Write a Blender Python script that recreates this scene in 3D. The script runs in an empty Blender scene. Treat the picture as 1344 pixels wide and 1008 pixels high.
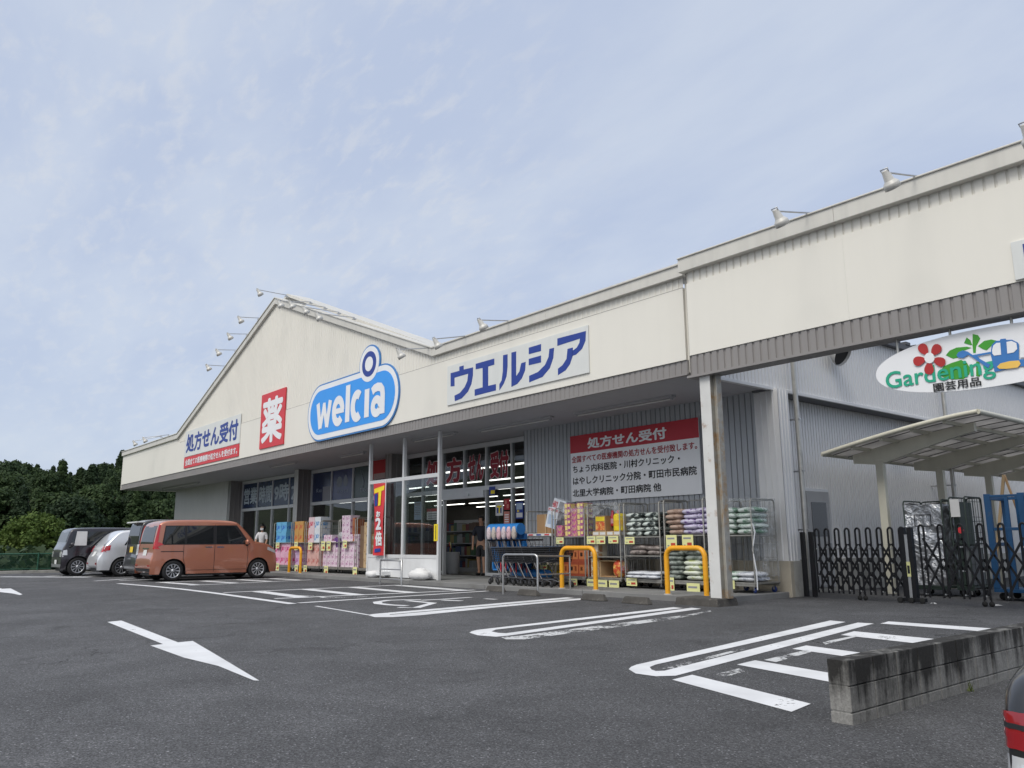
import bpy, bmesh, math, random
from mathutils import Vector, Matrix
SC = bpy.context.scene
COL = SC.collection
R = math.radians
rnd = random.Random(7)

# ------------------------------------------------------------------ camera
F_PX, YAW, PITCH, ROLL = 1060.4, -0.88426, 0.19465, -0.00644      # measured from the photo's vanishing points
EYE = Vector((0, 0, 1.0))
_cy, _sy, _cp, _sp = math.cos(YAW), math.sin(YAW), math.cos(PITCH), math.sin(PITCH)
C_F = Vector((_sy*_cp, _cy*_cp, _sp)); _r = Vector((_cy, -_sy, 0)); _u = _r.cross(C_F)
C_R = math.cos(ROLL)*_r + math.sin(ROLL)*_u; C_U = -math.sin(ROLL)*_r + math.cos(ROLL)*_u
cd = bpy.data.cameras.new('camera'); cd.sensor_width = 36; cd.lens = F_PX/1344*36; cd.clip_end = 3000; cd.clip_start = .05
cam = bpy.data.objects.new('camera', cd); COL.objects.link(cam)
cam.matrix_world = Matrix(((C_R.x, C_U.x, -C_F.x, EYE.x), (C_R.y, C_U.y, -C_F.y, EYE.y), (C_R.z, C_U.z, -C_F.z, EYE.z), (0, 0, 0, 1)))
SC.camera = cam
def ray(x, y): return (x-672)/F_PX*C_R - (y-504)/F_PX*C_U + C_F
def aY(x, y, Y): d = ray(x, y); return EYE + d*(Y/d.y)
def aX(x, y, X): d = ray(x, y); return EYE + d*(X/d.x)
def aZ(x, y, Z): d = ray(x, y); return EYE + d*((Z-1.0)/d.z)

# ------------------------------------------------------------------ light: thin bright overcast, soft sun from behind the camera
SUN_EL, SUN_AZ = 52, 165          # azimuth the light comes from, clockwise from +Y
SC.view_settings.view_transform = 'Standard'; SC.view_settings.look = 'None'
SC.view_settings.exposure = 0.25; SC.view_settings.gamma = 1
W = bpy.data.worlds.new('World'); SC.world = W; W.use_nodes = True
nt = W.node_tree; N = nt.nodes; L = nt.links; N.clear()
def nd(t, **k):
    n = N.new(t)
    for a, b in k.items(): setattr(n, a, b)
    return n
out = nd('ShaderNodeOutputWorld'); bg = nd('ShaderNodeBackground'); bg.inputs[1].default_value = 0.1
sky = nd('ShaderNodeTexSky', sky_type='NISHITA'); sky.sun_disc = False
sky.sun_elevation = R(SUN_EL); sky.sun_rotation = R(SUN_AZ); sky.dust_density = 1.5; sky.air_density = 1.0
tc = nd('ShaderNodeTexCoord'); sep = nd('ShaderNodeSeparateXYZ'); L.new(tc.outputs['Generated'], sep.inputs[0])
# project the view direction onto a high flat cloud layer
zc = nd('ShaderNodeMath', operation='MAXIMUM'); zc.inputs[1].default_value = .0; L.new(sep.outputs[2], zc.inputs[0])
za = nd('ShaderNodeMath', operation='ADD'); za.inputs[1].default_value = .22; L.new(zc.outputs[0], za.inputs[0])
dx = nd('ShaderNodeMath', operation='DIVIDE'); L.new(sep.outputs[0], dx.inputs[0]); L.new(za.outputs[0], dx.inputs[1])
dy = nd('ShaderNodeMath', operation='DIVIDE'); L.new(sep.outputs[1], dy.inputs[0]); L.new(za.outputs[0], dy.inputs[1])
cb = nd('ShaderNodeCombineXYZ'); L.new(dx.outputs[0], cb.inputs[0]); L.new(dy.outputs[0], cb.inputs[1])
def noise(scale, detail, rough, dist, off):
    m = nd('ShaderNodeMapping'); m.inputs['Location'].default_value = off; m.inputs['Rotation'].default_value = (0, 0, .5)
    m.inputs['Scale'].default_value = (1, 2.1, 1); L.new(cb.outputs[0], m.inputs[0])
    n = nd('ShaderNodeTexNoise'); n.inputs['Scale'].default_value = scale; n.inputs['Detail'].default_value = detail
    n.inputs['Roughness'].default_value = rough; n.inputs['Distortion'].default_value = dist; L.new(m.outputs[0], n.inputs[0]); return n
def ramp(a, b, va, vb, src):
    r = nd('ShaderNodeMapRange', interpolation_type='SMOOTHSTEP'); r.inputs[1].default_value = a; r.inputs[2].default_value = b
    r.inputs[3].default_value = va; r.inputs[4].default_value = vb; L.new(src, r.inputs[0]); return r
n1 = noise(1.5, 6, .55, .2, (3.1, 1.7, 0)); n2 = noise(11, 6, .60, .3, (.4, 5.2, 0)); n3 = noise(.9, 3, .5, 0, (7, 2, 0))
r1 = ramp(.33, .68, 0, 1, n1.outputs[0]); r2 = ramp(.46, .72, 0, .42, n2.outputs[0]); dm_ = nd('ShaderNodeVectorMath', operation='DOT_PRODUCT'); dm_.inputs[1].default_value = ray(330, 250).normalized(); L.new(tc.outputs['Generated'], dm_.inputs[0]); r3 = ramp(.88, .99, 0, 1, dm_.outputs['Value'])
m23 = nd('ShaderNodeMath', operation='MULTIPLY'); L.new(r2.outputs[0], m23.inputs[0]); L.new(r3.outputs[0], m23.inputs[1])
def mixc(fac, a, b):
    m = nd('ShaderNodeMix', data_type='RGBA')
    for s, v in ((m.inputs[0], fac), (m.inputs[6], a), (m.inputs[7], b)):
        if hasattr(v, 'is_output'): L.new(v, s)
        else: s.default_value = v
    return m.outputs[2]
cA, cB, cC = (4.6, 5.3, 6.8, 1), (5.5, 6.1, 7.2, 1), (6.6, 6.75, 7.0, 1)
base = mixc(r1.outputs[0], cA, cB)
base = mixc(m23.outputs[0], base, cC)
hz = ramp(.0, .33, 1, 0, sep.outputs[2]); hz2 = nd('ShaderNodeMath', operation='MULTIPLY'); hz2.inputs[1].default_value = .5; L.new(hz.outputs[0], hz2.inputs[0])
base = mixc(hz2.outputs[0], base, (5.25, 5.9, 7.0, 1))
cover = mixc(.86, sky.outputs[0], base)
# the cloud deck is brighter towards the sun, behind the camera
sd = Vector((math.sin(R(SUN_AZ))*math.cos(R(SUN_EL)), math.cos(R(SUN_AZ))*math.cos(R(SUN_EL)), math.sin(R(SUN_EL))))
dt = nd('ShaderNodeVectorMath', operation='DOT_PRODUCT'); dt.inputs[1].default_value = sd; L.new(tc.outputs['Generated'], dt.inputs[0])
gl = ramp(.56, 1.0, 0, 1, dt.outputs[1])
cover = mixc(gl.outputs[0], cover, (13.5, 13.2, 12.6, 1))
L.new(cover, bg.inputs[0]); L.new(bg.outputs[0], out.inputs[0])
sl = bpy.data.lights.new('sun', 'SUN'); sl.energy = 1.5; sl.angle = R(24); sl.color = (1, .965, .91)
so = bpy.data.objects.new('sun', sl); COL.objects.link(so); so.rotation_euler = (-sd).to_track_quat('-Z', 'Y').to_euler()

# ------------------------------------------------------------------ helpers
MATS = {}
def M(name, col, rough=.6, metal=0, var=.12, vscale=2.5, bump=0, bscale=40, streak=0, spec=.5, coat=0, emit=0, dirt=None):
    """a procedural material: base colour broken up by noise in object space, optional vertical streaks and bump"""
    if name in MATS: return MATS[name]
    m = bpy.data.materials.new(name); m.use_nodes = True; t = m.node_tree; n = t.nodes; l = t.links
    b = n['Principled BSDF']; b.inputs['Roughness'].default_value = rough; b.inputs['Metallic'].default_value = metal
    b.inputs['Specular IOR Level'].default_value = spec; b.inputs['Coat Weight'].default_value = coat; b.inputs['Coat Roughness'].default_value = .04
    co = n.new('ShaderNodeTexCoord')
    no = n.new('ShaderNodeTexNoise'); no.inputs['Scale'].default_value = vscale; no.inputs['Detail'].default_value = 6; no.inputs['Roughness'].default_value = .6
    l.new(co.outputs['Object'], no.inputs[0])
    mr = n.new('ShaderNodeMapRange'); mr.inputs[1].default_value = .3; mr.inputs[2].default_value = .7; mr.inputs[3].default_value = 1-var; mr.inputs[4].default_value = 1+var*.6
    l.new(no.outputs[0], mr.inputs[0]); fac = mr.outputs[0]
    if streak:
        mp = n.new('ShaderNodeMapping'); mp.inputs['Scale'].default_value = (6, 6, .35); l.new(co.outputs['Object'], mp.inputs[0])
        ns = n.new('ShaderNodeTexNoise'); ns.inputs['Scale'].default_value = 1; ns.inputs['Detail'].default_value = 5; l.new(mp.outputs[0], ns.inputs[0])
        ms = n.new('ShaderNodeMapRange'); ms.inputs[1].default_value = .45; ms.inputs[2].default_value = .75; ms.inputs[3].default_value = 1; ms.inputs[4].default_value = 1-streak
        l.new(ns.outputs[0], ms.inputs[0])
        mu = n.new('ShaderNodeMath'); mu.operation = 'MULTIPLY'; l.new(fac, mu.inputs[0]); l.new(ms.outputs[0], mu.inputs[1]); fac = mu.outputs[0]
    vm = n.new('ShaderNodeVectorMath'); vm.operation = 'SCALE'; vm.inputs[0].default_value = col[:3]; l.new(fac, vm.inputs['Scale'])
    src = vm.outputs[0]
    if dirt:                                                   # (colour, low, high, scale): patches with a shape of their own
        dc, lo, hi, ds = dirt
        nn = n.new('ShaderNodeTexNoise'); nn.inputs['Scale'].default_value = ds; nn.inputs['Detail'].default_value = 8; nn.inputs['Roughness'].default_value = .65; l.new(co.outputs['Object'], nn.inputs[0])
        md = n.new('ShaderNodeMapRange'); md.inputs[1].default_value = lo; md.inputs[2].default_value = hi; l.new(nn.outputs[0], md.inputs[0])
        mx = n.new('ShaderNodeMix'); mx.data_type = 'RGBA'; l.new(md.outputs[0], mx.inputs[0]); l.new(src, mx.inputs[6]); mx.inputs[7].default_value = (*dc, 1); src = mx.outputs[2]
    l.new(src, b.inputs['Base Color'])
    if emit: l.new(src, b.inputs['Emission Color']); b.inputs['Emission Strength'].default_value = emit
    if bump:
        nb = n.new('ShaderNodeTexNoise'); nb.inputs['Scale'].default_value = bscale; nb.inputs['Detail'].default_value = 4; l.new(co.outputs['Object'], nb.inputs[0])
        bp = n.new('ShaderNodeBump'); bp.inputs['Strength'].default_value = bump; bp.inputs['Distance'].default_value = .01; l.new(nb.outputs[0], bp.inputs['Height']); l.new(bp.outputs[0], b.inputs['Normal'])
    MATS[name] = m; return m
def glass(name, tint=(.6, .65, .67), trans=.75, rough=0.0):
    if name in MATS: return MATS[name]
    m = bpy.data.materials.new(name); m.use_nodes = True; t = m.node_tree; n = t.nodes; l = t.links; n.remove(n['Principled BSDF'])
    fr = n.new('ShaderNodeFresnel'); gb = n.new('ShaderNodeNewGeometry'); iv = n.new('ShaderNodeMapRange'); iv.inputs[3].default_value = 1.42; iv.inputs[4].default_value = 1/1.42; l.new(gb.outputs['Backfacing'], iv.inputs[0]); l.new(iv.outputs[0], fr.inputs[0])
    gl = n.new('ShaderNodeBsdfGlossy'); gl.inputs['Roughness'].default_value = .01; gl.inputs[0].default_value = (.9, .93, .95, 1)
    tr = n.new('ShaderNodeBsdfTransparent'); tr.inputs[0].default_value = (*[c*trans for c in tint], 1)
    mx = n.new('ShaderNodeMixShader'); l.new(fr.outputs[0], mx.inputs[0]); l.new(tr.outputs[0], mx.inputs[1]); l.new(gl.outputs[0], mx.inputs[2])
    l.new(mx.outputs[0], n['Material Output'].inputs[0]); MATS[name] = m; return m

def tag(o, label=None, cat=None, group=None, kind=None):
    if label: o['label'] = label
    if cat: o['category'] = cat
    if group: o['group'] = group
    if kind: o['kind'] = kind
    return o
def thing(name, label, cat, loc=(0, 0, 0), rz=0, group=None):
    o = bpy.data.objects.new(name, None); COL.objects.link(o); o.empty_display_size = .2
    o.location = loc; o.rotation_euler = (0, 0, rz); return tag(o, label, cat, group)
KIDS = {}
def setparent(o, p):
    if p is not None: o.parent = p; KIDS.setdefault(p.name, []).append(o)
def dup(root, loc=None, rz=None, label=None, group=None):
    """copy a thing with copies of its parts and their sub-parts"""
    def cp(o, par):
        c = o.copy(); COL.objects.link(c)
        if par is not None: setparent(c, par)
        for k in KIDS.get(o.name, []): cp(k, c)
        return c
    c = cp(root, None)
    if loc is not None: c.location = loc
    if rz is not None: c.rotation_euler = (0, 0, rz)
    if label: c['label'] = label
    if group: c['group'] = group
    return c

class MB:
    def __init__(s): s.v = []; s.f = []; s.mi = []; s.sm = []; s.mats = []
    def m(s, mat):
        if mat not in s.mats: s.mats.append(mat)
        return s.mats.index(mat)
    def add(s, vs, fs, mat, smooth=False):
        k = len(s.v); i = s.m(mat); s.v += [tuple(v) for v in vs]
        for f in fs: s.f.append([k+a for a in f]); s.mi.append(i); s.sm.append(smooth)
    def box(s, lo, hi, mat, mtx=None):
        x0, y0, z0 = lo; x1, y1, z1 = hi
        vs = [Vector(p) for p in ((x0, y0, z0), (x1, y0, z0), (x1, y1, z0), (x0, y1, z0), (x0, y0, z1), (x1, y0, z1), (x1, y1, z1), (x0, y1, z1))]
        if mtx is not None: vs = [mtx @ v for v in vs]
        s.add(vs, [(3, 2, 1, 0), (4, 5, 6, 7), (0, 1, 5, 4), (1, 2, 6, 5), (2, 3, 7, 6), (3, 0, 4, 7)], mat)
    def cbox(s, c, d, mat, mtx=None):
        s.box([c[i]-d[i]/2 for i in range(3)], [c[i]+d[i]/2 for i in range(3)], mat, mtx)
    def bar(s, a, b, w, h, mat, up=(0, 0, 1)):
        a = Vector(a); b = Vector(b); t = (b-a).normalized(); u = Vector(up)
        if abs(t.dot(u)) > .98: u = Vector((0, 1, 0))
        x = t.cross(u).normalized()*w/2; y = x.normalized().cross(t).normalized()*h/2
        s.add([a-x-y, a+x-y, a+x+y, a-x+y, b-x-y, b+x-y, b+x+y, b-x+y], [(3, 2, 1, 0), (4, 5, 6, 7), (0, 1, 5, 4), (1, 2, 6, 5), (2, 3, 7, 6), (3, 0, 4, 7)], mat)
    def tube(s, pts, r, mat, n=8, closed=False, smooth=True):
        pts = [Vector(p) for p in pts]; k = len(pts); vs = []; fs = []
        rr = r if isinstance(r, (list, tuple)) else [r]*k
        up = None
        for i, p in enumerate(pts):
            a = pts[(i-1) % k] if (i or closed) else p; b = pts[(i+1) % k] if (i < k-1 or closed) else p
            t = (b-a).normalized()
            if up is None: up = Vector((0, 0, 1)) if abs(t.z) < .9 else Vector((1, 0, 0))
            x = t.cross(up)
            if x.length < 1e-4: x = t.cross(Vector((.3, 1, .2)))
            x.normalize(); y = x.cross(t).normalized(); up = y
            for j in range(n):
                c = 2*math.pi*j/n; vs.append(p+(x*math.cos(c)+y*math.sin(c))*rr[i])
        for i in range(k if closed else k-1):
            for j in range(n):
                a, b = i*n+j, i*n+(j+1) % n; c, d = ((i+1) % k)*n+(j+1) % n, ((i+1) % k)*n+j
                fs.append((a, b, c, d))
        s.add(vs, fs, mat, smooth)
        if not closed: s.add(vs[:n], [tuple(reversed(range(n)))], mat); s.add(vs[-n:], [tuple(range(n))], mat)
    def lathe(s, prof, mat, mtx=None, n=24, smooth=True):
        """prof: (radius, height) pairs about +Z"""
        vs = []; fs = []; k = len(prof)
        for r, z in prof:
            for j in range(n):
                a = 2*math.pi*j/n; v = Vector((r*math.cos(a), r*math.sin(a), z)); vs.append(mtx @ v if mtx is not None else v)
        for i in range(k-1):
            for j in range(n): fs.append((i*n+j, i*n+(j+1) % n, (i+1)*n+(j+1) % n, (i+1)*n+j))
        s.add(vs, fs, mat, smooth)
    def poly(s, pts, mat, d=None):
        """flat polygon, optionally extruded by vector d (back face first)"""
        pts = [Vector(p) for p in pts]; n = len(pts)
        if d is None: s.add(pts, [tuple(range(n))], mat); return
        d = Vector(d); s.add(pts+[p+d for p in pts], [tuple(range(n-1, -1, -1)), tuple(range(n, 2*n))]+[(i, (i+1) % n, n+(i+1) % n, n+i) for i in range(n)], mat)
    def grid(s, rows, mat, smooth=True, flip=False):
        k = len(rows); n = len(rows[0]); vs = [v for r in rows for v in r]; fs = []
        for i in range(k-1):
            for j in range(n-1):
                q = (i*n+j, i*n+j+1, (i+1)*n+j+1, (i+1)*n+j); fs.append(tuple(reversed(q)) if flip else q)
        s.add(vs, fs, mat, smooth)
    def build(s, name, parent=None, bevel=0, seg=2, tri=False, fixn=True):
        me = bpy.data.meshes.new(name); me.from_pydata(s.v, [], s.f)
        for m in s.mats: me.materials.append(m)
        me.polygons.foreach_set('material_index', s.mi); me.polygons.foreach_set('use_smooth', s.sm)
        if tri or fixn:
            bm = bmesh.new(); bm.from_mesh(me)
            if fixn: bmesh.ops.recalc_face_normals(bm, faces=bm.faces)
            if tri: bmesh.ops.triangulate(bm, faces=[f for f in bm.faces if len(f.verts) > 4])
            bm.to_mesh(me); bm.free()
        me.update()
        o = bpy.data.objects.new(name, me); COL.objects.link(o); setparent(o, parent)
        if bevel:
            b = o.modifiers.new('bevel', 'BEVEL'); b.width = bevel; b.segments = seg; b.limit_method = 'ANGLE'; b.angle_limit = R(40)
        return o
def struct(mb, name, **k): return tag(mb.build(name, None, **k), kind='structure')

def text_geo(body, bold=.02):
    """verts (x, y) and faces of a line of text, thickened by overlaid shifted copies"""
    c = bpy.data.curves.new('lettering', 'FONT'); c.body = body; c.size = 1; c.resolution_u = 4
    o = bpy.data.objects.new('lettering', c); COL.objects.link(o); dg = bpy.context.evaluated_depsgraph_get()
    me = bpy.data.meshes.new_from_object(o.evaluated_get(dg)); v = [(p.co.x, p.co.y) for p in me.vertices]; f = [tuple(p.vertices) for p in me.polygons]
    bpy.data.objects.remove(o); bpy.data.curves.remove(c); bpy.data.meshes.remove(me)
    offs = [(0, 0)] if not bold else [(bold*math.cos(a*math.pi/4), bold*math.sin(a*math.pi/4)) for a in range(8)]+[(0, 0)]
    V = []; Fc = []
    for k, (a, b) in enumerate(offs):
        n = len(V); V += [(x+a, y+b, k) for x, y in v]; Fc += [tuple(n+i for i in q) for q in f]
    return V, Fc
def put_text(mb, body, rect, mat, plane, bold=.02, up=0.0):
    """fit a line of text into rect=(u0,u1,v0,v1); plane(u,v,d) gives the point d metres in front of the sign"""
    V, Fc = text_geo(body, bold); xs = [v[0] for v in V]; ys = [v[1] for v in V]
    x0, x1, y0, y1 = min(xs), max(xs), min(ys), max(ys); u0, u1, v0, v1 = rect
    mb.add([plane(u0+(x-x0)/(x1-x0)*(u1-u0), v0+(y-y0)/(y1-y0)*(v1-v0), .004+up+k*.0004) for x, y, k in V], Fc, mat)
def front(Y): return lambda u, v, d: Vector((u, Y-d, v))

# ------------------------------------------------------------------ materials
CREAM = M('cream_panel', (.74, .718, .655), .5, var=.025, vscale=.5, streak=.02)
CREAM2 = M('cream_siding', (.73, .708, .648), .5, var=.025, vscale=.8, streak=.015)
CAPM = M('cap_flashing', (.60, .585, .54), .45, var=.05, vscale=1.2, streak=.10)
TAUPE = M('taupe_siding', (.245, .232, .226), .5, var=.06, vscale=1, streak=.06)
PIERM = M('taupe_pier', (.21, .195, .19), .5, var=.06, vscale=1, streak=.05)
SOFF = M('soffit_board', (.41, .41, .43), .8, var=.05, vscale=.7)
SIDG = M('grey_siding', (.38, .395, .42), .42, .15, var=.07, vscale=.8, streak=.10)
SIDL = M('pale_siding', (.50, .50, .49), .45, .1, var=.05, vscale=.8, streak=.08)
SIDB = M('blue_grey_siding', (.67, .668, .67), .5, .05, var=.03, vscale=.5, streak=.02)
CONC = M('concrete', (.40, .39, .355), .9, var=.2, vscale=2, bump=.3, bscale=60, dirt=((.18, .17, .15), .52, .75, 1.6))
CONCB = M('stained_concrete', (.42, .38, .31), .9, var=.15, vscale=2, bump=.25, bscale=60, streak=.15)
KERBM = M('old_kerb', (.075, .07, .064), .95, var=.35, vscale=6, bump=.6, bscale=70, dirt=((.22, .21, .19), .6, .75, 9))
ALU = M('aluminium_frame', (.62, .63, .65), .4, .2, var=.05)
WFRAME = M('white_frame', (.62, .63, .64), .45, .1, var=.04)
GALV = M('galvanised_pipe', (.46, .45, .42), .35, .7, var=.15, vscale=8)
STEEL = M('steel_tube', (.50, .50, .50), .32, .85, var=.1, vscale=6)
CAGEM = M('cage_steel', (.36, .35, .32), .45, .6, var=.2, vscale=7)
BLK = M('black_paint', (.008, .008, .009), .4, var=.2, vscale=10)
RUB = M('rubber', (.012, .012, .012), .8, var=.2, vscale=20)
WHITE = M('white_paint', (.74, .75, .76), .45, var=.05, vscale=3)
RED = M('sign_red', (.60, .035, .045), .45, var=.04)
DRED = M('deep_red', (.36, .012, .022), .5, var=.05)
NAVY = M('sign_blue', (.016, .045, .27), .45, var=.04)
SKYB = M('logo_blue', (.035, .30, .82), .4, var=.03)
SIGNW = M('sign_white', (.78, .79, .81), .4, var=.03)
SIGNP = M('sign_panel', (.66, .675, .66), .4, var=.03, streak=.05)
INK = M('sign_black', (.012, .012, .014), .5, var=.05)
YEL = M('tag_yellow', (.70, .70, .33), .6, var=.05)
HOOPM = M('hoop_yellow', (.78, .36, .012), .42, var=.10, vscale=5, dirt=((.45, .17, .012), .62, .8, 7))
GLASS = glass('shop_glass', (.90, .92, .93), .86)
GLASSC = glass('clear_glass', (.95, .97, .97), .95)
FILMB = M('window_film', (.020, .040, .10), .25, var=.06)

def asphalt():
    m = bpy.data.materials.new('asphalt'); m.use_nodes = True; t = m.node_tree; n = t.nodes; l = t.links; b = n['Principled BSDF']
    co = n.new('ShaderNodeTexCoord')
    def noise(s, d=4, r=.6, w=0):
        q = n.new('ShaderNodeTexNoise'); q.inputs['Scale'].default_value = s; q.inputs['Detail'].default_value = d; q.inputs['Roughness'].default_value = r; q.inputs['Distortion'].default_value = w
        l.new(co.outputs['Object'], q.inputs[0]); return q.outputs[0]
    def rng(x, a, c, d, e):
        q = n.new('ShaderNodeMapRange'); q.inputs[1].default_value = a; q.inputs[2].default_value = c; q.inputs[3].default_value = d; q.inputs[4].default_value = e; l.new(x, q.inputs[0]); return q.outputs[0]
    def op(o, x, y):
        q = n.new('ShaderNodeMath'); q.operation = o
        for i, v in enumerate((x, y)):
            if hasattr(v, 'is_output'): l.new(v, q.inputs[i])
            else: q.inputs[i].default_value = v
        return q.outputs[0]
    big = op('MULTIPLY', rng(noise(.16, 6, .6, .6), .3, .7, .80, 1.20), rng(noise(.9, 3, .5, .2), .35, .65, .93, 1.07))
    mid = rng(noise(3, 6, .7), .3, .7, .90, 1.10)
    vo = n.new('ShaderNodeTexVoronoi'); vo.inputs['Scale'].default_value = 125; l.new(co.outputs['Object'], vo.inputs[0])
    wn = n.new('ShaderNodeSeparateColor'); l.new(vo.outputs['Color'], wn.inputs[0])
    agg = rng(wn.outputs[0], 0, 1, .48, 1.48)
    pale = rng(wn.outputs[1], .965, 1, 0, 2.6)
    fine = rng(noise(60, 4, .8), .3, .7, .52, 1.48)
    v = op('MULTIPLY', op('MULTIPLY', big, mid), op('MULTIPLY', op('ADD', agg, pale), fine))
    # hairline cracks
    wp = n.new('ShaderNodeTexNoise'); wp.inputs['Scale'].default_value = 1.1; wp.inputs['Detail'].default_value = 6; l.new(co.outputs['Object'], wp.inputs[0])
    mixv = n.new('ShaderNodeVectorMath'); mixv.operation = 'MULTIPLY_ADD'; l.new(wp.outputs['Color'], mixv.inputs[0]); mixv.inputs[1].default_value = (2.2, 2.2, 0); l.new(co.outputs['Object'], mixv.inputs[2])
    vc = n.new('ShaderNodeTexVoronoi'); vc.feature = 'DISTANCE_TO_EDGE'; vc.inputs['Scale'].default_value = .17; l.new(mixv.outputs[0], vc.inputs[0])
    cr = op('MULTIPLY', rng(vc.outputs['Distance'], 0, .0022, 1, 0), rng(noise(.25, 2), .44, .54, 0, 1))
    v = op('MULTIPLY', v, op('SUBTRACT', 1, op('MULTIPLY', cr, .75)))
    v = op('MULTIPLY', v, op('SUBTRACT', 1, op('MULTIPLY', rng(noise(1.15, 7, .62, .8), .60, .70, 0, 1), .30)))
    v = op('MULTIPLY', v, rng(noise(.55, 8, .7, 1.5), .42, .60, .90, 1.10))
    sc = n.new('ShaderNodeVectorMath'); sc.operation = 'SCALE'; sc.inputs[0].default_value = (.087, .088, .093); l.new(v, sc.inputs['Scale'])
    l.new(sc.outputs[0], b.inputs['Base Color']); b.inputs['Roughness'].default_value = .82; b.inputs['Specular IOR Level'].default_value = .35
    h = op('ADD', op('MULTIPLY', wn.outputs[0], .5), noise(45, 5, .8)); h = op('SUBTRACT', h, cr)
    bp = n.new('ShaderNodeBump'); bp.inputs['Strength'].default_value = .9; bp.inputs['Distance'].default_value = .012; l.new(h, bp.inputs['Height']); l.new(bp.outputs[0], b.inputs['Normal'])
    return m
ASPH = asphalt()
def paint(name, wear, col=(.68, .69, .71)):
    """road paint, chipped through to the asphalt"""
    m = bpy.data.materials.new(name); m.use_nodes = True; t = m.node_tree; n = t.nodes; l = t.links; b = n['Principled BSDF']; b.inputs['Roughness'].default_value = .7
    co = n.new('ShaderNodeTexCoord'); q = n.new('ShaderNodeTexNoise'); q.inputs['Scale'].default_value = 22; q.inputs['Detail'].default_value = 9; q.inputs['Roughness'].default_value = .75; l.new(co.outputs['Object'], q.inputs[0])
    q2 = n.new('ShaderNodeTexNoise'); q2.inputs['Scale'].default_value = 2; q2.inputs['Detail'].default_value = 5; l.new(co.outputs['Object'], q2.inputs[0])
    ad = n.new('ShaderNodeMath'); l.new(q.outputs[0], ad.inputs[0]); l.new(q2.outputs[0], ad.inputs[1])
    r = n.new('ShaderNodeMapRange'); r.inputs[1].default_value = wear; r.inputs[2].default_value = wear+.05; l.new(ad.outputs[0], r.inputs[0])
    c = n.new('ShaderNodeMapRange'); c.inputs[1].default_value = .3; c.inputs[2].default_value = .7; c.inputs[3].default_value = .82; c.inputs[4].default_value = 1.05; l.new(q2.outputs[0], c.inputs[0])
    s = n.new('ShaderNodeVectorMath'); s.operation = 'SCALE'; s.inputs[0].default_value = col; l.new(c.outputs[0], s.inputs['Scale']); l.new(s.outputs[0], b.inputs['Base Color'])
    tr = n.new('ShaderNodeBsdfTransparent'); mx = n.new('ShaderNodeMixShader'); l.new(r.outputs[0], mx.inputs[0]); l.new(b.outputs[0], mx.inputs[1]); l.new(tr.outputs[0], mx.inputs[2]); l.new(mx.outputs[0], n['Material Output'].inputs[0])
    bp = n.new('ShaderNodeBump'); bp.inputs['Strength'].default_value = .4; bp.inputs['Distance'].default_value = .006; l.new(q.outputs[0], bp.inputs['Height']); l.new(bp.outputs[0], b.inputs['Normal'])
    return m
PAINT = paint('road_paint', 1.20); PAINTW = paint('worn_road_paint', .98, (.6, .61, .62))

# ------------------------------------------------------------------ ground
def sstep(t): t = max(0, min(1, t)); return t*t*(3-2*t)
def gz(x, y): return -.35*sstep((x+2.1)/1.5)*sstep((9.5-y)/2.5)
def frange(a, b, s):
    o = []
    while a < b: o.append(a); a += s
    return o+[b]
mb = MB()
xs = frange(-36, -8, 2)+frange(-6, 6, .3)+frange(8, 60, 4); ys = frange(-60, -4, 4)+frange(-2, 12, .4)+frange(14, 70, 4)
mb.grid([[(x, y, gz(x, y)) for x in xs] for y in ys], ASPH); struct(mb, 'parking_lot')
GRASS = M('rough_grass', (.045, .06, .022), .95, var=.4, vscale=.3, bump=.6, bscale=4)
def hz_(x, y):
    """wooded ridge beyond the lot, to the left, and another far behind the camera"""
    d = math.hypot(x, y); a = math.degrees(math.atan2(x, y))
    k = math.exp(-((a+79)/24)**2)
    h = sstep((d-75)/145)*(11.0+1.8*math.sin(a*.42+.6)+1.2*math.sin(a*1.3+1))*k
    k2 = math.exp(-((((a+128+180) % 360)-180)/30)**2)
    return h+sstep((d-60)/90)*(15+4*math.sin(a*.3)+2*math.sin(a*1.1))*k2
mb = MB(); rows = []
for i in range(49):
    d = [0, 10, 20, 30, 40, 50, 60, 70, 80, 90, 100, 110, 120, 130, 140, 150, 160, 170, 180, 190, 200, 210, 220, 230, 240, 250, 260, 280, 300, 330, 360, 400, 450, 500, 560, 620, 700, 800, 900, 1000, 1100, 1200, 1300, 1400, 1500, 1650, 1800, 2000, 2200][i]
    rows.append([(d*math.sin(R(a*5)), d*math.cos(R(a*5)), hz_(d*math.sin(R(a*5)), d*math.cos(R(a*5)))*(1 if d < 500 else max(0, 1-(d-500)/800))-.45) for a in range(73)])
mb.grid(rows, GRASS); struct(mb, 'terrain')
mb = MB(); mb.box((-36.25, -60, -.5), (-36, 70, .1), CONC); struct(mb, 'lot_kerb', bevel=.01)
# apron in front of the shop, with its kerb edge
APM = M('apron_concrete', (.20, .20, .198), .85, var=.18, vscale=1.2, bump=.15, bscale=50, dirt=((.14, .135, .125), .55, .78, 1.1))
mb = MB()
for i in range(12):
    a = -46+i*3.122; mb.box((a+.006, 11.28, -.1), (a+3.122-.006, 14.5, .1), APM)
struct(mb, 'walkway', bevel=.012)

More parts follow.
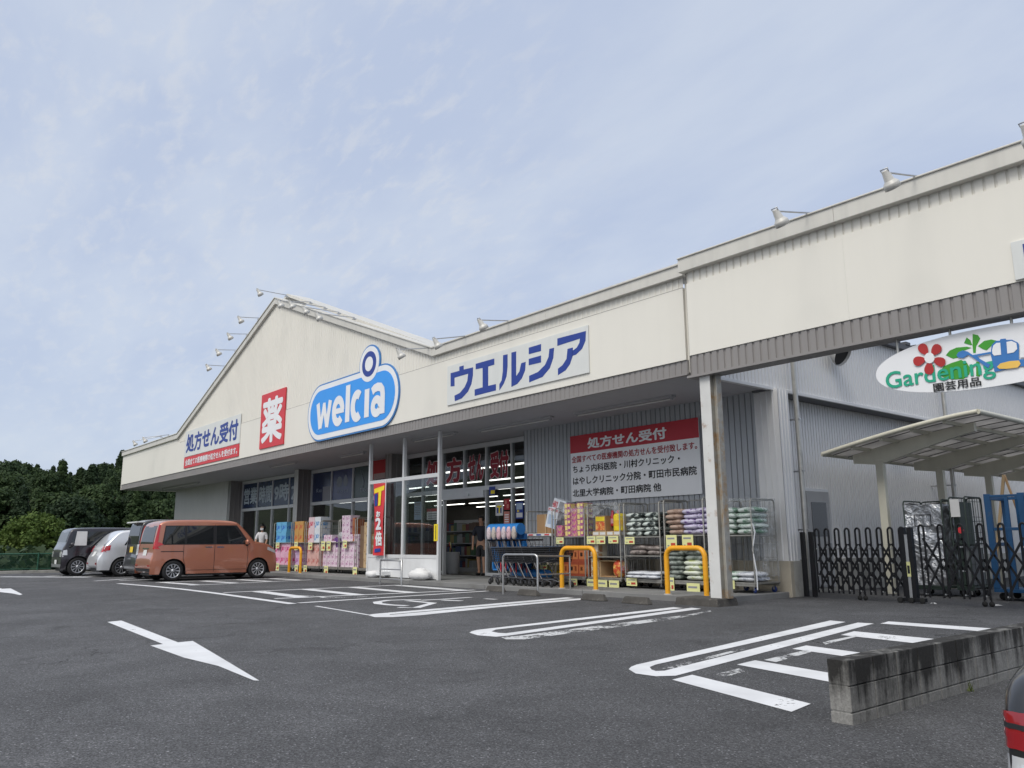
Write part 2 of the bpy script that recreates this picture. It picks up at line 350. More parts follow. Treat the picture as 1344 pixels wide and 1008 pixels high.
# ------------------------------------------------------------------ road markings (seen in the photo, laid flat on the lot)
def mark(pts, name='road_marking', mat=None, z=.004):
    mb = MB(); mb.poly([aZ(x, y, z) for x, y in pts], mat or PAINT); return struct(mb, name, tri=True)
def zm(ox, oy, s): return lambda pts: [(ox+x/s, oy+y/s) for x, y in pts]
zA = zm(800, 790, 2.4706); zB = zm(600, 740, 3.7333); zC = zm(460, 740, 2.688); zD = zm(250, 755, 6.72); zE = zm(420, 755, 5.6); zF = zm(0, 740, 2.688)
mark(zA([(62, 218), (70, 210), (88, 203), (120, 196), (716, 60), (766, 65), (150, 203), (130, 211), (136, 219), (150, 224), (178, 223), (805, 67), (857, 70), (215, 239), (150, 241), (85, 232)]), 'bay_line')
mark(zB([(60, 337), (70, 331), (95, 324), (1060, 212), (1106, 217), (190, 322), (168, 331), (200, 338), (240, 340), (1148, 215), (1197, 220), (250, 352), (190, 357), (100, 350)]), 'bay_line')
mark(zB([(215, 359), (300, 353), (700, 302), (1100, 253), (1240, 229), (1246, 233), (1100, 264), (820, 305), (330, 370), (240, 370)]), 'faded_bay_line', PAINTW)
mark(zC([(62, 181), (72, 178), (90, 176), (765, 118), (792, 121), (140, 178), (138, 180), (805, 122), (846, 124), (520, 153), (250, 181), (150, 188), (85, 188)]), 'bay_line')
for q in ([(203, 252), (268, 236), (653, 330), (590, 356)], [(413, 203), (472, 189), (790, 243), (790, 273)], [(592, 152), (638, 141), (842, 168), (795, 181)], [(750, 107), (793, 95), (1075, 122), (1020, 137)], [(878, 70), (905, 63), (1257, 87), (1230, 97)]):
    mark(zA(q), 'hatch_bar')
for q in ([(330, 238), (420, 215), (440, 225), (370, 246)], [(500, 188), (640, 155), (655, 162), (540, 195)], [(690, 130), (800, 108), (800, 113), (700, 138)], [(170, 216), (440, 147), (440, 153), (200, 218)]):
    mark(zA(q), 'faded_patch', PAINTW, .0045)
mark(zF([(378, 205), (428, 200), (628, 277), (680, 272), (770, 325), (915, 412), (895, 411), (770, 360), (650, 331), (530, 288), (575, 283)]), 'direction_arrow')
mark([(-60, 775), (0, 771.9), (3, 772.8), (14, 772.2), (29.5, 780), (26, 781), (17, 779), (0, 777), (-60, 786)], 'direction_arrow')
# line along the bay mouths, hatching and the wheelchair bay
def wline(P, w, name, mat=None, z=.004):
    mb = MB(); Lp, Rp = [], []; P = [Vector((x, y, z)) for x, y in P]
    for i, p in enumerate(P):
        t = (P[min(i+1, len(P)-1)]-P[max(i-1, 0)]).normalized(); q = Vector((-t.y, t.x, 0))*w/2; Lp.append(p+q); Rp.append(p-q)
    mb.grid([Lp, Rp], mat or PAINT, False); struct(mb, name)
wline([(-24.1, 5.98), (-21.5, 6.22), (-19.8, 6.30), (-17.7, 6.30), (-13.50, 6.16)], .17, 'bay_line')
wline([(-17.72, 6.50), (-17.72, 10.9)], .15, 'bay_line'); wline([(-15.05, 6.50), (-14.62, 10.9)], .15, 'bay_line'); wline([(-13.62, 6.32), (-14.12, 11.0)], .15, 'bay_line', None, .0045)
for y in (7.15, 8.30, 9.48, 10.72): wline([(-17.62, y+.08), (-14.93+.10*(y-6.9), y-.10)], .30, 'hatch_bar', None, .0035)
wline([(-21.52, 7.0), (-22.25, 10.7)], .15, 'bay_line'); wline([(-23.98, 6.9), (-24.0, 10.7)], .15, 'bay_line')
for y in (7.15, 8.25, 9.30, 10.28): wline([(-23.88, y-.10), (-21.72-.20*(y-7.0), y+.10)], .26, 'hatch_bar', None, .0035)
wline([(-15.9, 6.9), (-15.3, 7.5), (-14.6, 7.3), (-14.2, 8.2)], .14, 'faded_patch', PAINTW, .003)
def stroke(px, w, name, z=.0045):
    P = [aZ(x, y, z) for x, y in px]; Lp, Rp = [], []
    for i, p in enumerate(P):
        t = (P[min(i+1, len(P)-1)]-P[max(i-1, 0)]).normalized(); q = Vector((-t.y, t.x, 0))*w/2; Lp.append(p+q); Rp.append(p-q)
    mb = MB(); mb.grid([Lp, Rp], PAINT, False); struct(mb, name)
stroke(zE([(740, 180), (620, 180), (500, 184), (420, 196), (430, 208), (520, 218), (640, 224)]), .16, 'wheelchair_symbol')
stroke(zE([(575, 236), (710, 238), (830, 204), (640, 186)]), .15, 'wheelchair_symbol', .005)
stroke(zE([(740, 184), (900, 176), (1110, 162)]), .14, 'wheelchair_symbol', .0055); stroke(zE([(900, 182), (1040, 188)]), .16, 'wheelchair_symbol', .006)
stroke(zE([(-30, 226), (150, 256), (360, 292)]), .06, 'faded_bay_line')
stroke(zE([(1210, 172), (1295, 177)]), .12, 'faded_patch')
for a, b in (((157, 762), (222, 759.5)), ((124, 762.5), (190, 758.2)), ((96, 757), (150, 755.2)), ((60, 756.5), (118, 753))):
    stroke([a, b], .16, 'bay_line')
stroke([(0, 757), (118, 757.5)], .35, 'gutter_strip', .003)

# ------------------------------------------------------------------ the shop
YF, ZS = 11.1, 3.875                       # fascia plane, soffit height
XL, XR = -45.85, -8.6
def siding(mb, a, b, z0, z1, pitch, groove, depth, mat, nrm, off=0):
    """vertical metal siding from a to b (xy) with ridges standing out along nrm; z1 may be a function of distance"""
    a = Vector((*a, 0)); b = Vector((*b, 0)); t = (b-a); ln = t.length; t.normalize(); nv = Vector((*nrm, 0)); s = off; lo = []; hi = []
    pts = [(0, 0)]
    while s < ln:
        for ds, d in ((0, 0), (.012, depth), (groove-.012, depth), (groove, 0)):
            if 0 < s+ds < ln: pts.append((s+ds, d))
        s += pitch
    pts.append((ln, 0))
    for s, d in pts:
        p = a+t*s+nv*d; zt = z1(s) if callable(z1) else z1; lo.append((p.x, p.y, z0)); hi.append((p.x, p.y, zt))
    mb.grid([lo, hi], mat, False)
store = thing('drugstore', 'long cream and grey drugstore with a gabled signboard front and wide canopy', 'store', ((XL+XR)/2, YF, 0))
store.location = (0, 0, 0)
def part(mb, name, par=None, **k): return mb.build(name, par or store, **k)
vL = aY(235.2, 575.5, YF); vR = aY(570.4, 471.2, YF); ap = aY(363.9, 399.3, YF)
CU = 5.63                                  # underside of the cap
apx, apz = ap.x, ap.z; vLx, vRx = vL.x, vR.x
def ztop(x):
    if x < vLx or x > vRx: return CU
    return CU+(apz-CU)*((x-vLx)/(apx-vLx) if x < apx else (vRx-x)/(vRx-apx))
mb = MB(); siding(mb, (XL, YF), (XR-.12, YF), 5.40, lambda s: ztop(XL+s)+.02, .137, .05, .016, CREAM2, (0, -1)); 
mb.box((XL, YF+.03, 4.13), (XR-.12, YF+.18, 5.44), CREAM2); mb.box((XR-.119, YF+.04, 3.9), (XR+.09, YF+.18, 5.6), CREAM2); part(mb, 'fascia_siding')
mb = MB(); edges = [XL]+[-40.2, -33.9, -27.6, -21.3, -14.9]+[XR-.12]
for i, (a, b) in enumerate(zip(edges, edges[1:])):
    zt = 5.44 if i > 0 else CU-.02
    mb.box((a+.002, YF-.016, 4.13), (b-.002, YF+.02, 5.44), CREAM)
mb.box((XL, YF-.018, 5.42), (vLx-.1, YF+.02, CU+.01), CREAM); mb.box((vLx+.2, YF-.019, 5.436), (XR-.12, YF-.0, 5.447), M('seam', (.40, .39, .36), .6)); part(mb, 'fascia_panel')
mb = MB(); siding(mb, (XL, YF+.01), (XR-.1, YF+.01), ZS, 4.13, .137, .05, -.022, TAUPE, (0, -1)); mb.box((XL, YF+.02, ZS-.002), (XR-.1, YF+.10, 4.125), TAUPE); mb.box((XL, YF-.03, ZS-.02), (XR-.1, YF+.05, ZS+.006), TAUPE)
part(mb, 'fascia_strip')
# end face of the canopy box
mb = MB(); mb.box((XL-.06, YF-.02, ZS-.01), (XL, 14.0, CU+.1), CREAM); mb.box((XL, 14.0, ZS), (XL+3, 14.2, CU+.1), CREAM2); part(mb, 'fascia_end')
# caps: level parapets and gable rakes
def capseg(mb, xa, za, xb, zb, h=.23, front_=.10, deep=.32):
    for (f, d, z0, z1) in ((front_, deep, 0, h), (front_+.03, deep-.02, h-.025, h+.015)):
        vs = [(xa, YF-f, za+z0), (xb, YF-f, zb+z0), (xb, YF+d, zb+z0), (xa, YF+d, za+z0), (xa, YF-f, za+z1), (xb, YF-f, zb+z1), (xb, YF+d, zb+z1), (xa, YF+d, za+z1)]
        mb.add(vs, [(3, 2, 1, 0), (4, 5, 6, 7), (0, 1, 5, 4), (1, 2, 6, 5), (2, 3, 7, 6), (3, 0, 4, 7)], CAPM)
mb = MB(); capseg(mb, XL-.08, CU, vLx, CU); part(mb, 'parapet_cap', bevel=.008)
mb = MB(); capseg(mb, vRx+.003, CU, -16.0, CU); capseg(mb, -15.996, CU, -12.3, CU); capseg(mb, -12.296, CU, XR-.05, CU); part(mb, 'parapet_cap', bevel=.008)
mb = MB(); capseg(mb, vLx+.003, CU+.01, apx, apz); capseg(mb, apx+.003, apz, vRx, CU+.01); part(mb, 'gable_cap', bevel=.008)
# roof behind the gable, standing a little above the rake
mb = MB()
for xa, za, xb, zb in ((vLx-.2, CU+.05, apx, apz+.36), (apx, apz+.36, vRx+.2, CU+.05)):
    mb.add([(xa, YF+.34, za), (xb, YF+.34, zb), (xb, YF+1.2, zb), (xa, YF+1.2, za), (xa, YF+.34, za+.1), (xb, YF+.34, zb+.1), (xb, YF+1.2, zb+.1), (xa, YF+1.2, za+.1)], [(3, 2, 1, 0), (4, 5, 6, 7), (0, 1, 5, 4), (1, 2, 6, 5), (2, 3, 7, 6), (3, 0, 4, 7)], CAPM)
mb.box((XL+.02, 13.9, 5.1), (XR-.42, 45, 5.4), CAPM); part(mb, 'roof')
# soffit with board joints
mb = MB(); edges = frange(XL+.02, XR-.1, 1.82)
for a, b in zip(edges, edges[1:]): mb.box((a+.002, YF+.1, ZS-.001), (b-.002, 14.3, ZS+.05), SOFF)
part(mb, 'soffit')
# walls
PX0 = -44.6; P1 = -36.72; P2 = -29.6; P3 = aY(513, 620, 13.5).x; E0 = -16.0; CX = -8.5; CW = -8.98; YW = 13.5; YG = 14.1
mb = MB(); siding(mb, (PX0, YW), (P1, YW), .55, ZS, .16, .04, -.02, SIDL, (0, -1)); mb.box((PX0, YW+.002, .1), (P1, YW+.05, .55), CONC)
mb.box((PX0, YW+.03, .0), (PX0+.1, 45, 5.2), SIDL); part(mb, 'end_wall')
for x0, x1 in ((P1-.3, P1), (P2-.35, P2), (P3-.35, P3)):
    mb = MB(); siding(mb, (x1, YW), (x1, YG+.1), .1, ZS, .2, .04, .02, PIERM, (1, 0)); siding(mb, (x0, YW), (x1, YW), .1, ZS, .17, .04, -.02, SIDL if x1 != P3 else PIERM, (0, -1)); mb.box((x0, YW+.03, .1), (x1-.03, YG+.1, ZS), PIERM); part(mb, 'pier')
mb = MB(); siding(mb, (E0, YW), (CX-.52, YW), .65, ZS, .135, .026, -.032, SIDG, (0, -1)); siding(mb, (CX-.52, YW-.012), (CX, YW-.012), .65, ZS, .13, .03, .02, SIDB, (0, -1)); mb.box((E0, YW+.05, .66), (CX-.03, YW+.1, ZS), SIDG); mb.box((E0, YW+.03, .1), (E0+.1, YG+.1, ZS), SIDG); part(mb, 'front_wall')
mb = MB(); mb.box((E0, YW-.01, 0), (CX+.02, YW+.1, .65), CONCB); mb.box((CX-.4, YW+.1, 0), (CX+.02, 13.87, .65), CONC); mb.box((CW-.1, 13.871, 0), (CW+.03, 46, .65), CONC); part(mb, 'footing', bevel=.01)
mb = MB(); siding(mb, (CX, YW), (CX, 13.85), .65, 3.86, .10, .03, .018, SIDB, (1, 0), .05); mb.box((CX-.5, YW+.02, .66), (CX-.02, 13.85, 3.88), SIDB); siding(mb, (CW, 13.86), (CW, 46), .65, 3.86, .105, .03, -.032, SIDB, (1, 0), .05); mb.box((CW-.1, 13.87, .66), (CW-.05, 46, 3.88), SIDB); part(mb, 'side_wall')
mb = MB(); siding(mb, (XR-.02, YF+.1), (XR-.02, 46), 3.90, 5.44, .115, .028, -.03, SIDB, (1, 0), .04); mb.box((XR-.2, YF+.12, 3.9), (XR-.07, 46, 5.42), SIDB); part(mb, 'upper_side_wall')
mb = MB(); mb.box((XR-.06, YF+.05, 3.84), (XR+.03, 13.4, 3.905), SIDB); mb.box((CW-.02, 13.4, 3.84), (XR-.03, 46, 3.9), M('dark_trim', (.10, .105, .115), .5)); mb.box((XR-.029, 13.4, 3.84), (XR+.02, 46, 3.905), SIDB); part(mb, 'side_trim', bevel=.006)
mb = MB(); mb.box((XR-.4, 13.9, 5.43), (XR+.12, 46, 5.56), M('dark_eave', (.07, .073, .08), .5))
for k in range(60): mb.box((XR-.4, 14+k*.5, 5.561), (XR+.14, 14.22+k*.5, 5.63), MATS['dark_eave'])
part(mb, 'side_eave')
# windows
HEADZ, TRZ = 3.72, 2.55
def window_run(xs_, z0, y=YG, lower=True, film=None, last=True):
    for i, (a, b) in enumerate(zip(xs_, xs_[1:])):
        mb = MB(); w = .05
        for x in ((a, b) if last and i == len(xs_)-2 else (a,)): mb.box((x-w/2, y-.06, z0), (x+w/2, y+.06, ZS-.02), ALU)
        a1, b1 = a+w/2+.001, b-w/2-.001
        mb.box((a1, y-.058, HEADZ), (b1, y+.058, ZS-.022), ALU); mb.box((a1, y-.055, TRZ-.06), (b1, y+.055, TRZ+.06), ALU)
        if lower: mb.box((a1, y-.058, z0), (b1, y+.058, z0+.08), ALU)
        fr = part(mb, 'window')
        g = MB(); g.box((a1, y-.006, TRZ+.06), (b1, y+.002, HEADZ), GLASS)
        if lower: g.box((a1, y-.006, z0+.08), (b1, y+.002, TRZ-.06), GLASS)
        g.build('pane', fr)
        if film and film[i]: film[i](fr, a1+.01, b1-.01, TRZ+.07, HEADZ-.01, y-.008)
FW = M('film_lettering', (.42, .48, .54), .5, var=.1)
def film_text(txt, extra=0):
    def f(par, a, b, z0, z1, y):
        mb = MB(); mb.box((a, y-.002, z0), (b, y, z1), FILMB); mb.build('film', par)
        t = MB(); w = b-a; put_text(t, txt, (a+.06*w, b-.05*w, z0+.16*(z1-z0), z1-.16*(z1-z0)), FW, front(y-.002), .03); t.build('lettering', par)
    return f
def film_logo(kind):
    def f(par, a, b, z0, z1, y):
        w = b-a; h = z1-z0; fm = M('film_'+('a', 'b', 'c')[kind], ((.03, .04, .09), (.05, .06, .15), (.05, .075, .08))[kind], .25)
        mb = MB(); mb.box((a, y-.002, z0), (b, y, z1), fm); mb.build('film', par); t = MB(); pl = front(y-.002); lm = M('film_pale', (.22, .25, .30), .5)
        if kind == 0:
            put_text(t, 'Kao', (a+.22*w, a+.50*w, z0+.32*h, z0+.46*h), lm, pl, .0); t.box((a+.55*w, y-.006, z0), (b, y-.003, z0+.5*h), M('film_grey', (.20, .20, .23), .4))
        elif kind == 1:
            t.poly([(a+(.30+.13*math.cos(q)*1)*w+.04*w, y-.006, z0+(.60+.18*math.sin(q))*h) for q in [k*.3 for k in range(21)]], lm); t.poly([(a+(.64+.12*math.cos(q)*abs(math.cos(q/2+.8))**.5)*w, y-.006, z0+(.62+.2*math.sin(q))*h) for q in [k*.3 for k in range(21)]], lm)
            put_text(t, 'K O S E', (a+.27*w, a+.77*w, z0+.22*h, z0+.32*h), lm, pl, .0)
        else:
            t.tube([(a+(.45+.09*math.sin(k*.42))*w, y-.008, z0+(.30+.05*k)*h) for k in range(13)], .012, lm, 6); put_text(t, 'Elixir', (a+.35*w, a+.85*w, z0+.18*h, z0+.30*h), lm, pl, .0)
        t.build('lettering', par, tri=True)
    return f
def gx(px, y=YG): return aY(px, 660, y).x
bay1 = [P1+.02, gx(338.5), gx(358.2), gx(380.2), P2-.36]
window_run(bay1, .12, film=[film_text('営業'), film_text('時間'), film_text('9時'), film_text('か')])
bay2 = [P2+.03, gx(435.5), gx(463.7), gx(490), P3-.36]
window_run(bay2, .12, film=[film_logo(0), film_logo(1), film_logo(2), None])
RL = M('red_window_letter', (.30, .012, .03), .5); PINK = M('letter_edge', (.78, .66, .67), .5)
def red_text(txt):
    def f(par, a, b, z0, z1, y):
        w = b-a; h = z1-z0; t = MB(); r = (a+.12*w, b-.12*w, z0+.16*h, z1-.14*h)
        put_text(t, txt, (r[0]-.02, r[1]+.02, r[2]-.02, r[3]+.02), PINK, front(y), .075); put_text(t, txt, r, RL, front(y), .045, up=.004); t.build('lettering', par)
    return f
ent = [P3+.03, gx(534), gx(555.6), gx(582), gx(610.4), gx(639.5), gx(673.3), E0-.02]
window_run(ent[:4], .12, film=[None, None, red_text('処')], last=False)
window_run(ent[3:6], TRZ-.059, lower=False, film=[red_text('方'), red_text('せん')], last=False)
window_run(ent[5:8], .12, film=[red_text('受付'), None])
DX0, DX1 = ent[3], ent[5]
mb = MB(); mb.box((DX0+.03, YG-.12, TRZ-.26), (DX1-.03, YG+.07, TRZ-.062), ALU); mb.box((DX0+.03, YG-.05, .1), (DX0+.10, YG+.05, TRZ-.262), ALU); mb.box((DX0-.9, YG+.08, .14), (DX0+.02, YG+.12, 2.25), GLASS)
mb.box((DX0+1.2, YG-.17, TRZ-.20), (DX0+1.5, YG-.122, TRZ-.13), ALU); part(mb, 'sliding_door')
# interior: floor, back and end walls, ceiling with rows of tubes
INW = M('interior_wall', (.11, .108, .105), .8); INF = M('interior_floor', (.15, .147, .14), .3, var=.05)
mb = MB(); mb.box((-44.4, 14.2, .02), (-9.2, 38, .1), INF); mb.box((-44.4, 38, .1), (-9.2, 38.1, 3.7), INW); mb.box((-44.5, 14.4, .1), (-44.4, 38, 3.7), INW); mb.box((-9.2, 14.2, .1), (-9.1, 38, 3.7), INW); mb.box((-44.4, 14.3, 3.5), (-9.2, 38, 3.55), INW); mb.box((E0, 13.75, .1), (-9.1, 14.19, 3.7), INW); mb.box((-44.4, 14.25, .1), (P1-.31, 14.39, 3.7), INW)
part(mb, 'interior')
TUBE = M('lit_tube', (1, .98, .9), .5, var=0, emit=3.2)
for r_ in range(6):
    for k in range(9):
        mb = MB(); x = -44+k*3.8; y = 15.8+r_*3.4; mb.box((x, y, 3.42), (x+3.3, y+.22, 3.498), INW); mb.box((x+.05, y+.05, 3.385), (x+3.25, y+.17, 3.419), TUBE); part(mb, 'ceiling_light')
# gutter downpipes on the side wall
for px, y0, y1 in ((1050, 500, 700), (1247, 520, 660)):
    p = aX(px, 600, XR+.14); CP = XR+.03
    mb = MB()
    for z in (1.2, 2.3, 3.3): mb.box((CW+.01, p.y-.03, z), (CP+.18, p.y+.03, z+.03), STEEL)
    mb.tube([(CP+.11, p.y, .15), (CP+.11, p.y, 3.75), (XR+.14, p.y, 4.0), (XR+.14, p.y, 5.45)], .05, GALV, 10); part(mb, 'downpipe')
p = aX(1072, 685, CW); hw = .42; CX = CW
dm = M('door_grey', (.34, .345, .355), .45, .1)
mb = MB(); mb.box((CX+.0, p.y-hw-.05, .1), (CX+.045, p.y+hw+.05, 2.06), ALU); mb.box((CX+.046, p.y-hw, .12), (CX+.07, p.y+hw, 2.0), dm); d = part(mb, 'door', bevel=.006)
mb = MB(); mb.box((CX+.071, p.y-.28, 1.1), (CX+.078, p.y+.28, 1.78), M('dark_pane', (.02, .022, .025), .1)); mb.build('pane', d)
mb = MB(); mb.bar((CX+.1, p.y+.33, .98), (CX+.1, p.y+.22, .98), .025, .025, STEEL); mb.bar((CX+.07, p.y+.33, .98), (CX+.112, p.y+.33, .98), .03, .05, STEEL); mb.build('handle', d)
p = aX(1095, 467, XR+.1); mb = MB()
mx = Matrix.Translation((XR+.3, p.y, p.z)) @ Matrix.Rotation(R(-60), 4, 'Y')
mb.lathe([(.27, .0), (.27, .03), (.24, .1), (.17, .2), (.06, .255), (0, .26)], SIDL, mx); mb.lathe([(.25, .05), (0, .05)], BLK, mx); part(mb, 'vent_hood')
p = aX(1165, 563, CX); mb = MB(); mb.poly([(CX+.0, p.y-.3, 3.2), (CX+.22, p.y-.3, 3.1), (CX+.24, p.y-.3, 3.16), (CX+.0, p.y-.3, 3.36)], SIDL, (0, .6, 0)); part(mb, 'vent_hood')

# ------------------------------------------------------------------ gateway beam carrying the shop's signboard on over the side drive
YB, ZB0, XE = 10.88, 3.741, 3.4
gate_beam = thing('gateway_beam', 'cream sign beam with a ribbed grey lower edge spanning the side drive', 'sign beam')
mb = MB(); siding(mb, (XR+.13, YB), (XE, YB), 5.39, 5.62, .137, .04, -.026, CREAM2, (0, -1)); mb.box((XR+.13, YB+.02, 4.12), (XE, YB+.24, 5.60), CREAM2); mb.box((XR+.10, YB+.02, ZB0+.02), (XR+.13, YB+.23, 5.6), BLK); mb.build('fascia_siding', gate_beam)
mb = MB()
for a, b in ((XR+.13, -5.6), (-5.5985, -2.6), (-2.5985, .4), (.4015, XE)): mb.box((a, YB-.014, 4.122), (b, YB+.02, 5.40), CREAM)
mb.build('fascia_panel', gate_beam)
mb = MB(); siding(mb, (XR+.12, YB), (XE, YB), ZB0+.03, 4.121, .137, .05, -.024, TAUPE, (0, -1)); mb.box((XR+.12, YB+.02, ZB0+.03), (XE, YB+.24, 4.119), TAUPE); mb.box((XR+.08, YB-.05, ZB0-.01), (XE, YB+.26, ZB0+.029), TAUPE); mb.build('fascia_strip', gate_beam)
mb = MB()
for a, b in ((XR+.05, -5.65), (-5.646, -2.1), (-2.096, .9), (.904, XE)):
    mb.box((a, YB-.12, 5.60), (b, YB+.36, 5.848), CAPM); mb.box((a, YB-.145, 5.835), (b, YB+.38, 5.862), CAPM)
mb.build('parapet_cap', gate_beam, bevel=.008)
RUSTW = M('weathered_white_steel', (.60, .60, .585), .5, var=.08, vscale=3, dirt=((.28, .15, .07), .60, .74, 3.2))
RUSTG = M('rusting_grey_steel', (.34, .33, .30), .55, .2, var=.2, vscale=5, dirt=((.30, .19, .09), .50, .68, 4.5))
def post(x, name, label):
    mb = MB(); y = 11.02; z0 = .12
    mb.box((x-.135, y-.11, z0), (x+.075, y-.098, ZB0), RUSTW); mb.box((x+.055, y-.0979, z0), (x+.075, y+.10, ZB0), RUSTG); mb.box((x-.135, y-.0979, z0), (x-.115, y+.10, ZB0), RUSTW); mb.box((x-.135, y+.1001, z0), (x+.075, y+.112, ZB0), RUSTG)
    mb.box((x+.0751, y-.012, z0), (x+.16, y+.012, ZB0), RUSTG); mb.box((x+.16, y-.07, z0), (x+.172, y+.07, ZB0), RUSTG)
    o = mb.build(name, None, bevel=.004); return tag(o, label, 'post')
post(aY(925.3, 640, 10.91).x+.135, 'steel_post', 'white steel post streaked with rust, standing between the roll cages')
post(2.9, 'steel_post', 'white rusty steel post at the far end of the sign beam')
mb = MB()
def kerbblock(mb, x0, x1, y0, y1, h, mat, top=.03):
    t = top; vs = [(x0, y0, -.03), (x1, y0, -.03), (x1, y1, -.03), (x0, y1, -.03), (x0+t, y0+t, h), (x1-t, y0+t, h), (x1-t, y1-t, h), (x0+t, y1-t, h)]
    mb.add(vs, [(3, 2, 1, 0), (4, 5, 6, 7), (0, 1, 5, 4), (1, 2, 6, 5), (2, 3, 7, 6), (3, 0, 4, 7)], mat)
kerbblock(mb, -8.92, -8.06, 10.72, 11.28, .125, KERBM, .02); tag(mb.build('kerb_block', None, bevel=.02), 'dark concrete block at the foot of the white steel post', 'kerb block')

# ------------------------------------------------------------------ signs on the fascia
def board(name, label, quad, Y, mat, d=.03):
    """flat board whose pixel outline was measured on plane Y"""
    P = [aY(x, y, Y) for x, y in quad]; x0 = min(p.x for p in P); x1 = max(p.x for p in P); z0 = min(p.z for p in P); z1 = max(p.z for p in P)
    x0 = (P[0].x+P[3].x)/2; x1 = (P[1].x+P[2].x)/2; z1 = (P[0].z+P[1].z)/2; z0 = (P[2].z+P[3].z)/2
    t = thing(name, label, 'sign'); mb = MB(); mb.box((x0, Y-d, z0), (x1, Y, z1), mat); mb.build('board', t, bevel=.004)
    return t, x0, x1, z0, z1, front(Y-d)
S = YF-.018
t, x0, x1, z0, z1, pl = board('sign_board', 'pale board with dark blue Japanese lettering above the narrow red strip', [(244.7, 565.5), (316.8, 544.6), (315.6, 581.9), (242.8, 600)], S, SIGNP)
mb = MB(); w = x1-x0; h = z1-z0; put_text(mb, '処方せん受付', (x0+.03*w, x1-.03*w, z0+.14*h, z1-.13*h), NAVY, pl, .035); mb.build('lettering', t)
t, x0, x1, z0, z1, pl = board('sign_strip', 'narrow red strip with small white Japanese lettering low on the fascia', [(242.3, 601.2), (314.4, 582.4), (313.8, 598.2), (242.3, 615.5)], S, RED)
mb = MB(); w = x1-x0; h = z1-z0; put_text(mb, '全国全ての医療機関の処方せんを受付ます。', (x0+.03*w, x1-.02*w, z0+.22*h, z1-.2*h), SIGNW, pl, .03); mb.build('lettering', t)
t, x0, x1, z0, z1, pl = board('sign_board', 'red upright board with one big white character on the gable', [(345, 520.8), (376.3, 506.5), (373.4, 582.8), (341.5, 589.9)], S, RED, .04)
mb = MB(); w = x1-x0; h = z1-z0; put_text(mb, '薬', (x0+.07*w, x1-.07*w, z0+.08*h, z1-.1*h), SIGNW, pl, .031); mb.build('lettering', t)
# round-ended logo sign
t = thing('logo_sign', 'sky blue round-ended logo sign with white lettering and a ring on top', 'sign')
lx0, lx1 = aY(405.7, 544, S).x, aY(525.7, 511, S).x; lz0, lz1 = aY(458.6, 571, S).z, aY(458.6, 493, S).z; lm_ = (lz0+lz1)/2; lr = (lz1-lz0)/2
ccx, ccz = aY(486.8, 478, S).x, aY(486.8, 478, S).z; crx = (aY(500.8, 477, S).x-aY(473.8, 477, S).x)/2; crz = (aY(486.8, 451.5, S).z-aY(486.8, 501.2, S).z)/2
def pill(k): 
    a = lr-k; o = []
    for i in range(25): q = -math.pi/2+math.pi*i/24; o.append((lx1-lr+a*math.cos(q), lm_+a*math.sin(q)))
    for i in range(25): q = math.pi/2+math.pi*i/24; o.append((lx0+lr+a*math.cos(q), lm_+a*math.sin(q)))
    return o
def oval(k): return [(ccx+(crx-k)*math.cos(i*math.pi/24), ccz+(crz-k)*math.sin(i*math.pi/24)) for i in range(48)]
def slab(par, name, shapes, d, mat, Y=S, th=.01):
    mb = MB()
    for sh in shapes: mb.poly([(x, Y-d, z) for x, z in sh], mat, (0, th, 0))
    return mb.build(name, par, tri=True)
RIMB = M('rim_blue', (.05, .20, .50), .4)
slab(t, 'rim', [pill(0)], .04, RIMB, th=.04); slab(t, 'rim', [oval(0)], .042, RIMB, th=.04)
slab(t, 'white_border', [pill(.045)], .046, SIGNW); slab(t, 'white_border', [oval(.045)], .0475, SIGNW)
slab(t, 'blue_face', [pill(.20)], .052, SKYB); slab(t, 'white_border', [oval(.045)], .056, SIGNW); slab(t, 'ring', [oval(.19)], .060, NAVY)
slab(t, 'white_border', [[(ccx+(crx-.62*crx)*math.cos(i*.2618), ccz+(crz-.62*crz)*math.sin(i*.2618)) for i in range(24)]], .064, SIGNW)
bx0, bx1, bz0, bz1 = aY(417, 530, S).x, aY(508.5, 505, S).x, aY(422, 563, S).z, aY(417, 531, S).z
mb = MB(); LU = (bx1-bx0)/5.12; LH = (bz1-bz0)
def stk(pts, w=.30, cap=True):
    """thick round stroke drawn in letter units (x across the word, y as parts of the x-height)"""
    P = [(bx0+x*LU, bz0+y*LH) for x, y in pts]; k = len(P); w2 = w*LU/2; lf = []; rt = []
    for i in range(k):
        a = P[max(i-1, 0)]; b = P[min(i+1, k-1)]; tx, tz = b[0]-a[0], b[1]-a[1]; n = math.hypot(tx, tz); nx, nz = -tz/n*w2, tx/n*w2; lf.append((P[i][0]+nx, P[i][1]+nz)); rt.append((P[i][0]-nx, P[i][1]-nz))
    mb.grid([[(x, S-.0585-stk.k, z) for x, z in lf], [(x, S-.0585-stk.k, z) for x, z in rt]], SIGNW, False); stk.k += .0003
stk.k = 0
def arc(cx, cy, rx, ry, a0, a1, n=20): return [(cx+rx*math.cos(R(a0+(a1-a0)*i/n)), cy+ry*math.sin(R(a0+(a1-a0)*i/n))) for i in range(n+1)]
U = lambda q: (aY(380+q/4.2, 532-(q-155)*.062, S).x-bx0)/LU
stk([(U(167), 1.0), (U(183), 0)], .26); stk([(U(184), .02), (U(203), .95)], .22); stk([(U(200), .95), (U(219), .02)], .22); stk([(U(219), 0), (U(235), 1.0)], .26)
ce = U(280); re_ = (U(313)-U(245))/2-.15; stk(arc(ce, .5, re_, .42, 0, 318), .30); stk([(ce-re_, .50), (ce+re_+.12, .50)], .20)
stk([(U(332), 1.36), (U(332), 0)], .32)
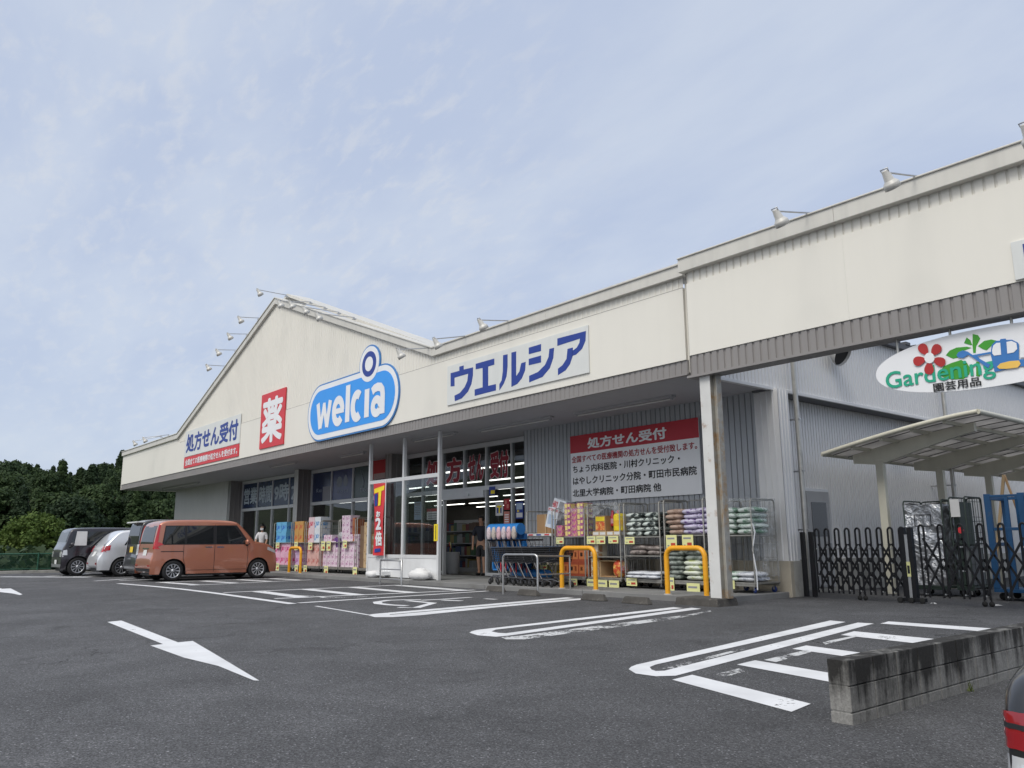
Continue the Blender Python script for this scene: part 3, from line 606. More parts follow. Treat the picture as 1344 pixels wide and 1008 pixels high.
cc = U(384); rc_ = (U(420)-U(350))/2-.15; stk(arc(cc, .5, rc_, .42, 52, 308), .32)
stk([(U(438), 1.0), (U(438), 0)], .32)
ca_ = U(492); stk(arc(ca_, .30, .24, .24, -20, 340), .28); sa_ = U(525); stk([(sa_, 0), (sa_, .66), (sa_-.03, .82), (sa_-.14, .93), (sa_-.34, .97), (sa_-.55, .94), (sa_-.70, .85)], .29)
mb.build('lettering', t)
# dark blue katakana board
t, x0, x1, z0, z1, pl = board('sign_board', 'pale board with large dark blue slanted katakana, beside the gable', [(588.3, 481), (773, 427), (774.3, 489.3), (588.3, 532.5)], S, SIGNP)
zG = zm(560, 380, 3.7333); mb = MB()
for q in ([(160, 378), (181, 372), (181, 392), (227, 381), (226, 422), (219, 462), (202, 500), (172, 533), (138, 547), (136, 520), (162, 507), (186, 478), (199, 448), (203, 412), (136, 432), (136, 473), (117, 475), (117, 410), (160, 398)],
          [(240, 364), (331, 338), (331, 368), (301, 377), (301, 472), (339, 463), (339, 494), (235, 521), (235, 490), (274, 479), (274, 384), (240, 391)],
          [(374, 322), (396, 317), (396, 375), (391, 425), (378, 460), (356, 494), (356, 464), (367, 445), (373, 400)], [(415, 309), (438, 303), (438, 425), (454, 402), (463, 361), (485, 354), (482, 395), (466, 435), (444, 462), (415, 477)],
          [(500, 285), (560, 267), (560, 301), (500, 317)], [(500, 340), (560, 323), (560, 357), (500, 371)], [(601, 291), (624, 285), (620, 335), (603, 385), (567, 428), (502, 455), (502, 423), (545, 404), (580, 369), (597, 330)],
          [(640, 240), (780, 203), (778, 250), (761, 290), (732, 318), (711, 326), (714, 300), (735, 285), (748, 262), (751, 240), (640, 276)], [(690, 291), (716, 284), (716, 322), (702, 365), (681, 395), (643, 420), (643, 388), (665, 371), (685, 340)]):
    mb.poly([aY(x, y, S-.034) for x, y in zG(q)], NAVY, (0, .004, 0))
mb.build('lettering', t, tri=True)
# prescription notice on the ribbed wall
t, x0, x1, z0, z1, pl = board('notice_board', 'large white notice board with a red heading on the ribbed grey wall', [(748.9, 572.8), (917, 548.6), (923, 649.2), (751.7, 658)], YW-.022, SIGNW, .03)
w = x1-x0; h = z1-z0; mb = MB(); mb.box((x0, YW-.055, z0+.735*h), (x1, YW-.0525, z1), M('heading_red', (.44, .02, .035), .45, var=.04)); mb.build('red_heading', t)
mb = MB(); sub = lambda a, b, c, d: (x0+a*w, x0+b*w, z0+(1-d)*h, z0+(1-c)*h); pl = front(YW-.0525)
put_text(mb, '処方せん受付', sub(.155, .78, .06, .225), SIGNW, pl, .035, .003); put_text(mb, '全国すべての医療機関の処方せんを受付致します。', sub(.012, .985, .31, .415), DRED, pl, .02)
put_text(mb, 'ちょう内科医院・川村クリニック・', sub(.02, .865, .455, .57), INK, pl, .022); put_text(mb, 'はやしクリニック分院・町田市民病院', sub(.02, .975, .63, .75), INK, pl, .022); put_text(mb, '北里大学病院・町田病院 他', sub(.015, .725, .815, .93), INK, pl, .022); mb.build('lettering', t)
# edge of a further board on the beam
X0 = aY(1330.5, 345, YB-.02).x; zt, zb = aY(1331, 318, YB-.02).z, aY(1335, 368, YB-.02).z
t = thing('sign_board', 'cream board with blue lettering at the end of the sign beam', 'sign'); mb = MB(); mb.box((X0, YB-.045, zb), (X0+3.0, YB-.016, zt), SIGNP); mb.build('board', t, bevel=.004)
mb = MB(); mb.box((X0+.13, YB-.05, zb+.12), (X0+.2, YB-.046, zt-.06), NAVY); mb.box((X0+.202, YB-.05, zt-.2), (X0+.6, YB-.046, zt-.06), NAVY); mb.build('lettering', t)
# oval gardening sign hanging under the beam
YO = YB+.08
t = thing('oval_sign', 'white oval hanging sign with a red flower and green Gardening lettering', 'sign')
ox0 = aY(1149, 484, YO).x; oz1 = aY(1280, 432.5, YO).z; oz0 = aY(1235, 517, YO).z; ocz = (oz0+oz1)/2; orz = (oz1-oz0)/2; orx = 1.38; ocx = ox0+orx
ov = [(ocx+orx*math.copysign(abs(math.cos(a*.0654))**.92, math.cos(a*.0654)), ocz+orz*math.copysign(abs(math.sin(a*.0654))**.92, math.sin(a*.0654))) for a in range(96)]
slab(t, 'board', [ov], .0, SIGNW, YO, .03)
zO = zm(1140, 420, 6.588)
GRN = M('leaf_green_paint', (.045, .30, .02), .45); TEAL = M('teal_paint', (.015, .36, .22), .45); MIDB = M('tool_blue', (.035, .17, .46), .45); FLO = M('flower_red', (.40, .02, .02), .45); OCH = M('ochre_paint', (.80, .50, .10), .45)
def px_polys(par, name, polys, mat, d):
    mb = MB()
    for k, q in enumerate(polys): mb.poly([aY(x, y, YO-d-k*.0003) for x, y in zO(q)], mat, (0, .002, 0))
    mb.build(name, par, tri=True)
px_polys(t, 'leaf', [[(668, 305), (700, 265), (760, 238), (850, 230), (890, 240), (830, 262), (790, 290), (770, 325), (730, 335)], [(825, 200), (848, 150), (880, 175), (895, 215), (885, 218)], [(900, 120), (945, 130), (965, 160), (945, 200), (930, 225), (925, 285), (905, 285), (898, 220)], [(945, 225), (1000, 180), (1060, 168), (1105, 178), (1060, 225), (1020, 262), (985, 250)], [(600, 470), (650, 400), (720, 370), (800, 345), (850, 370), (880, 420), (870, 470), (820, 510), (720, 515), (650, 495)], [(930, 360), (958, 362), (962, 490), (930, 485)]], GRN, .004)
petals = []
for k in range(5):
    a = R(-52+72*k); px_, py_ = 526, 328; pts = []
    for q in range(17):
        b = 2*math.pi*q/16; u = 36+72*(1-math.cos(b))*.74; v = 51*math.sin(b)*(.55+.45*(1-math.cos(b))/2)
        pts.append((px_+(u*math.cos(a)-v*math.sin(a))*1.02, py_+u*math.sin(a)+v*math.cos(a)))
    petals.append(pts)
mb = MB(); V_ = put_text; lp = front(YO-.006)
g0, g1 = aY(1162, 490, YO).x, aY(1305, 470, YO).x; gzb, gzt = aY(1175, 508, YO).z, aY(1175, 487, YO).z
put_text(mb, 'Gardening', (g0, g1, gzb-.085, gzt), TEAL, lp, .014); mb.build('lettering', t)
px_polys(t, 'flower', petals, FLO, .018); px_polys(t, 'flower_centre', [[(526+44*math.cos(i*.3), 328+46*math.sin(i*.3)) for i in range(21)]], SIGNW, .022)
px_polys(t, 'trowel', [[(760, 305), (775, 280), (815, 262), (855, 272), (900, 302), (1052, 275), (1060, 290), (940, 312), (960, 335), (1050, 385), (1035, 415), (1010, 400), (900, 322), (860, 300), (820, 328), (775, 325)]], MIDB, .018)
px_polys(t, 'watering_can', [[(1055, 290), (1065, 215), (1100, 180), (1135, 178), (1140, 165), (1185, 160), (1190, 172), (1240, 170), (1290, 195), (1300, 210), (1300, 340), (1560, 330), (1560, 395), (1310, 400), (1090, 448)]], MIDB, .015)
px_polys(t, 'can_opening', [[(1068, 260), (1078, 222), (1105, 198), (1138, 196), (1146, 300), (1085, 308), (1070, 290)], [(1192, 190), (1235, 180), (1278, 200), (1285, 250), (1255, 280), (1200, 290)], [(1312, 210), (1420, 200), (1420, 320), (1312, 325)]], SIGNW, .020)
px_polys(t, 'can_band', [[(1110, 405), (1140, 375), (1220, 355), (1300, 350), (1315, 380), (1290, 410), (1200, 422), (1130, 422)]], OCH, .022)
mb = MB(); put_text(mb, '園芸用品', (aY(1225, 505, YO).x, aY(1288, 500, YO).x, aY(1230, 514.5, YO).z, aY(1228, 503, YO).z), INK, front(YO-.008), .02); mb.build('lettering', t)
for px in (1176, 1247, 1330): mb = MB(); p = aY(px, 450, YO); mb.tube([(p.x, YO+.03, ocz-.1), (p.x, YO+.03, ZB0+.05)], .018, GALV, 8); mb.build('hanger', t)

# ------------------------------------------------------------------ floodlights on outrigger arms
LAMPM = M('lamp_housing', (.56, .55, .52), .45, .1, var=.06); LAMPD = M('lamp_lens', (.20, .20, .20), .15)
def flood(base_pt, tip, label):
    """arm from the cap out to the tip; the bell-shaped lamp hangs from the tip and looks back down at the fascia"""
    t = thing('floodlight', label, 'floodlight', base_pt, 0, 'floodlights over the signboard'); d = Vector(tip)-Vector(base_pt)
    mb = MB(); mb.tube([(0, 0, -.05), (0, 0, .02), d*.35+Vector((0, 0, .01)), d], .013, STEEL, 8); mb.cbox((0, 0, -.03), (.1, .1, .03), STEEL); mb.build('arm', t)
    mb = MB(); ax = Vector((.10, .55, -.83)).normalized()*1.0; q = ax.to_track_quat('Z', 'Y').to_matrix().to_4x4(); mx = Matrix.Translation(d) @ q @ Matrix.Scale(.70, 4)
    mb.lathe([(0, -.04), (.055, -.035), (.062, -.02), (.088, .16), (.095, .17), (.135, .22), (.145, .235), (.145, .33), (.13, .335)], LAMPM, mx, 20); mb.build('housing', t)
    mb = MB(); mb.lathe([(.13, .332), (0, .325)], LAMPD, mx, 20); mb.build('lens', t)
    mb = MB(); mb.tube([mx @ Vector((-.062, 0, .0)), mx @ Vector((-.075, 0, -.06)), mx @ Vector((.075, 0, -.06)), mx @ Vector((.062, 0, .0))], .009, STEEL, 6); mb.build('bracket', t)
    return t
def flood_px(bx, by, tx, ty, Y, label, reach=1.15):
    b = aY(bx, by, Y); d = aY(tx, ty, Y-reach); flood(b, d, label)
flood_px(1205, 233, 1162, 226, YB, 'bell floodlight on an arm above the beam, over the green oval sign')
flood_px(1064, 281, 1018, 277, YB, 'bell floodlight above the beam, nearest the white steel post')
flood_px(1395, 172, 1345, 165, YB, 'bell floodlight at the far end of the sign beam')
flood_px(671, 422, 629, 420, YF, 'bell floodlight over the middle of the katakana board')
flood_px(615, 441.5, 570, 445, YF, 'bell floodlight just beside the low corner where gable meets parapet')
flood_px(566, 457.5, 522, 459, YF, 'bell floodlight at the lower end of the gable slope, above the ring logo')
flood_px(376, 388, 338, 380, YF, 'bell floodlight reaching out from the very peak of the gable')
for k, (bx, by, tx, ty) in enumerate(((408, 397, 365, 395), (427, 404, 380, 396), (445, 410.5, 398, 403), (465, 417.5, 415, 411))):
    flood_px(bx, by, tx, ty, YF+.2, ('first', 'second', 'third', 'fourth')[k]+' lamp down from the gable peak on the logo side', 1.3)
for k, (bx, by, tx, ty) in enumerate(((340, 418, 313, 416), (325, 439, 299, 438), (310, 460, 284, 459), (296, 481, 271, 479))):
    flood_px(bx, by, tx, ty, YF, ('first', 'second', 'third', 'fourth')[k]+' lamp down from the gable peak on the forest side', 1.15)
for k, (bx, by, tx, ty) in enumerate(((222, 571, 188, 574.5), (212, 573, 175, 579))):
    flood_px(bx, by, tx, ty, YF, ('inner', 'outer')[k]+' of two lamps on the low parapet next to the forest', 1.0)
# unlit strip lights under the canopy
def strip(px0, py0, px1, py1, label):
    a = aZ(px0, py0, ZS-.05); b = aZ(px1, py1, ZS-.05); y = (a.y+b.y)/2; t = thing('strip_light', label, 'strip light', (a.x, y, ZS), 0, 'strip lights under the canopy'); ln = b.x-a.x
    mb = MB(); mb.box((0, -.07, -.05), (ln, .07, 0), SOFF); mb.build('fitting', t, bevel=.006); mb = MB(); mb.tube([(.08, 0, -.075), (ln-.08, 0, -.075)], .016, M('unlit_tube', (.62, .62, .6), .3), 8)
    mb.cbox((.06, 0, -.07), (.04, .06, .05), SOFF); mb.cbox((ln-.06, 0, -.07), (.04, .06, .05), SOFF); mb.build('tube', t)
strip(758, 545, 882, 521, 'unlit strip light on the soffit in front of the notice board'); strip(630, 566, 724, 548.5, 'unlit strip light on the soffit in front of the doorway')
strip(540, 579, 600, 569, 'unlit strip light on the soffit above the glass screen'); strip(447, 600, 478, 594, 'unlit strip light on the soffit before the darker logo windows'); strip(352, 613, 392, 607, 'unlit strip light on the soffit before the blue lettered windows')
strip(215, 642, 260, 633.5, 'unlit strip light on the soffit before the pale end wall')

# ------------------------------------------------------------------ glass screen beside the entrance
YS = 11.75
scr = thing('glass_screen', 'white framed glass windbreak screen standing beside the shop doorway', 'glass screen')
sx = [aY(486, 640, YS).x, aY(530.5, 640, YS).x, aY(577, 640, YS).x]; zt = aY(531, 628.5, YS).z; zp = aY(531, 731, YS).z
WP = M('screen_panel', (.68, .69, .70), .45, var=.05, streak=.08)
for i, x in enumerate(sx): mb = MB(); mb.box((x-.04, YS-.045, .1), (x+.04, YS+.045, ZS-.001), WFRAME); mb.build('post', scr, bevel=.004)
mb = MB()
for a, b in zip(sx, sx[1:]): mb.box((a+.041, YS-.04, zt-.05), (b-.041, YS+.04, zt+.05), WFRAME); mb.box((a+.041, YS-.04, zp-.03), (b-.041, YS+.05, zp+.06), WFRAME)
mb.build('rail', scr)
mb = MB()
for a, b in zip(sx, sx[1:]): mb.box((a+.041, YS-.03, .12), (b-.041, YS+.03, zp-.031), WP)
mb.box((sx[0]+.0, YS+.046, .12), (sx[0]+.03, YG-.2, zp-.031), WP); mb.build('base_panel', scr, bevel=.005)
for a, b in zip(sx, sx[1:]):
    mb = MB(); mb.box((a+.041, YS-.004, zp+.061), (b-.041, YS+.004, zt-.051), GLASSC); mb.build('pane', scr)
mb = MB(); mb.box((sx[0]-.004, YS+.05, zp+.06), (sx[0]+.004, YG-.2, zt), GLASSC); mb.build('pane', scr)
# sandbag weights at its foot
BAGW = M('white_sack', (.70, .70, .70), .7, var=.06, bump=.4, bscale=15)
def blob(mb, c, d, mat, n=14, sq=.6, wob=.05, seed=0, rz=0):
    """a sagging pillow shape"""
    rg = random.Random(seed); ph = [rg.uniform(0, 6) for _ in range(4)]; rows = []
    for i in range(n//2+1):
        th = math.pi*i/(n//2); row = []
        for j in range(n+1):
            a = 2*math.pi*j/n; f = lambda c_, p: math.copysign(abs(c_)**p, c_)
            x = f(math.sin(th), .75)*f(math.cos(a), sq); y = f(math.sin(th), .75)*f(math.sin(a), sq); z = f(math.cos(th), .8)
            k = 1+wob*(math.sin(3*a+ph[0])*math.sin(2*th+ph[1])+.6*math.sin(5*a+ph[2])); x *= d[0]/2*k; y *= d[1]/2*k; z *= d[2]/2
            row.append((c[0]+x*math.cos(rz)-y*math.sin(rz), c[1]+x*math.sin(rz)+y*math.cos(rz), c[2]+z))
        rows.append(row)
    mb.grid(rows, mat)
p = aY(552, 757, 11.5); mb = MB(); blob(mb, (0, 0, .15), (.72, .40, .26), BAGW, 18, .7, .06, 3); blob(mb, (.02, 0, .23), (.42, .26, .18), BAGW, 14, .8, .06, 5); o = mb.build('weight_sack'); o.location = (p.x, 11.48, .08); tag(o, 'white weighted sack slumped at the foot of the glass screen', 'sack')
p = aY(489, 757, 11.5); mb = MB(); blob(mb, (0, 0, .09), (.42, .36, .2), BAGW, 16, .6, .05, 8); o = mb.build('weight_sack'); o.location = (p.x+.05, 11.5, .1); tag(o, 'small white sack under the red banner pole', 'sack')
# tall banner
bx, bz0, bz1 = aY(497, 700, 11.6).x, aY(497, 729, 11.6).z, aY(497, 634.5, 11.6).z
t = thing('banner', 'tall red promotional banner with a yellow letter T on a thin pole', 'banner', (bx, 11.6, .1)); mb = MB(); rows = []
for i in range(13):
    z = bz0+(bz1-bz0)*i/12-.1; rows.append([(x+.012*math.sin(z*3), .05*math.sin(z*2.2+x*5)*(.3+.7*abs(x)/.4), z) for x in [-.30+.1*k for k in range(7)]])
mb.grid(rows, RED); sh = mb.build('cloth', t)
mb = MB(); mb.tube([(.33, 0, .15), (.33, 0, bz1-.02)], .014, WHITE, 8); mb.tube([(.33, 0, bz1-.06), (-.32, 0, bz1-.1)], .01, WHITE, 6); mb.cbox((.33, 0, .12), (.3, .3, .1), WHITE); mb.build('pole', t)
def ban(u, v, d): return Vector((u+.012*math.sin(v*3), .05*math.sin(v*2.2+u*5)*(.3+.7*abs(u)/.4)-.01-d, v))
mb = MB(); bh = bz1-bz0; zz = lambda f: bz0-.1+bh*f
YT = M('banner_yellow', (.85, .66, .03), .6); mb.add([ban(x, zz(z), .004) for x, z in ((-.24, .86), (.24, .9), (.24, .965), (-.24, .925))], [(0, 1, 2, 3)], YT); mb.add([ban(x, zz(z), .0045) for x, z in ((-.02, .68), (.13, .69), (.13, .90), (-.02, .89))], [(0, 1, 2, 3)], YT)
mb.add([ban(x, zz(z), .004) for x, z in ((-.24, .68), (-.06, .69), (-.06, .86), (-.24, .85))], [(0, 1, 2, 3)], NAVY)
for ch, z0, z1, q in (('お', .53, .61, .14), ('2', .35, .52, .2), ('倍', .13, .33, .22)): put_text(mb, ch, (-q, q, zz(z0), zz(z1)), SIGNW, ban, .05)
mb.add([ban(x, zz(z), .004) for x, z in ((-.22, .04), (.1, .05), (.1, .10), (-.22, .09))], [(0, 1, 2, 3)], NAVY)
mb.build('lettering', t)
# posters on the glass
def poster(px0, py0, px1, py1, Y, label, base, marks):
    a = aY(px0, py0, Y); b = aY(px1, py1, Y); t = thing('poster', label, 'poster'); mb = MB(); mb.box((a.x, Y-.004, b.z), (b.x, Y-.001, a.z), base); mb.build('sheet', t); mb = MB(); w = b.x-a.x; h = a.z-b.z
    for u0, u1, v0, v1, mt in marks: mb.box((a.x+u0*w, Y-.0075, b.z+v0*h), (a.x+u1*w, Y-.0045, b.z+v1*h), mt)
    mb.build('print', t)
PGREY = M('print_grey', (.25, .25, .27), .6); LBL = M('paper_blue', (.36, .45, .58), .6); PPR = M('paper', (.60, .60, .60), .6); SALM = M('salmon_paper', (.55, .20, .17), .6); PYEL = M('poster_yellow', (.80, .62, .02), .6)
lines = [(.12, .88, .78-.1*k, .82-.1*k, PGREY) for k in range(6)]
Yi = YG-.065
poster(544, 659, 552.5, 682, Yi, 'pale blue printed sheet taped inside the entrance glazing', LBL, lines+[(.1, .9, .84, .95, PGREY)])
poster(560.5, 668, 575, 682, YG-.066, 'white sheet with a red heading on the entrance glazing', PPR, [(0, 1, .74, 1, DRED)]+[(.12, .9, .5-.2*k, .6-.2*k, PGREY) for k in range(3)])
poster(569.8, 688, 574.6, 710, YS-.05, 'narrow yellow notice stuck beside the doorway on the glass screen', PYEL, [(.42, .58, .08, .92, INK)])
poster(650.5, 660, 660.5, 676.5, Yi, 'white framed poster with a yellow T beside the doorway', PPR, [(.2, .8, .62, .78, PYEL), (.42, .62, .2, .62, PYEL), (.2, .4, .2, .6, NAVY), (.64, .8, .2, .6, NAVY)])
poster(661.5, 671.5, 669, 688, Yi, 'pink printed notice below the red posters', SALM, [(.15, .85, .7-.18*k, .78-.18*k, SIGNW) for k in range(4)])
poster(661.5, 655, 669, 669, Yi, 'dark red patterned poster above the pink notice', DRED, [(.15, .5, .55, .85, SALM), (.5, .85, .15, .5, SALM)])
poster(677, 659, 687, 680.5, Yi, 'blue and white poster on the narrow end pane', NAVY, [(.1, .9, .55, .92, LBL), (.1, .9, .08, .35, PPR), (.2, .45, .4, .52, PYEL)])
poster(642, 639, 650, 649, Yi, 'small yellow and navy sticker at the top corner by the doorway', NAVY, [(.3, .95, .1, .55, PYEL)])
poster(490, 605, 511, 627, YG-.066, 'dark red window sheet high behind the glass screen', DRED, [(.05, .95, 0, .3, M('rosy_grey', (.34, .25, .24), .6))])

# ------------------------------------------------------------------ hoops, wheel stops, rails, block wall
ORD = ['first', 'second', 'third', 'fourth', 'fifth', 'sixth', 'seventh', 'eighth', 'ninth', 'tenth']
def hoop(x0, x1, y, label, z0=.1, h=.80):
    r = .045; c = .16; w = (x1-x0)/2; P = [(-w, 0, -.05), (-w, 0, h-c)]+[(-w+c-c*math.cos(a), 0, h-c+c*math.sin(a)) for a in [math.pi/2*k/7 for k in range(1, 8)]]
    P += [(-x, yy, z) for x, yy, z in reversed(P)]; mb = MB(); mb.tube(P, r, HOOPM, 16)
    for x in (-w, w): mb.lathe([(.075, .0), (.07, .012), (.046, .014)], CONC, Matrix.Translation((x, 0, 0)), 16)
    o = mb.build('hoop_barrier'); o.location = ((x0+x1)/2, y, z0); tag(o, label, 'barrier', 'yellow hoop barriers')
hoop(-12.38, -11.42, 11.42, 'yellow hoop barrier in front of the orange cartons'); hoop(-9.62, -8.78, 11.40, 'yellow hoop barrier standing next to the white steel post')
p0 = aZ(379, 754, .1); p1 = aZ(396, 755, .1); hoop(-25.6, -24.75, 11.5, 'yellow hoop barrier beside the nose of the orange car')
def wheelstop(px, py, ln, label):
    p = aZ(px, py, 0); mb = MB(); h = .115; w = .13; e = .05
    vs = [(-ln/2, -w/2, 0), (ln/2, -w/2, 0), (ln/2, w/2, 0), (-ln/2, w/2, 0), (-ln/2+e, -w/2+.035, h), (ln/2-e, -w/2+.035, h), (ln/2-e, w/2-.03, h), (-ln/2+e, w/2-.03, h)]
    mb.add(vs, [(3, 2, 1, 0), (4, 5, 6, 7), (0, 1, 5, 4), (1, 2, 6, 5), (2, 3, 7, 6), (3, 0, 4, 7)], KERBM)
    o = mb.build('wheel_stop', bevel=.014); o.location = (p.x, p.y+.07, 0); o.rotation_euler = (0, 0, rnd.uniform(-.05, .05)); tag(o, label, 'wheel stop', 'concrete wheel stops')
wheelstop(647, 776.5, .60, 'concrete wheel stop before the steel cart rail'); wheelstop(690, 782, .62, 'concrete wheel stop at the foot of the first yellow hoop'); wheelstop(776, 788.5, .58, 'concrete wheel stop midway between the two yellow hoops'); wheelstop(832, 793, .62, 'concrete wheel stop before the hoop next to the white post')
def rail(pa, pb, pts, label, z0=0):
    mb = MB()
    for P, r in pts: mb.tube([Vector(p) for p in P], r, STEEL, 10)
    o = mb.build('cart_rail'); o.location = pa; o.rotation_euler = (0, 0, math.atan2(pb.y-pa.y, pb.x-pa.x)); tag(o, label, 'rail')
def rounded(ln, h, c=.08):
    P = [(0, 0, 0), (0, 0, h-c)]+[(c-c*math.cos(a), 0, h-c+c*math.sin(a)) for a in (.5, 1.05, 1.57)]
    return P+[(ln-x, y, z) for x, y, z in reversed(P)]
a = aZ(660.5, 780, 0); b = aZ(706, 782.5, 0); ln = (b-a).length
rail(a, b, [(rounded(ln, .78), .022), ([(ln, 0, .78-.02), (ln+.05, .9, .74)], .018), ([(ln+.05, .9, .74), (ln+.05, .9, .1)], .018), ([(ln+.0, .02, .4), (ln+.05, .9, .4)], .014)], 'bent steel tube rail guarding the row of shopping carts')
a = aZ(478, 768, 0); b = aZ(527, 767, 0); ln = 1.0; a = Vector((aY(499, 760, 10.75).x, 10.75, 0)); b = Vector((aY(527, 760, 10.75).x, 10.75, 0)); ln = (b-a).length
rail(a, b, [([(-.75, 1.0, 0), (-.75, 1.0, .55), (-.70, .96, .60), (-.05, .03, .60), (0, 0, .6), (ln, 0, .6), (ln, 0, 0)], .022), ([(0, 0, 0), (0, 0, .6)], .022), ([(0, 0, .38), (ln, 0, .38)], .014), ([(0, 0, .14), (ln, 0, .14)], .014)], 'low steel ladder rail before the white screen panel')
# block wall by the side drive
def wallmat():
    m = bpy.data.materials.new('block_wall'); m.use_nodes = True; t = m.node_tree; n = t.nodes; l = t.links; b = n['Principled BSDF']; b.inputs['Roughness'].default_value = .95
    co = n.new('ShaderNodeTexCoord')
    def tex(sc, sx, d=8, r=.65):
        mp = n.new('ShaderNodeMapping'); mp.inputs['Scale'].default_value = sx; l.new(co.outputs['Object'], mp.inputs[0]); q = n.new('ShaderNodeTexNoise'); q.inputs['Scale'].default_value = sc; q.inputs['Detail'].default_value = d; q.inputs['Roughness'].default_value = r; l.new(mp.outputs[0], q.inputs[0]); return q.outputs[0]
    def rng(x, a, c, d, e):
        q = n.new('ShaderNodeMapRange'); q.inputs[1].default_value = a; q.inputs[2].default_value = c; q.inputs[3].default_value = d; q.inputs[4].default_value = e; l.new(x, q.inputs[0]); return q.outputs[0]
    drip = tex(1, (9, 9, .9)); blot = tex(2.2, (1, 1, 1)); fine = tex(60, (1, 1, 1), 4, .8)
    sp = n.new('ShaderNodeSeparateXYZ'); l.new(co.outputs['Object'], sp.inputs[0]); hgt = rng(sp.outputs[2], .02, .32, -.17, .12)
    ad = n.new('ShaderNodeMath'); l.new(drip, ad.inputs[0]); l.new(hgt, ad.inputs[1]); ad2 = n.new('ShaderNodeMath'); ad2.operation = 'MULTIPLY_ADD'; l.new(blot, ad2.inputs[0]); ad2.inputs[1].default_value = .8; l.new(ad.outputs[0], ad2.inputs[2])
    f = rng(ad2.outputs[0], .76, 1.00, 0, 1)
    mx = n.new('ShaderNodeMix'); mx.data_type = 'RGBA'; l.new(f, mx.inputs[0]); mx.inputs[6].default_value = (.235, .232, .222, 1); mx.inputs[7].default_value = (.022, .021, .02, 1)
    s = n.new('ShaderNodeVectorMath'); s.operation = 'SCALE'; l.new(mx.outputs[2], s.inputs[0]); l.new(rng(fine, .3, .7, .7, 1.3), s.inputs['Scale']); l.new(s.outputs[0], b.inputs['Base Color'])
    bp = n.new('ShaderNodeBump'); bp.inputs['Strength'].default_value = .5; bp.inputs['Distance'].default_value = .006; l.new(fine, bp.inputs['Height']); l.new(bp.outputs[0], b.inputs['Normal'])
    return m
BW = wallmat(); ca = aZ(1118.5, 952, 0); cb = aX(1344, 885, ca.x); cb = aZ(1344, 885, 0)
dirv = (Vector((cb.x-ca.x, cb.y-ca.y, 0))).normalized(); nrmv = Vector((-dirv.y, dirv.x, 0)); bl = .29; th = .115
ctop = aY(1118.5, 868, ca.y).z; ch = (ctop)/2.42
mb = MB(); mb.add([(0, .004, -.4), (9.0, .004, -.4), (9.0, th-.004, -.4), (0, th-.004, -.4), (0, .004, ctop-.004), (9, .004, ctop-.004), (9, th-.004, ctop-.004), (0, th-.004, ctop-.004)], [(3, 2, 1, 0), (4, 5, 6, 7), (0, 1, 5, 4), (1, 2, 6, 5), (2, 3, 7, 6), (3, 0, 4, 7)], BW)
for c in range(4):
    z1 = ctop-c*ch; z0 = z1-ch+.006; x = -.002
    while x < 9: mb.box((x+(.0 if x <= 0 else .004), -.006, z0), (min(x+bl-.004, 9.0), th+.006, z1), BW); x += bl
o = mb.build('block_wall', bevel=.004); o.location = (ca.x, ca.y, 0); o.rotation_euler = (0, 0, math.atan2(dirv.y, dirv.x)); tag(o, 'low concrete block wall stained black, beside the painted hatching', 'wall')
for k, (px, py) in enumerate(((1252, 905), (1335, 886))):
    mb = MB(); p = aZ(px, py, 0); rg = random.Random(k)
    for q in range(26):
        a = rg.uniform(0, 6.28); l_ = rg.uniform(.03, .10); bx_, by_ = rg.uniform(-.12, .12), rg.uniform(-.03, .03); mb.add([(bx_-.004, by_, 0), (bx_+.004, by_, 0), (bx_+l_*.6*math.cos(a), by_+l_*.6*math.sin(a), l_)], [(0, 1, 2)], M('weed_green', (.10, .13, .03), .8))
    o = mb.build('weed', fixn=False); o.location = p; tag(o, ('tuft of weed at the foot of the block wall, near its middle', 'tuft of weed at the foot of the block wall, close to the black car')[k], 'weed')

# ------------------------------------------------------------------ roll cages
PRINTR = M('tag_print', (.45, .05, .03), .6); PLASTIC = None
def film_mat():
    m = bpy.data.materials.new('plastic_sheet'); m.use_nodes = True; t = m.node_tree; n = t.nodes; l = t.links; b = n['Principled BSDF']; b.inputs['Base Color'].default_value = (.75, .78, .8, 1); b.inputs['Roughness'].default_value = .12
    co = n.new('ShaderNodeTexCoord'); q = n.new('ShaderNodeTexNoise'); q.inputs['Scale'].default_value = 7; q.inputs['Detail'].default_value = 6; q.inputs['Distortion'].default_value = 1.2; l.new(co.outputs['Object'], q.inputs[0])
    r = n.new('ShaderNodeMapRange'); r.inputs[1].default_value = .40; r.inputs[2].default_value = .75; r.inputs[3].default_value = .05; r.inputs[4].default_value = .42; l.new(q.outputs[0], r.inputs[0])
    bp = n.new('ShaderNodeBump'); bp.inputs['Strength'].default_value = 1; bp.inputs['Distance'].default_value = .010; l.new(q.outputs[0], bp.inputs['Height']); l.new(bp.outputs[0], b.inputs['Normal'])
    tr = n.new('ShaderNodeBsdfTransparent'); mx = n.new('ShaderNodeMixShader'); l.new(r.outputs[0], mx.inputs[0]); l.new(tr.outputs[0], mx.inputs[1]); l.new(b.outputs[0], mx.inputs[2]); l.new(mx.outputs[0], n['Material Output'].inputs[0]); return m
FILM = film_mat()
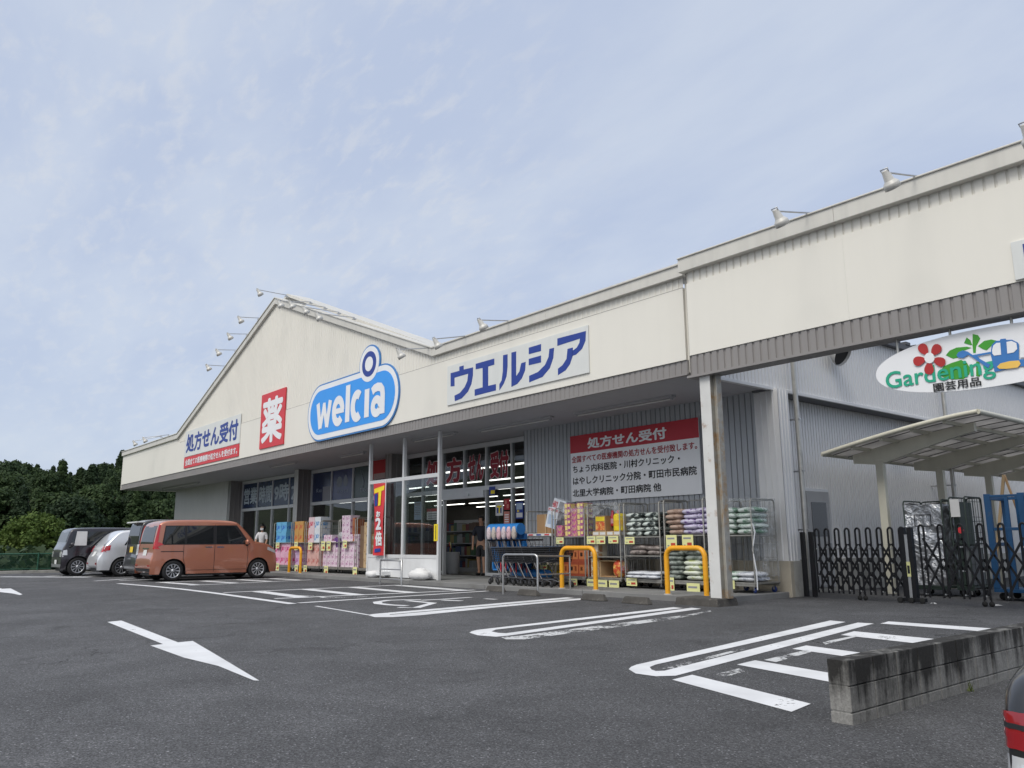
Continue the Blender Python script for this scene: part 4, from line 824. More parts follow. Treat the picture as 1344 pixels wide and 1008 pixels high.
def roll_cage(label, x0, x1, y0, h, shelves=(), dep=.78, cover=False, tags=(), castor=BLK, col=None, mesh=True, group='roll cages of goods along the shop front', cat='roll cage', z0=.1):
    c = col or CAGEM; w = x1-x0; t = thing('roll_cage', label, cat, (x0, y0, z0), 0, group)
    for x in (.02, w-.02):
        mb = MB(); s = 1 if x < w/2 else -1; k = .05
        mb.tube([(x, .02, .16), (x, .02, h-k), (x, .035, h-.02), (x, .02+k, h), (x, dep-.02-k, h), (x, dep-.035, h-.02), (x, dep-.02, h-k), (x, dep-.02, .16)], .014, c, 8)
        if mesh:
            for z in [.3+.28*i for i in range(int((h-.3)/.28)+1)]: mb.tube([(x, .02, z), (x, dep-.02, z)], .005, c, 5)
            for y in (.2, .39, .58): mb.tube([(x, y, .18), (x, y, h)], .005, c, 5)
        mb.build('side_frame', t)
    mb = MB(); mb.tube([(.02, dep-.02, h-.12), (.03, dep-.02, h-.02), (.08, dep-.02, h), (w-.08, dep-.02, h), (w-.03, dep-.02, h-.02), (w-.02, dep-.02, h-.12)], .013, c, 8)
    for z in (.25, .62, 1.0, 1.35): mb.tube([(.02, dep-.02, z), (w-.02, dep-.02, z)], .006, c, 5)
    for i in range(1, 7): mb.tube([(w*i/7, dep-.02, .18), (w*i/7, dep-.02, h)], .005, c, 5)
    mb.build('back_frame', t)
    mb = MB(); mb.box((.0, 0, .16), (w, dep, .19), c); mb.box((.01, .004, .12), (w-.01, .04, .159), c); mb.box((.01, dep-.04, .12), (w-.01, dep-.004, .159), c); mb.build('deck', t, bevel=.004)
    for z in shelves: mb = MB(); mb.box((.03, .01, z-.025), (w-.03, dep-.03, z), c); mb.build('shelf', t, bevel=.003)
    for x in (.08, w-.08):
        for y in (.09, dep-.09):
            mb = MB(); a = rnd.uniform(-.6, .6); mx = Matrix.Translation((x, y, .055)) @ Matrix.Rotation(a, 4, 'Z') @ Matrix.Rotation(R(90), 4, 'X')
            mb.lathe([(0, -.016), (.045, -.016), (.055, -.010), (.055, .010), (.045, .016), (0, .016)], castor, mx, 14); mb.bar((x, y-.02, .05), (x, y-.02, .125), .03, .006, STEEL); mb.bar((x, y+.02, .05), (x, y+.02, .125), .03, .006, STEEL); mb.build('castor', t)
    for u, z, tw, thh in tags:
        mb = MB(); a = rnd.uniform(-.05, .05); X = u*w; mb.box((X-tw/2, -.022, z-thh), (X+tw/2, -.018, z), YEL); tg = mb.build('price_tag', t)
        mb = MB(); mb.box((X-tw*.05, -.0245, z-thh*.82), (X+tw*.36, -.0222, z-thh*.55), PRINTR); mb.box((X-tw*.38, -.0245, z-thh*.3), (X+tw*.3, -.0222, z-thh*.18), PGREY); mb.box((X-tw*.38, -.0245, z-thh*.78), (X-tw*.2, -.0222, z-thh*.7), PGREY); mb.build('print', tg)
    if cover:
        mb = MB(); rows = []
        for i in range(9):
            y = -.02+(dep+.0)*i/8; rows.append([(w*j/10, y+.01*math.sin(j*2+i), h+.02-.035*math.sin(math.pi*j/10)*math.sin(math.pi*i/8)+.012*math.sin(i*3+j*5)) for j in range(11)])
        mb.grid(rows, FILM)
        mb.grid([[(w*j/10, -.02-.012*math.sin(j*3+i*1.7)*i/4, h+.02-i*.05*(1+.5*math.sin(j*.7))) for j in range(11)] for i in range(5)], FILM)
        mb.grid([[(w+.01+.012*math.sin(j*3+i), dep*j/8, h+.02-i*.28) for j in range(9)] for i in range(6)], FILM); mb.build('plastic_cover', t)
    return t
# goods ---------------------------------------------------------------
PROTO = {}
def print_mat(name, base, ink, sc=9, lo=.5, hi=.56, var=.1): return M(name, base, .5, var=var, vscale=5, dirt=(ink, lo, hi, sc))
def put(key, maker, name, cat, loc, rz, label, group):
    if key not in PROTO: o = maker(); o.name = name; o.data.name = name; PROTO[key] = o
    else: o = PROTO[key].copy(); COL.objects.link(o)
    o.location = loc; o.rotation_euler = (0, 0, rz); o['label'] = label; o['category'] = cat; o['group'] = group; return o
def sack_maker(d, mat, seed, stripe=None):
    def f():
        mb = MB(); blob(mb, (0, 0, d[2]/2), d, mat, 20, .55, .055, seed)
        for s in (-1, 1): mb.grid([[(s*(d[0]/2*.86), (j/6-.5)*d[1]*.8, d[2]*.47+.01*math.sin(j*2)) for j in range(7)], [(s*(d[0]/2*1.04), (j/6-.5)*d[1]*.86, d[2]*.42+.014*math.sin(j*2.5)) for j in range(7)]], mat)
        if stripe: blob(mb, (.0, 0, d[2]*.56), (d[0]*.52, d[1]*.62, d[2]*.92), stripe, 14, .6, .04, seed+1)
        return mb.build('sack', fixn=False)
    return f
def box_maker(d, mat, panels):
    def f():
        mb = MB(); mb.box((-d[0]/2, -d[1]/2, 0), (d[0]/2, d[1]/2, d[2]), mat)
        for u0, u1, v0, v1, m in panels:
            mb.box((-d[0]/2+u0*d[0], -d[1]/2-.0025, v0*d[2]), (-d[0]/2+u1*d[0], -d[1]/2-.0005, v1*d[2]), m)
            mb.box((d[0]/2+.0005, -d[1]/2+u0*d[1], v0*d[2]), (d[0]/2+.0025, -d[1]/2+u1*d[1], v1*d[2]), m)
        return mb.build('box', bevel=.005)
    return f
def pile(x, y, z, n, d, key, mat, what, where, group, rz=0, stripe=None, cat='sack', name='sack', jit=.03):
    for i in range(n):
        pos = 'only one' if n == 1 else ('topmost' if i == n-1 else 'bottom one' if i == 0 else ORD[n-1-i]+' from the top')
        put(key+str(i % 2), sack_maker(d, mat, hash_(key)+i % 2, stripe), name, cat, (x+rnd.uniform(-jit, jit), y+rnd.uniform(-jit, jit), z+i*d[2]*.80), rz+rnd.uniform(-.08, .08)+(math.pi if i % 2 else 0), f'{what}, {pos} {where}', group)
def hash_(s): return sum(ord(c)*(i+3) for i, c in enumerate(s)) % 97
def boxes(x, y, z, nx, nz, d, key, mat, panels, what, where, group, cat='box', name='carton', skip=(), gap=.006, ny=1, colref='the carts'):
    for i in range(nx):
        for k in range(nz):
            if (i, k) in skip: continue
            col = '' if nx == 1 else f', {ORD[i]} from {colref}'
            row = 'bottom' if k == 0 else ORD[k-1+1]+' up'
            put(key, box_maker(d, mat, panels), name, cat, (x+i*(d[0]+gap), y+rnd.uniform(-.008, .008), z+k*(d[2]+.002)), rnd.uniform(-.02, .02), f'{what}{col}, {row}, {where}', group)
PSTER = M('pink_print', (.50, .10, .28), .5, dirt=((.62, .46, .16), .52, .56, 26)); PPALE = M('pale_yellow_card', (.75, .62, .22), .5); MAG = M('magenta_card', (.34, .06, .24), .5, dirt=((.62, .45, .24), .52, .57, 28))
CARD = M('cardboard', (.36, .22, .11), .8, var=.1); CARD2 = M('pale_cardboard', (.46, .33, .19), .8, var=.1); ORG = M('orange_carton', (.30, .06, .025), .6, var=.1); ORG2 = M('orange_panel', (.46, .15, .05), .6)
fz = lambda px, py, y=12.4: aY(px, py, y).z-.1
YC = 12.4
# A: flattened cardboard cage by the carts
A = roll_cage('steel roll cage holding cut cardboard trays beside the shopping carts', -14.66, -13.74, YC, 1.63, (fz(707, 703.5),), tags=[(.25, .46, .2, .14), (.7, .46, .22, .14)])
za = aY(707, 703.5, YC).z
mb = MB(); mb.box((-.4, -.005, 0), (.4, .005, .50), CARD); mb.box((-.09, -.03, 0), (-.05, -.006, .5), CARD2); mb.box((-.4, .0051, .0), (-.36, .3, .45), CARD); mb.box((-.42, -.16, 0), (.42, -.01, .03), CARD2); o = mb.build('cardboard_tray', bevel=.004); o.location = (-14.2, YC+.3, za); tag(o, 'brown cut cardboard tray standing in the cage by the carts', 'cardboard tray')
mb = MB(); mb.box((-.42, -.02, 0), (.42, .1, .055), SIGNP)
for k in range(3): mb.box((-.36+.28*k, -.024, .012), (-.2+.28*k, -.0201, .042), (RED, NAVY, RED)[k])
o = mb.build('price_rail', bevel=.003); o.location = (-14.2, YC+.02, za); tag(o, 'white printed price rail at the front of the cardboard cage shelf', 'price rail')
TW = print_mat('towel_wrap', (.62, .66, .72), (.35, .42, .55), 5, .52, .62)
mb = MB(); mb.box((-.15, -.11, 0), (.15, .11, .46), TW); mb.box((-.152, -.112, .38), (.152, .112, .44), M('pack_red', (.42, .10, .12), .5, dirt=((.6, .58, .6), .5, .56, 18))); mb.box((-.10, -.113, .08), (.10, -.1105, .3), LBL); o = mb.build('towel_pack', bevel=.02); o.location = (-13.95, YC+.22, za+.18); o.rotation_euler = (0, R(14), .2); tag(o, 'white tall plastic pack leaning on the cardboard tray', 'pack')
mb = MB(); mb.box((-.17, -.14, 0), (.17, .14, .26), TW); mb.box((-.172, -.142, .05), (-.04, .142, .2), MATS['pack_red']); mb.box((.0, -.143, .04), (.12, -.1405, .22), PGREY); o = mb.build('towel_pack', bevel=.02); o.location = (-13.82, YC+.35, 1.72); o.rotation_euler = (0, R(18), .3); tag(o, 'white and grey wrapped pack lying across the cage top', 'pack')
boxes(-14.45, YC+.25, .1+.2, 3, 1, (.26, .3, .22), 'noodle', M('cream_wrap', (.66, .58, .35), .5, dirt=((.7, .68, .6), .5, .6, 8)), [(.08, .92, .12, .5, PYEL)], 'cream and yellow wrapped carton', 'deck of the cardboard cage', 'cream cartons low in the cardboard cage')
# B: pink boxes above orange cartons
zb = aY(745, 704, YC).z; roll_cage('steel roll cage with pink boxes above orange brown cartons', -13.68, -12.70, YC, 1.66, (zb-.1,), cover=True, tags=[(.22, zb-.12, .24, .14), (.12, .14, .24, .14), (.62, .14, .26, .15)])
for (i, n) in enumerate((2, 6, 5, 6)):
    boxes(-13.46+.20*i, YC+.12+(.0 if i < 1 else .06), zb+.002, 1, n, (.185, .30, .118), 'pinkbox'+('a', 'b')[i % 2], (PSTER, MAG)[i % 2], [(.06, .48, .1, .9, PPALE if i % 2 else MAG), (.58, .94, .35, .85, (PSTER, PPALE)[i % 2])], f'pink and yellow box in the {ORD[i]} column', 'pink cage shelf', 'pink and yellow boxes')
boxes(-13.42, YC+.24, .1+.195, 3, 2, (.30, .38, .30), 'orangecarton', ORG, [(.06, .94, .18, .80, ORG2), (.18, .42, .38, .66, INK), (.60, .80, .34, .70, ORG)], 'orange brown carton', 'deck of the pink box cage', 'orange brown cartons', skip=())
# C: plastic covered cage
zc = aY(792, 703, YC).z; roll_cage('roll cage wrapped over in clear plastic with yellow and red goods', -12.64, -11.66, YC, 1.70, (zc-.1, .62), cover=True, tags=[(.16, zc-.11, .26, .16), (.45, zc-.11, .26, .16), (.82, zc-.11, .28, .15), (.14, .15, .28, .27), (.46, .14, .28, .28), (.80, .14, .28, .28)])
boxes(-12.42, YC+.2, zc+.002, 4, 1, (.20, .28, .09), 'traybox', CARD2, [(.1, .9, .2, .8, PPR)], 'low pale tray', 'under the yellow tins', 'pale trays on the plastic covered shelf')
mb = MB(); mb.box((-.15, -.12, 0), (.15, .12, .32), CARD); mb.box((-.13, -.125, .02), (.13, -.1205, .2), M('food_red', (.55, .10, .03), .5, dirt=((.7, .4, .1), .5, .6, 12))); mb.box((-.13, -.125, .21), (.13, -.1205, .3), PYEL); o = mb.build('carton', bevel=.004); o.location = (-12.3, YC+.2, zc+.095); tag(o, 'carton with red and yellow front under the plastic cover', 'box')
mb = MB(); mb.lathe([(0, 0), (.13, 0), (.135, .02), (.135, .30), (.12, .34), (.08, .36), (0, .36)], PYEL, None, 24); mb.lathe([(.137, .1), (.137, .22)], M('amber_label', (.75, .45, .02), .4), None, 24); o = mb.build('tin'); o.location = (-11.86, YC+.22, zc+.095); tag(o, 'bright yellow tub at the end of the plastic covered shelf', 'tub')
for k in range(2):
    mb = MB(); mb.lathe([(0, 0), (.05, 0), (.055, .02), (.055, .2), (.03, .26), (.022, .33), (0, .335)], M('bottle_red', (.45, .03, .05), .3), None, 18); mb.lathe([(.056, .06), (.056, .16)], M('bottle_label', (.6, .35, .4), .5), None, 18); o = mb.build('bottle'); o.location = (-12.14+.16*k, YC+.3, zc+.095+.30*0+.1); tag(o, ('red bottle next to the red and yellow carton', 'red bottle nearer the yellow tub')[k], 'bottle', 'red bottles under the plastic cover')
boxes(-12.48, YC+.2, .295, 1, 4, (.2, .3, .17), 'floralbox', M('floral_card', (.55, .50, .40), .6, dirt=((.35, .12, .06), .55, .62, 14)), [(.1, .5, .2, .8, CARD)], 'cream carton with brown print', 'deck of the plastic covered cage', 'cream printed cartons')
mb = MB(); mb.box((-.24, -.2, 0), (-.22, .2, .34), CARD2); mb.box((.22, -.2, 0), (.24, .2, .34), CARD2); mb.box((-.219, .18, 0), (.219, .2, .34), CARD); mb.box((-.219, -.2, .32), (.219, .179, .34), CARD2); mb.box((-.219, -.2, 0), (.219, .179, .02), CARD); o = mb.build('carton', bevel=.003); o.location = (-12.13, YC+.3, .295); tag(o, 'open empty brown carton on the deck of the plastic covered cage', 'box')
pile(-11.83, YC+.2, .295, 1, (.26, .24, .36), 'redbag', M('red_food_bag', (.55, .07, .03), .4, dirt=((.75, .5, .12), .5, .6, 9)), 'red and orange food bag', 'on the deck by the empty carton', 'food bags', name='food_bag', cat='bag')
# D: three-shelf cage of garden sacks
zd = aY(840, 704, YC).z; zd2 = aY(840, 729, YC).z
roll_cage('three level roll cage with black and white sacks on its top shelf', -11.58, -10.60, YC, 1.70, (zd-.1, zd2-.1), tags=[(.20, zd-.11, .26, .14), (.22, .20, .28, .15)])
BWS = print_mat('black_white_sack', (.58, .64, .60), (.03, .04, .04), 7, .48, .54); BRS = print_mat('brown_sack', (.30, .26, .24), (.11, .09, .085), 8, .48, .58); WTS = print_mat('white_sack_print', (.66, .68, .72), (.30, .33, .38), 6, .52, .62)
for k, x in enumerate((-11.33, -10.86)): pile(x, YC+.3, zd, 5, (.46, .56, .115), 'bw'+str(k), BWS, 'black and white garden sack', ('of the pile over the brown sacks', 'of the pile beside the beige sacks')[k], 'black and white garden sacks')
pile(-11.3, YC+.3, zd2, 2, (.46, .5, .12), 'brown', BRS, 'brown patterned sack', 'of the slumped pair on the middle shelf', 'brown sacks on the middle shelf'); pile(-10.85, YC+.3, zd2, 2, (.44, .5, .11), 'brownb', BRS, 'brown patterned sack', 'of the flat pair on the middle shelf', 'brown sacks on the middle shelf')
for k, x in enumerate((-11.3, -10.9)): pile(x, YC+.22, .295, 2, (.50, .58, .08), 'flat'+str(k), WTS, 'flat white sack', ('on the three level deck, carton end', 'on the three level deck, hoop end')[k], 'flat white sacks')
# E: beige and purple sacks
ze = aY(897, 702, YC).z; roll_cage('roll cage of beige and purple sacks right beside the white post', -10.52, -9.54, YC, 1.72, (ze-.1,), tags=[(.22, ze-.10, .26, .27), (.62, ze-.10, .26, .26), (.70, .15, .30, .30), (.18, .24, .12, .26)])
PUR = print_mat('purple_sack', (.52, .49, .62), (.14, .07, .26), 6, .54, .58); BEI = print_mat('beige_sack', (.42, .31, .25), (.24, .15, .11), 9, .50, .60); GRS = print_mat('green_sack', (.28, .31, .28), (.08, .10, .085), 8, .45, .58); LIM = print_mat('lime_white_sack', (.62, .65, .56), (.40, .45, .14), 6, .54, .6)
pile(-10.29, YC+.3, ze, 5, (.40, .56, .12), 'beige', BEI, 'beige printed sack', 'of the beige pile', 'beige sacks'); pile(-9.93, YC+.28, ze, 5, (.38, .56, .118), 'purple', PUR, 'purple and lilac sack', 'of the pile touching the beige sacks', 'purple sacks'); pile(-9.64, YC+.3, ze, 5, (.34, .54, .122), 'purpleb', PUR, 'purple and lilac sack', 'of the pile against the white post', 'purple sacks')
pile(-10.30, YC+.28, .295, 6, (.38, .56, .11), 'green', GRS, 'dull green sack', 'of the tall green pile behind the hoop', 'green sacks'); pile(-9.86, YC+.24, .295, 4, (.42, .56, .11), 'lime', LIM, 'white and lime sack', 'of the white pile behind the hoop', 'white and lime sacks'); pile(-9.9, YC+.3, .295+4*.088, 2, (.46, .5, .12), 'greenb', GRS, 'dull green sack', 'lying over the white and lime pile', 'green sacks')
# F: cage behind the post
xf0, xf1, yf = -9.36, -8.60, 12.55; zf = aY(970, 702, yf).z
roll_cage('roll cage with blue castors and plastic sheeting at the wall corner', xf0, xf1, yf, 1.66, (zf-.1,), cover=True, castor=M('blue_castor', (.02, .04, .16), .5), tags=[(.22, .22, .34, .15)])
GW = print_mat('pale_green_sack', (.60, .66, .63), (.16, .28, .20), 6, .50, .58)
for k, x in enumerate((-9.18, -8.79)): pile(x, yf+.3, zf, 5, (.40, .58, .12), 'gw'+str(k), GW, 'pale green and white sack', ('of the pile behind the white post', 'of the pile at the wall corner')[k], 'pale green sacks')
for k, x in enumerate((-9.18, -8.79)): pile(x, yf+.28, .295, 2, (.40, .58, .10), 'gx'+str(k), WTS if k else GW, 'pale printed sack', ('low on the deck behind the white post', 'low on the deck at the wall corner')[k], 'pale sacks low by the corner')
mb = MB(); mb.tube([(0, 0, .0), (.01, -.01, .3), (-.05, 0, .7), (.02, 0, 1.0), (-.02, 0, 1.15)], .012, SIGNW, 6); o = mb.build('strap'); o.location = (-8.58, yf+.02, .17); tag(o, 'white strap dangling down the corner roll cage', 'strap')
# far cages beside the orange car
YD = 12.3
def far(label, pa, pb, sh, tags=(), h=1.68): return roll_cage(label, aY(pa, 720, YD).x, aY(pb, 720, YD).x, YD, h, sh, tags=tags, mesh=True)
gzl = lambda px, py: aY(px, py, YD).z
def pack(key, base, ink, d, x, z, nx, nz, what, where, group, lid=None, colref='the orange car', skip=()):
    boxes(x, YD+.25, z, nx, nz, d, key, print_mat(key+'_wrap', base, ink, 9, .58, .62), [(.25, .75, .32, .66, print_mat(key+'_face', ink, base, 14, .5, .58))], what, where, group, 'pack', 'tissue_pack', gap=.012, colref=colref, skip=skip)
far('roll cage of blue and pink tissue packs at the nose of the orange car', 358, 381, (gzl(370, 712)-.1,), [(.3, gzl(370, 712)-.1, .3, .2), (.35, .25, .3, .25)])
X = aY(358, 720, YD).x; pack('bluepack', (.14, .42, .66), (.02, .12, .50), (.42, .36, .36), X+.30, gzl(370, 712)+.002, 2, 2, 'blue tissue pack', 'top shelf', 'blue tissue packs'); pack('pinkpack', (.72, .42, .55), (.55, .03, .18), (.42, .36, .38), X+.30, .3, 3, 2, 'pink tissue pack', 'bottom deck', 'pink tissue packs')
far('roll cage of amber tissue packs behind the far yellow hoop', 382.5, 399, (gzl(390, 712)-.1,), [(.4, gzl(390, 712)-.08, .28, .28), (.5, .22, .26, .28)])
X = aY(382.5, 720, YD).x; pack('amberpack', (.54, .30, .08), (.50, .08, .03), (.34, .36, .36), X+.22, gzl(390, 712)+.002, 2, 2, 'amber and red pack', 'upper amber shelf', 'amber packs'); pack('lilacpack', (.60, .42, .62), (.40, .10, .35), (.34, .36, .36), X+.36, .3, 1, 2, 'lilac tissue pack', 'deck behind the far hoop', 'lilac tissue packs')
far('roll cage of red and white packs, third from the orange car', 400.5, 419, (gzl(410, 712)-.1,), [(.4, gzl(410, 712)-.1, .3, .24), (.1, .22, .26, .26)], 1.66)
X = aY(400.5, 720, YD).x; pack('redpack', (.70, .55, .58), (.55, .03, .08), (.42, .36, .42), X+.27, gzl(410, 712)+.002, 1, 2, 'red and white pack', 'top shelf, third far cage', 'red and white packs'); pack('skypack', (.66, .70, .74), (.10, .28, .55), (.42, .36, .42), X+.74, gzl(410, 712)+.002, 1, 2, 'white and sky blue pack', 'top shelf, third far cage', 'white and sky blue packs'); pack('salmonpack', (.68, .42, .38), (.50, .14, .12), (.34, .36, .36), X+.2, .3, 3, 2, 'salmon pink pack', 'deck, third far cage', 'salmon pink packs')
far('mostly bare roll cage with a sagging hood over mauve boxes', 420.5, 443.5, (gzl(432, 711.5)-.1,), [(.18, gzl(432, 711.5)-.07, .28, .3), (.5, gzl(432, 711.5)-.07, .28, .3), (.4, .22, .28, .28)])
X = aY(420.5, 720, YD).x; pack('mauvebox', (.70, .58, .66), (.36, .10, .28), (.27, .34, .20), X+.2, .3, 4, 5, 'mauve and white box', 'hooded cage deck', 'mauve boxes', skip=((2, 4), (3, 3), (3, 4)), colref='the far hoop'); pack('deepbox', (.14, .05, .24), (.08, .02, .16), (.34, .3, .3), X+.95, .3+3*.202, 1, 1, 'deep purple box', 'on the mauve boxes', 'purple boxes')
mb = MB(); blob(mb, (0, 0, .16), (.4, .3, .34), M('clear_grey_pack', (.5, .53, .56), .4), 16, .6, .08, 4); o = mb.build('pack'); o.location = (X+1.0, YD+.3, gzl(432, 711.5)); tag(o, 'pale grey plastic pack alone on the hooded cage shelf', 'pack')
far('roll cage of mauve boxes above and below, next to the brown cartons', 444.5, 465.5, (gzl(455, 710.5)-.1,), [(.42, gzl(455, 710.5)-.07, .26, .24)])
X = aY(444.5, 720, YD).x; pack('mauvebox', (.70, .58, .66), (.36, .10, .28), (.27, .34, .20), X+.16, gzl(455, 710.5)+.002, 2, 4, 'mauve and white box', 'full mauve shelf', 'mauve boxes', colref='the hooded cage'); pack('mauvebox', (.70, .58, .66), (.36, .10, .28), (.27, .34, .20), X+.16, .3, 4, 5, 'mauve and white box', 'full mauve deck', 'mauve boxes', colref='the hooded cage'); pack('rustbox', (.36, .12, .05), (.25, .07, .03), (.14, .34, .72), X+.78, gzl(455, 710.5)+.002, 1, 1, 'upright rust coloured carton', 'shelf of the full mauve cage', 'rust cartons')
far('roll cage stacked with brown cartons next to the glass screen', 467, 486, (), [(.02, .22, .26, .34)], 1.72)
X = aY(467, 720, YD).x; boxes(X+.56, YD+.25, .3, 1, 5, (.34, .38, .27), 'browncarton', CARD2, [(.42, .58, .42, .6, INK), (.1, .3, .7, .85, CARD)], 'brown carton', 'tall stack by the glass screen', 'brown cartons'); boxes(X+.92, YD+.25, .3, 1, 4, (.3, .38, .25), 'browncartonb', CARD, [(.3, .7, .35, .7, M('card_label', (.35, .40, .28), .6))], 'labelled brown carton', 'short stack touching the glass screen', 'brown cartons'); boxes(X+.2, YD+.3, .3, 1, 3, (.28, .38, .42), 'darkcarton', M('dark_carton', (.16, .10, .06), .8), [], 'dark brown carton', 'stack by the mauve boxes', 'brown cartons')

# ------------------------------------------------------------------ shopping carts, nested along the shop front
BASK = M('black_basket', (.012, .012, .014), .45, var=.2); CBLUE = M('cart_blue', (.02, .17, .46), .4, var=.1); CARTM = M('cart_tube', (.14, .14, .15), .38, .7, var=.1); CRED = M('cart_red', (.45, .03, .04), .5)
PADC = [M('pad_pale', (.55, .48, .50), .6, dirt=((.35, .18, .2), .55, .62, 30)), M('pad_rose', (.58, .38, .42), .6, dirt=((.2, .12, .14), .56, .63, 26)), M('pad_sand', (.45, .40, .36), .6, dirt=((.2, .15, .14), .55, .63, 28))]
def cart_parts(t, kid, pad=0):
    mb = MB()
    for s in (-1, 1):
        y = .21*s; mb.tube([(.50, y*.8, .11), (.30, y*.9, .16), (-.36, y, .17), (-.42, y, .11)], .012, CARTM, 6); mb.tube([(-.02, y, .165), (-.30, y, .55), (-.46, y, .97)], .012, CARTM, 6); mb.tube([(-.22, y, .46), (.42, y*.75, .60)], .010, CARTM, 6)
    mb.tube([(.5, -.17, .11), (.5, .17, .11)], .010, CARTM, 6); mb.tube([(-.3, -.21, .165), (-.3, .21, .165)], .010, CARTM, 6); mb.build('frame', t)
    mb = MB(); mb.tube([(-.46, -.23, .97), (-.46, .23, .97)], .019, BLK if not kid else CBLUE, 10); mb.build('handle', t)
    m = CBLUE if kid else BASK; mb = MB(); z0, z1, xa, xb, wa, wb = .50, .80, -.36, .50, .23, .15
    def ring(z, e): return [(xa-e, -wa-e*.5, z), (xb+e*1.2, -wb-e*.4, z+ .02), (xb+e*1.2, wb+e*.4, z+.02), (xa-e, wa+e*.5, z)]
    for k in range(8):
        z = z0+(z1-z0)*k/7; mb.tube(ring(z, .06*k/7), .014 if k == 7 else .008, m, 6, closed=True, smooth=False)
    a, b = ring(z0, 0), ring(z1, .06)
    for i in range(4):
        n = 18 if i % 2 == 0 else 8
        for j in range(n+1):
            p = Vector(a[i]).lerp(Vector(a[(i+1) % 4]), j/n); q = Vector(b[i]).lerp(Vector(b[(i+1) % 4]), j/n); mb.bar(p, q, .011, .011, m)
    for j in range(14): mb.bar(Vector(a[0]).lerp(Vector(a[1]), j/13), Vector(a[3]).lerp(Vector(a[2]), j/13), .011, .011, m)
    mb.build('basket', t)
    for x, y in ((-.42, -.2), (-.42, .2), (.5, -.16), (.5, .16)):
        mb = MB(); mx = Matrix.Translation((x, y, .055)) @ Matrix.Rotation(R(90), 4, 'X'); mb.lathe([(0, -.014), (.045, -.014), (.055, -.008), (.055, .008), (.045, .014), (0, .014)], RUB, mx, 14); mb.bar((x, y, .06), (x, y, .12), .03, .04, CARTM); mb.build('wheel', t)
    if kid:
        mb = MB(); mb.box((-.40, -.2, .28), (.0, .2, .32), CBLUE); mb.box((-.42, -.2, .32), (-.38, .2, .52), CBLUE); blob(mb, (.28, 0, .22), (.30, .30, .22), CBLUE, 14, .6, .03, 2); mb.box((-.1, -.215, .25), (-.06, -.195, .5), CRED); mb.build('seat', t, bevel=.01)
        mb = MB(); mb.tube([(-.46, -.2, 1.22), (-.27, -.2, 1.22)], [.13, .13], CBLUE, 18); mb.box((-.42, -.06, .8), (-.34, .04, 1.12), CBLUE); mb.tube([(-.46, -.2, .97), (-.42, -.2, 1.1)], .02, CBLUE, 6)
        mb.tube([(-.36, -.23, .98), (-.36, .0, 1.0)], .02, CBLUE, 6); mb.build('hood', t)
        mb = MB(); blob(mb, (-.37, -.32, 1.13), (.14, .09, .30), PADC[pad], 16, .6, .0, 1); mb.build('pad', t)
KC = []
for v in range(3):
    t = thing('shopping_cart', 'x', 'shopping cart', (0, 0, .1), 0, 'shopping carts nested by the doorway'); cart_parts(t, True, v); KC.append(t)
x0 = aY(650, 715, 12.0).x+.36; used = set()
for i in range(6):
    v = (0, 2, 1, 0, 1, 2)[i]; lab = f'blue child cart with a pale padded bar, {ORD[i]} of its row from the doorway'; loc = (x0+i*.185, 12.15, .1)
    if v not in used: used.add(v); t = KC[v]; t.location = loc; t['label'] = lab
    else: dup(KC[v], loc, 0, lab)
    
t = thing('shopping_cart', 'black basket cart standing first in line by the doorway', 'shopping cart', (0, 0, .1), 0, 'shopping carts nested by the doorway'); cart_parts(t, False)
x1 = aY(648, 740, 11.62).x+.55
for i in range(6):
    loc = (x1+i*.27, 11.62+.01*(i % 2), .1)
    if i == 0: t.location = loc; t.rotation_euler = (0, 0, .03)
    else: dup(t, loc, rnd.uniform(-.02, .02), f'black basket cart, {ORD[i]} in its nested line from the doorway')
p = aZ(601, 752, .1); mb = MB(); mb.lathe([(0, 0), (.19, 0), (.21, .02), (.23, .62), (.24, .64), (.22, .65), (.21, .6), (0, .58)], M('bin_white', (.45, .45, .46), .5), None, 24); o = mb.build('umbrella_bin'); o.location = (p.x+.4, 14.6, .1); tag(o, 'white round bin of umbrellas just inside the doorway', 'bin')
for k, (c, cn) in enumerate(((NAVY, 'navy'), (INK, 'black'), (RED, 'red'), (YEL, 'pale yellow'))): mb = MB(); mb.tube([(rnd.uniform(-.1, .1), rnd.uniform(-.1, .1), .1), (rnd.uniform(-.16, .16), rnd.uniform(-.16, .16), .95)], [.03, .012], c, 8); u = mb.build('umbrella'); u.location = (p.x+.4, 14.6, .1); tag(u, f'folded {cn} umbrella sticking out of the white bin', 'umbrella')
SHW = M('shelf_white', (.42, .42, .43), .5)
def store_shelf(x, y, label, n, cols, rz=0, w=1.8):
    t = thing('store_shelf', label, 'store shelf', (x, y, .1), rz); mb = MB(); mb.box((0, 0, 0), (w, .5, .12), SHW); mb.box((0, .46, .12), (w, .5, 1.7), SHW)
    for k in range(1, n): mb.box((0, .02, .12+.4*k-.03), (w, .459, .12+.4*k), SHW)
    mb.build('frame', t); mb = MB(); rg = random.Random(int(x*10))
    for k in range(n):
        xx = .03
        while xx < w-.15: ww = rg.uniform(.09, .22); mb.box((xx, .05, .121+.4*k), (xx+ww, .4, .12+.4*k+rg.uniform(.18, .33)), rg.choice(cols)); xx += ww+.01
    mb.build('goods', t)
    tag(KIDS[t.name][-1], kind='stuff')
GD = [M('goods_'+n, c, .5) for n, c in (('red', (.22, .05, .05)), ('blue', (.05, .08, .18)), ('white', (.32, .32, .32)), ('yellow', (.30, .24, .08)), ('green', (.07, .14, .08)), ('brown', (.16, .10, .07)))]
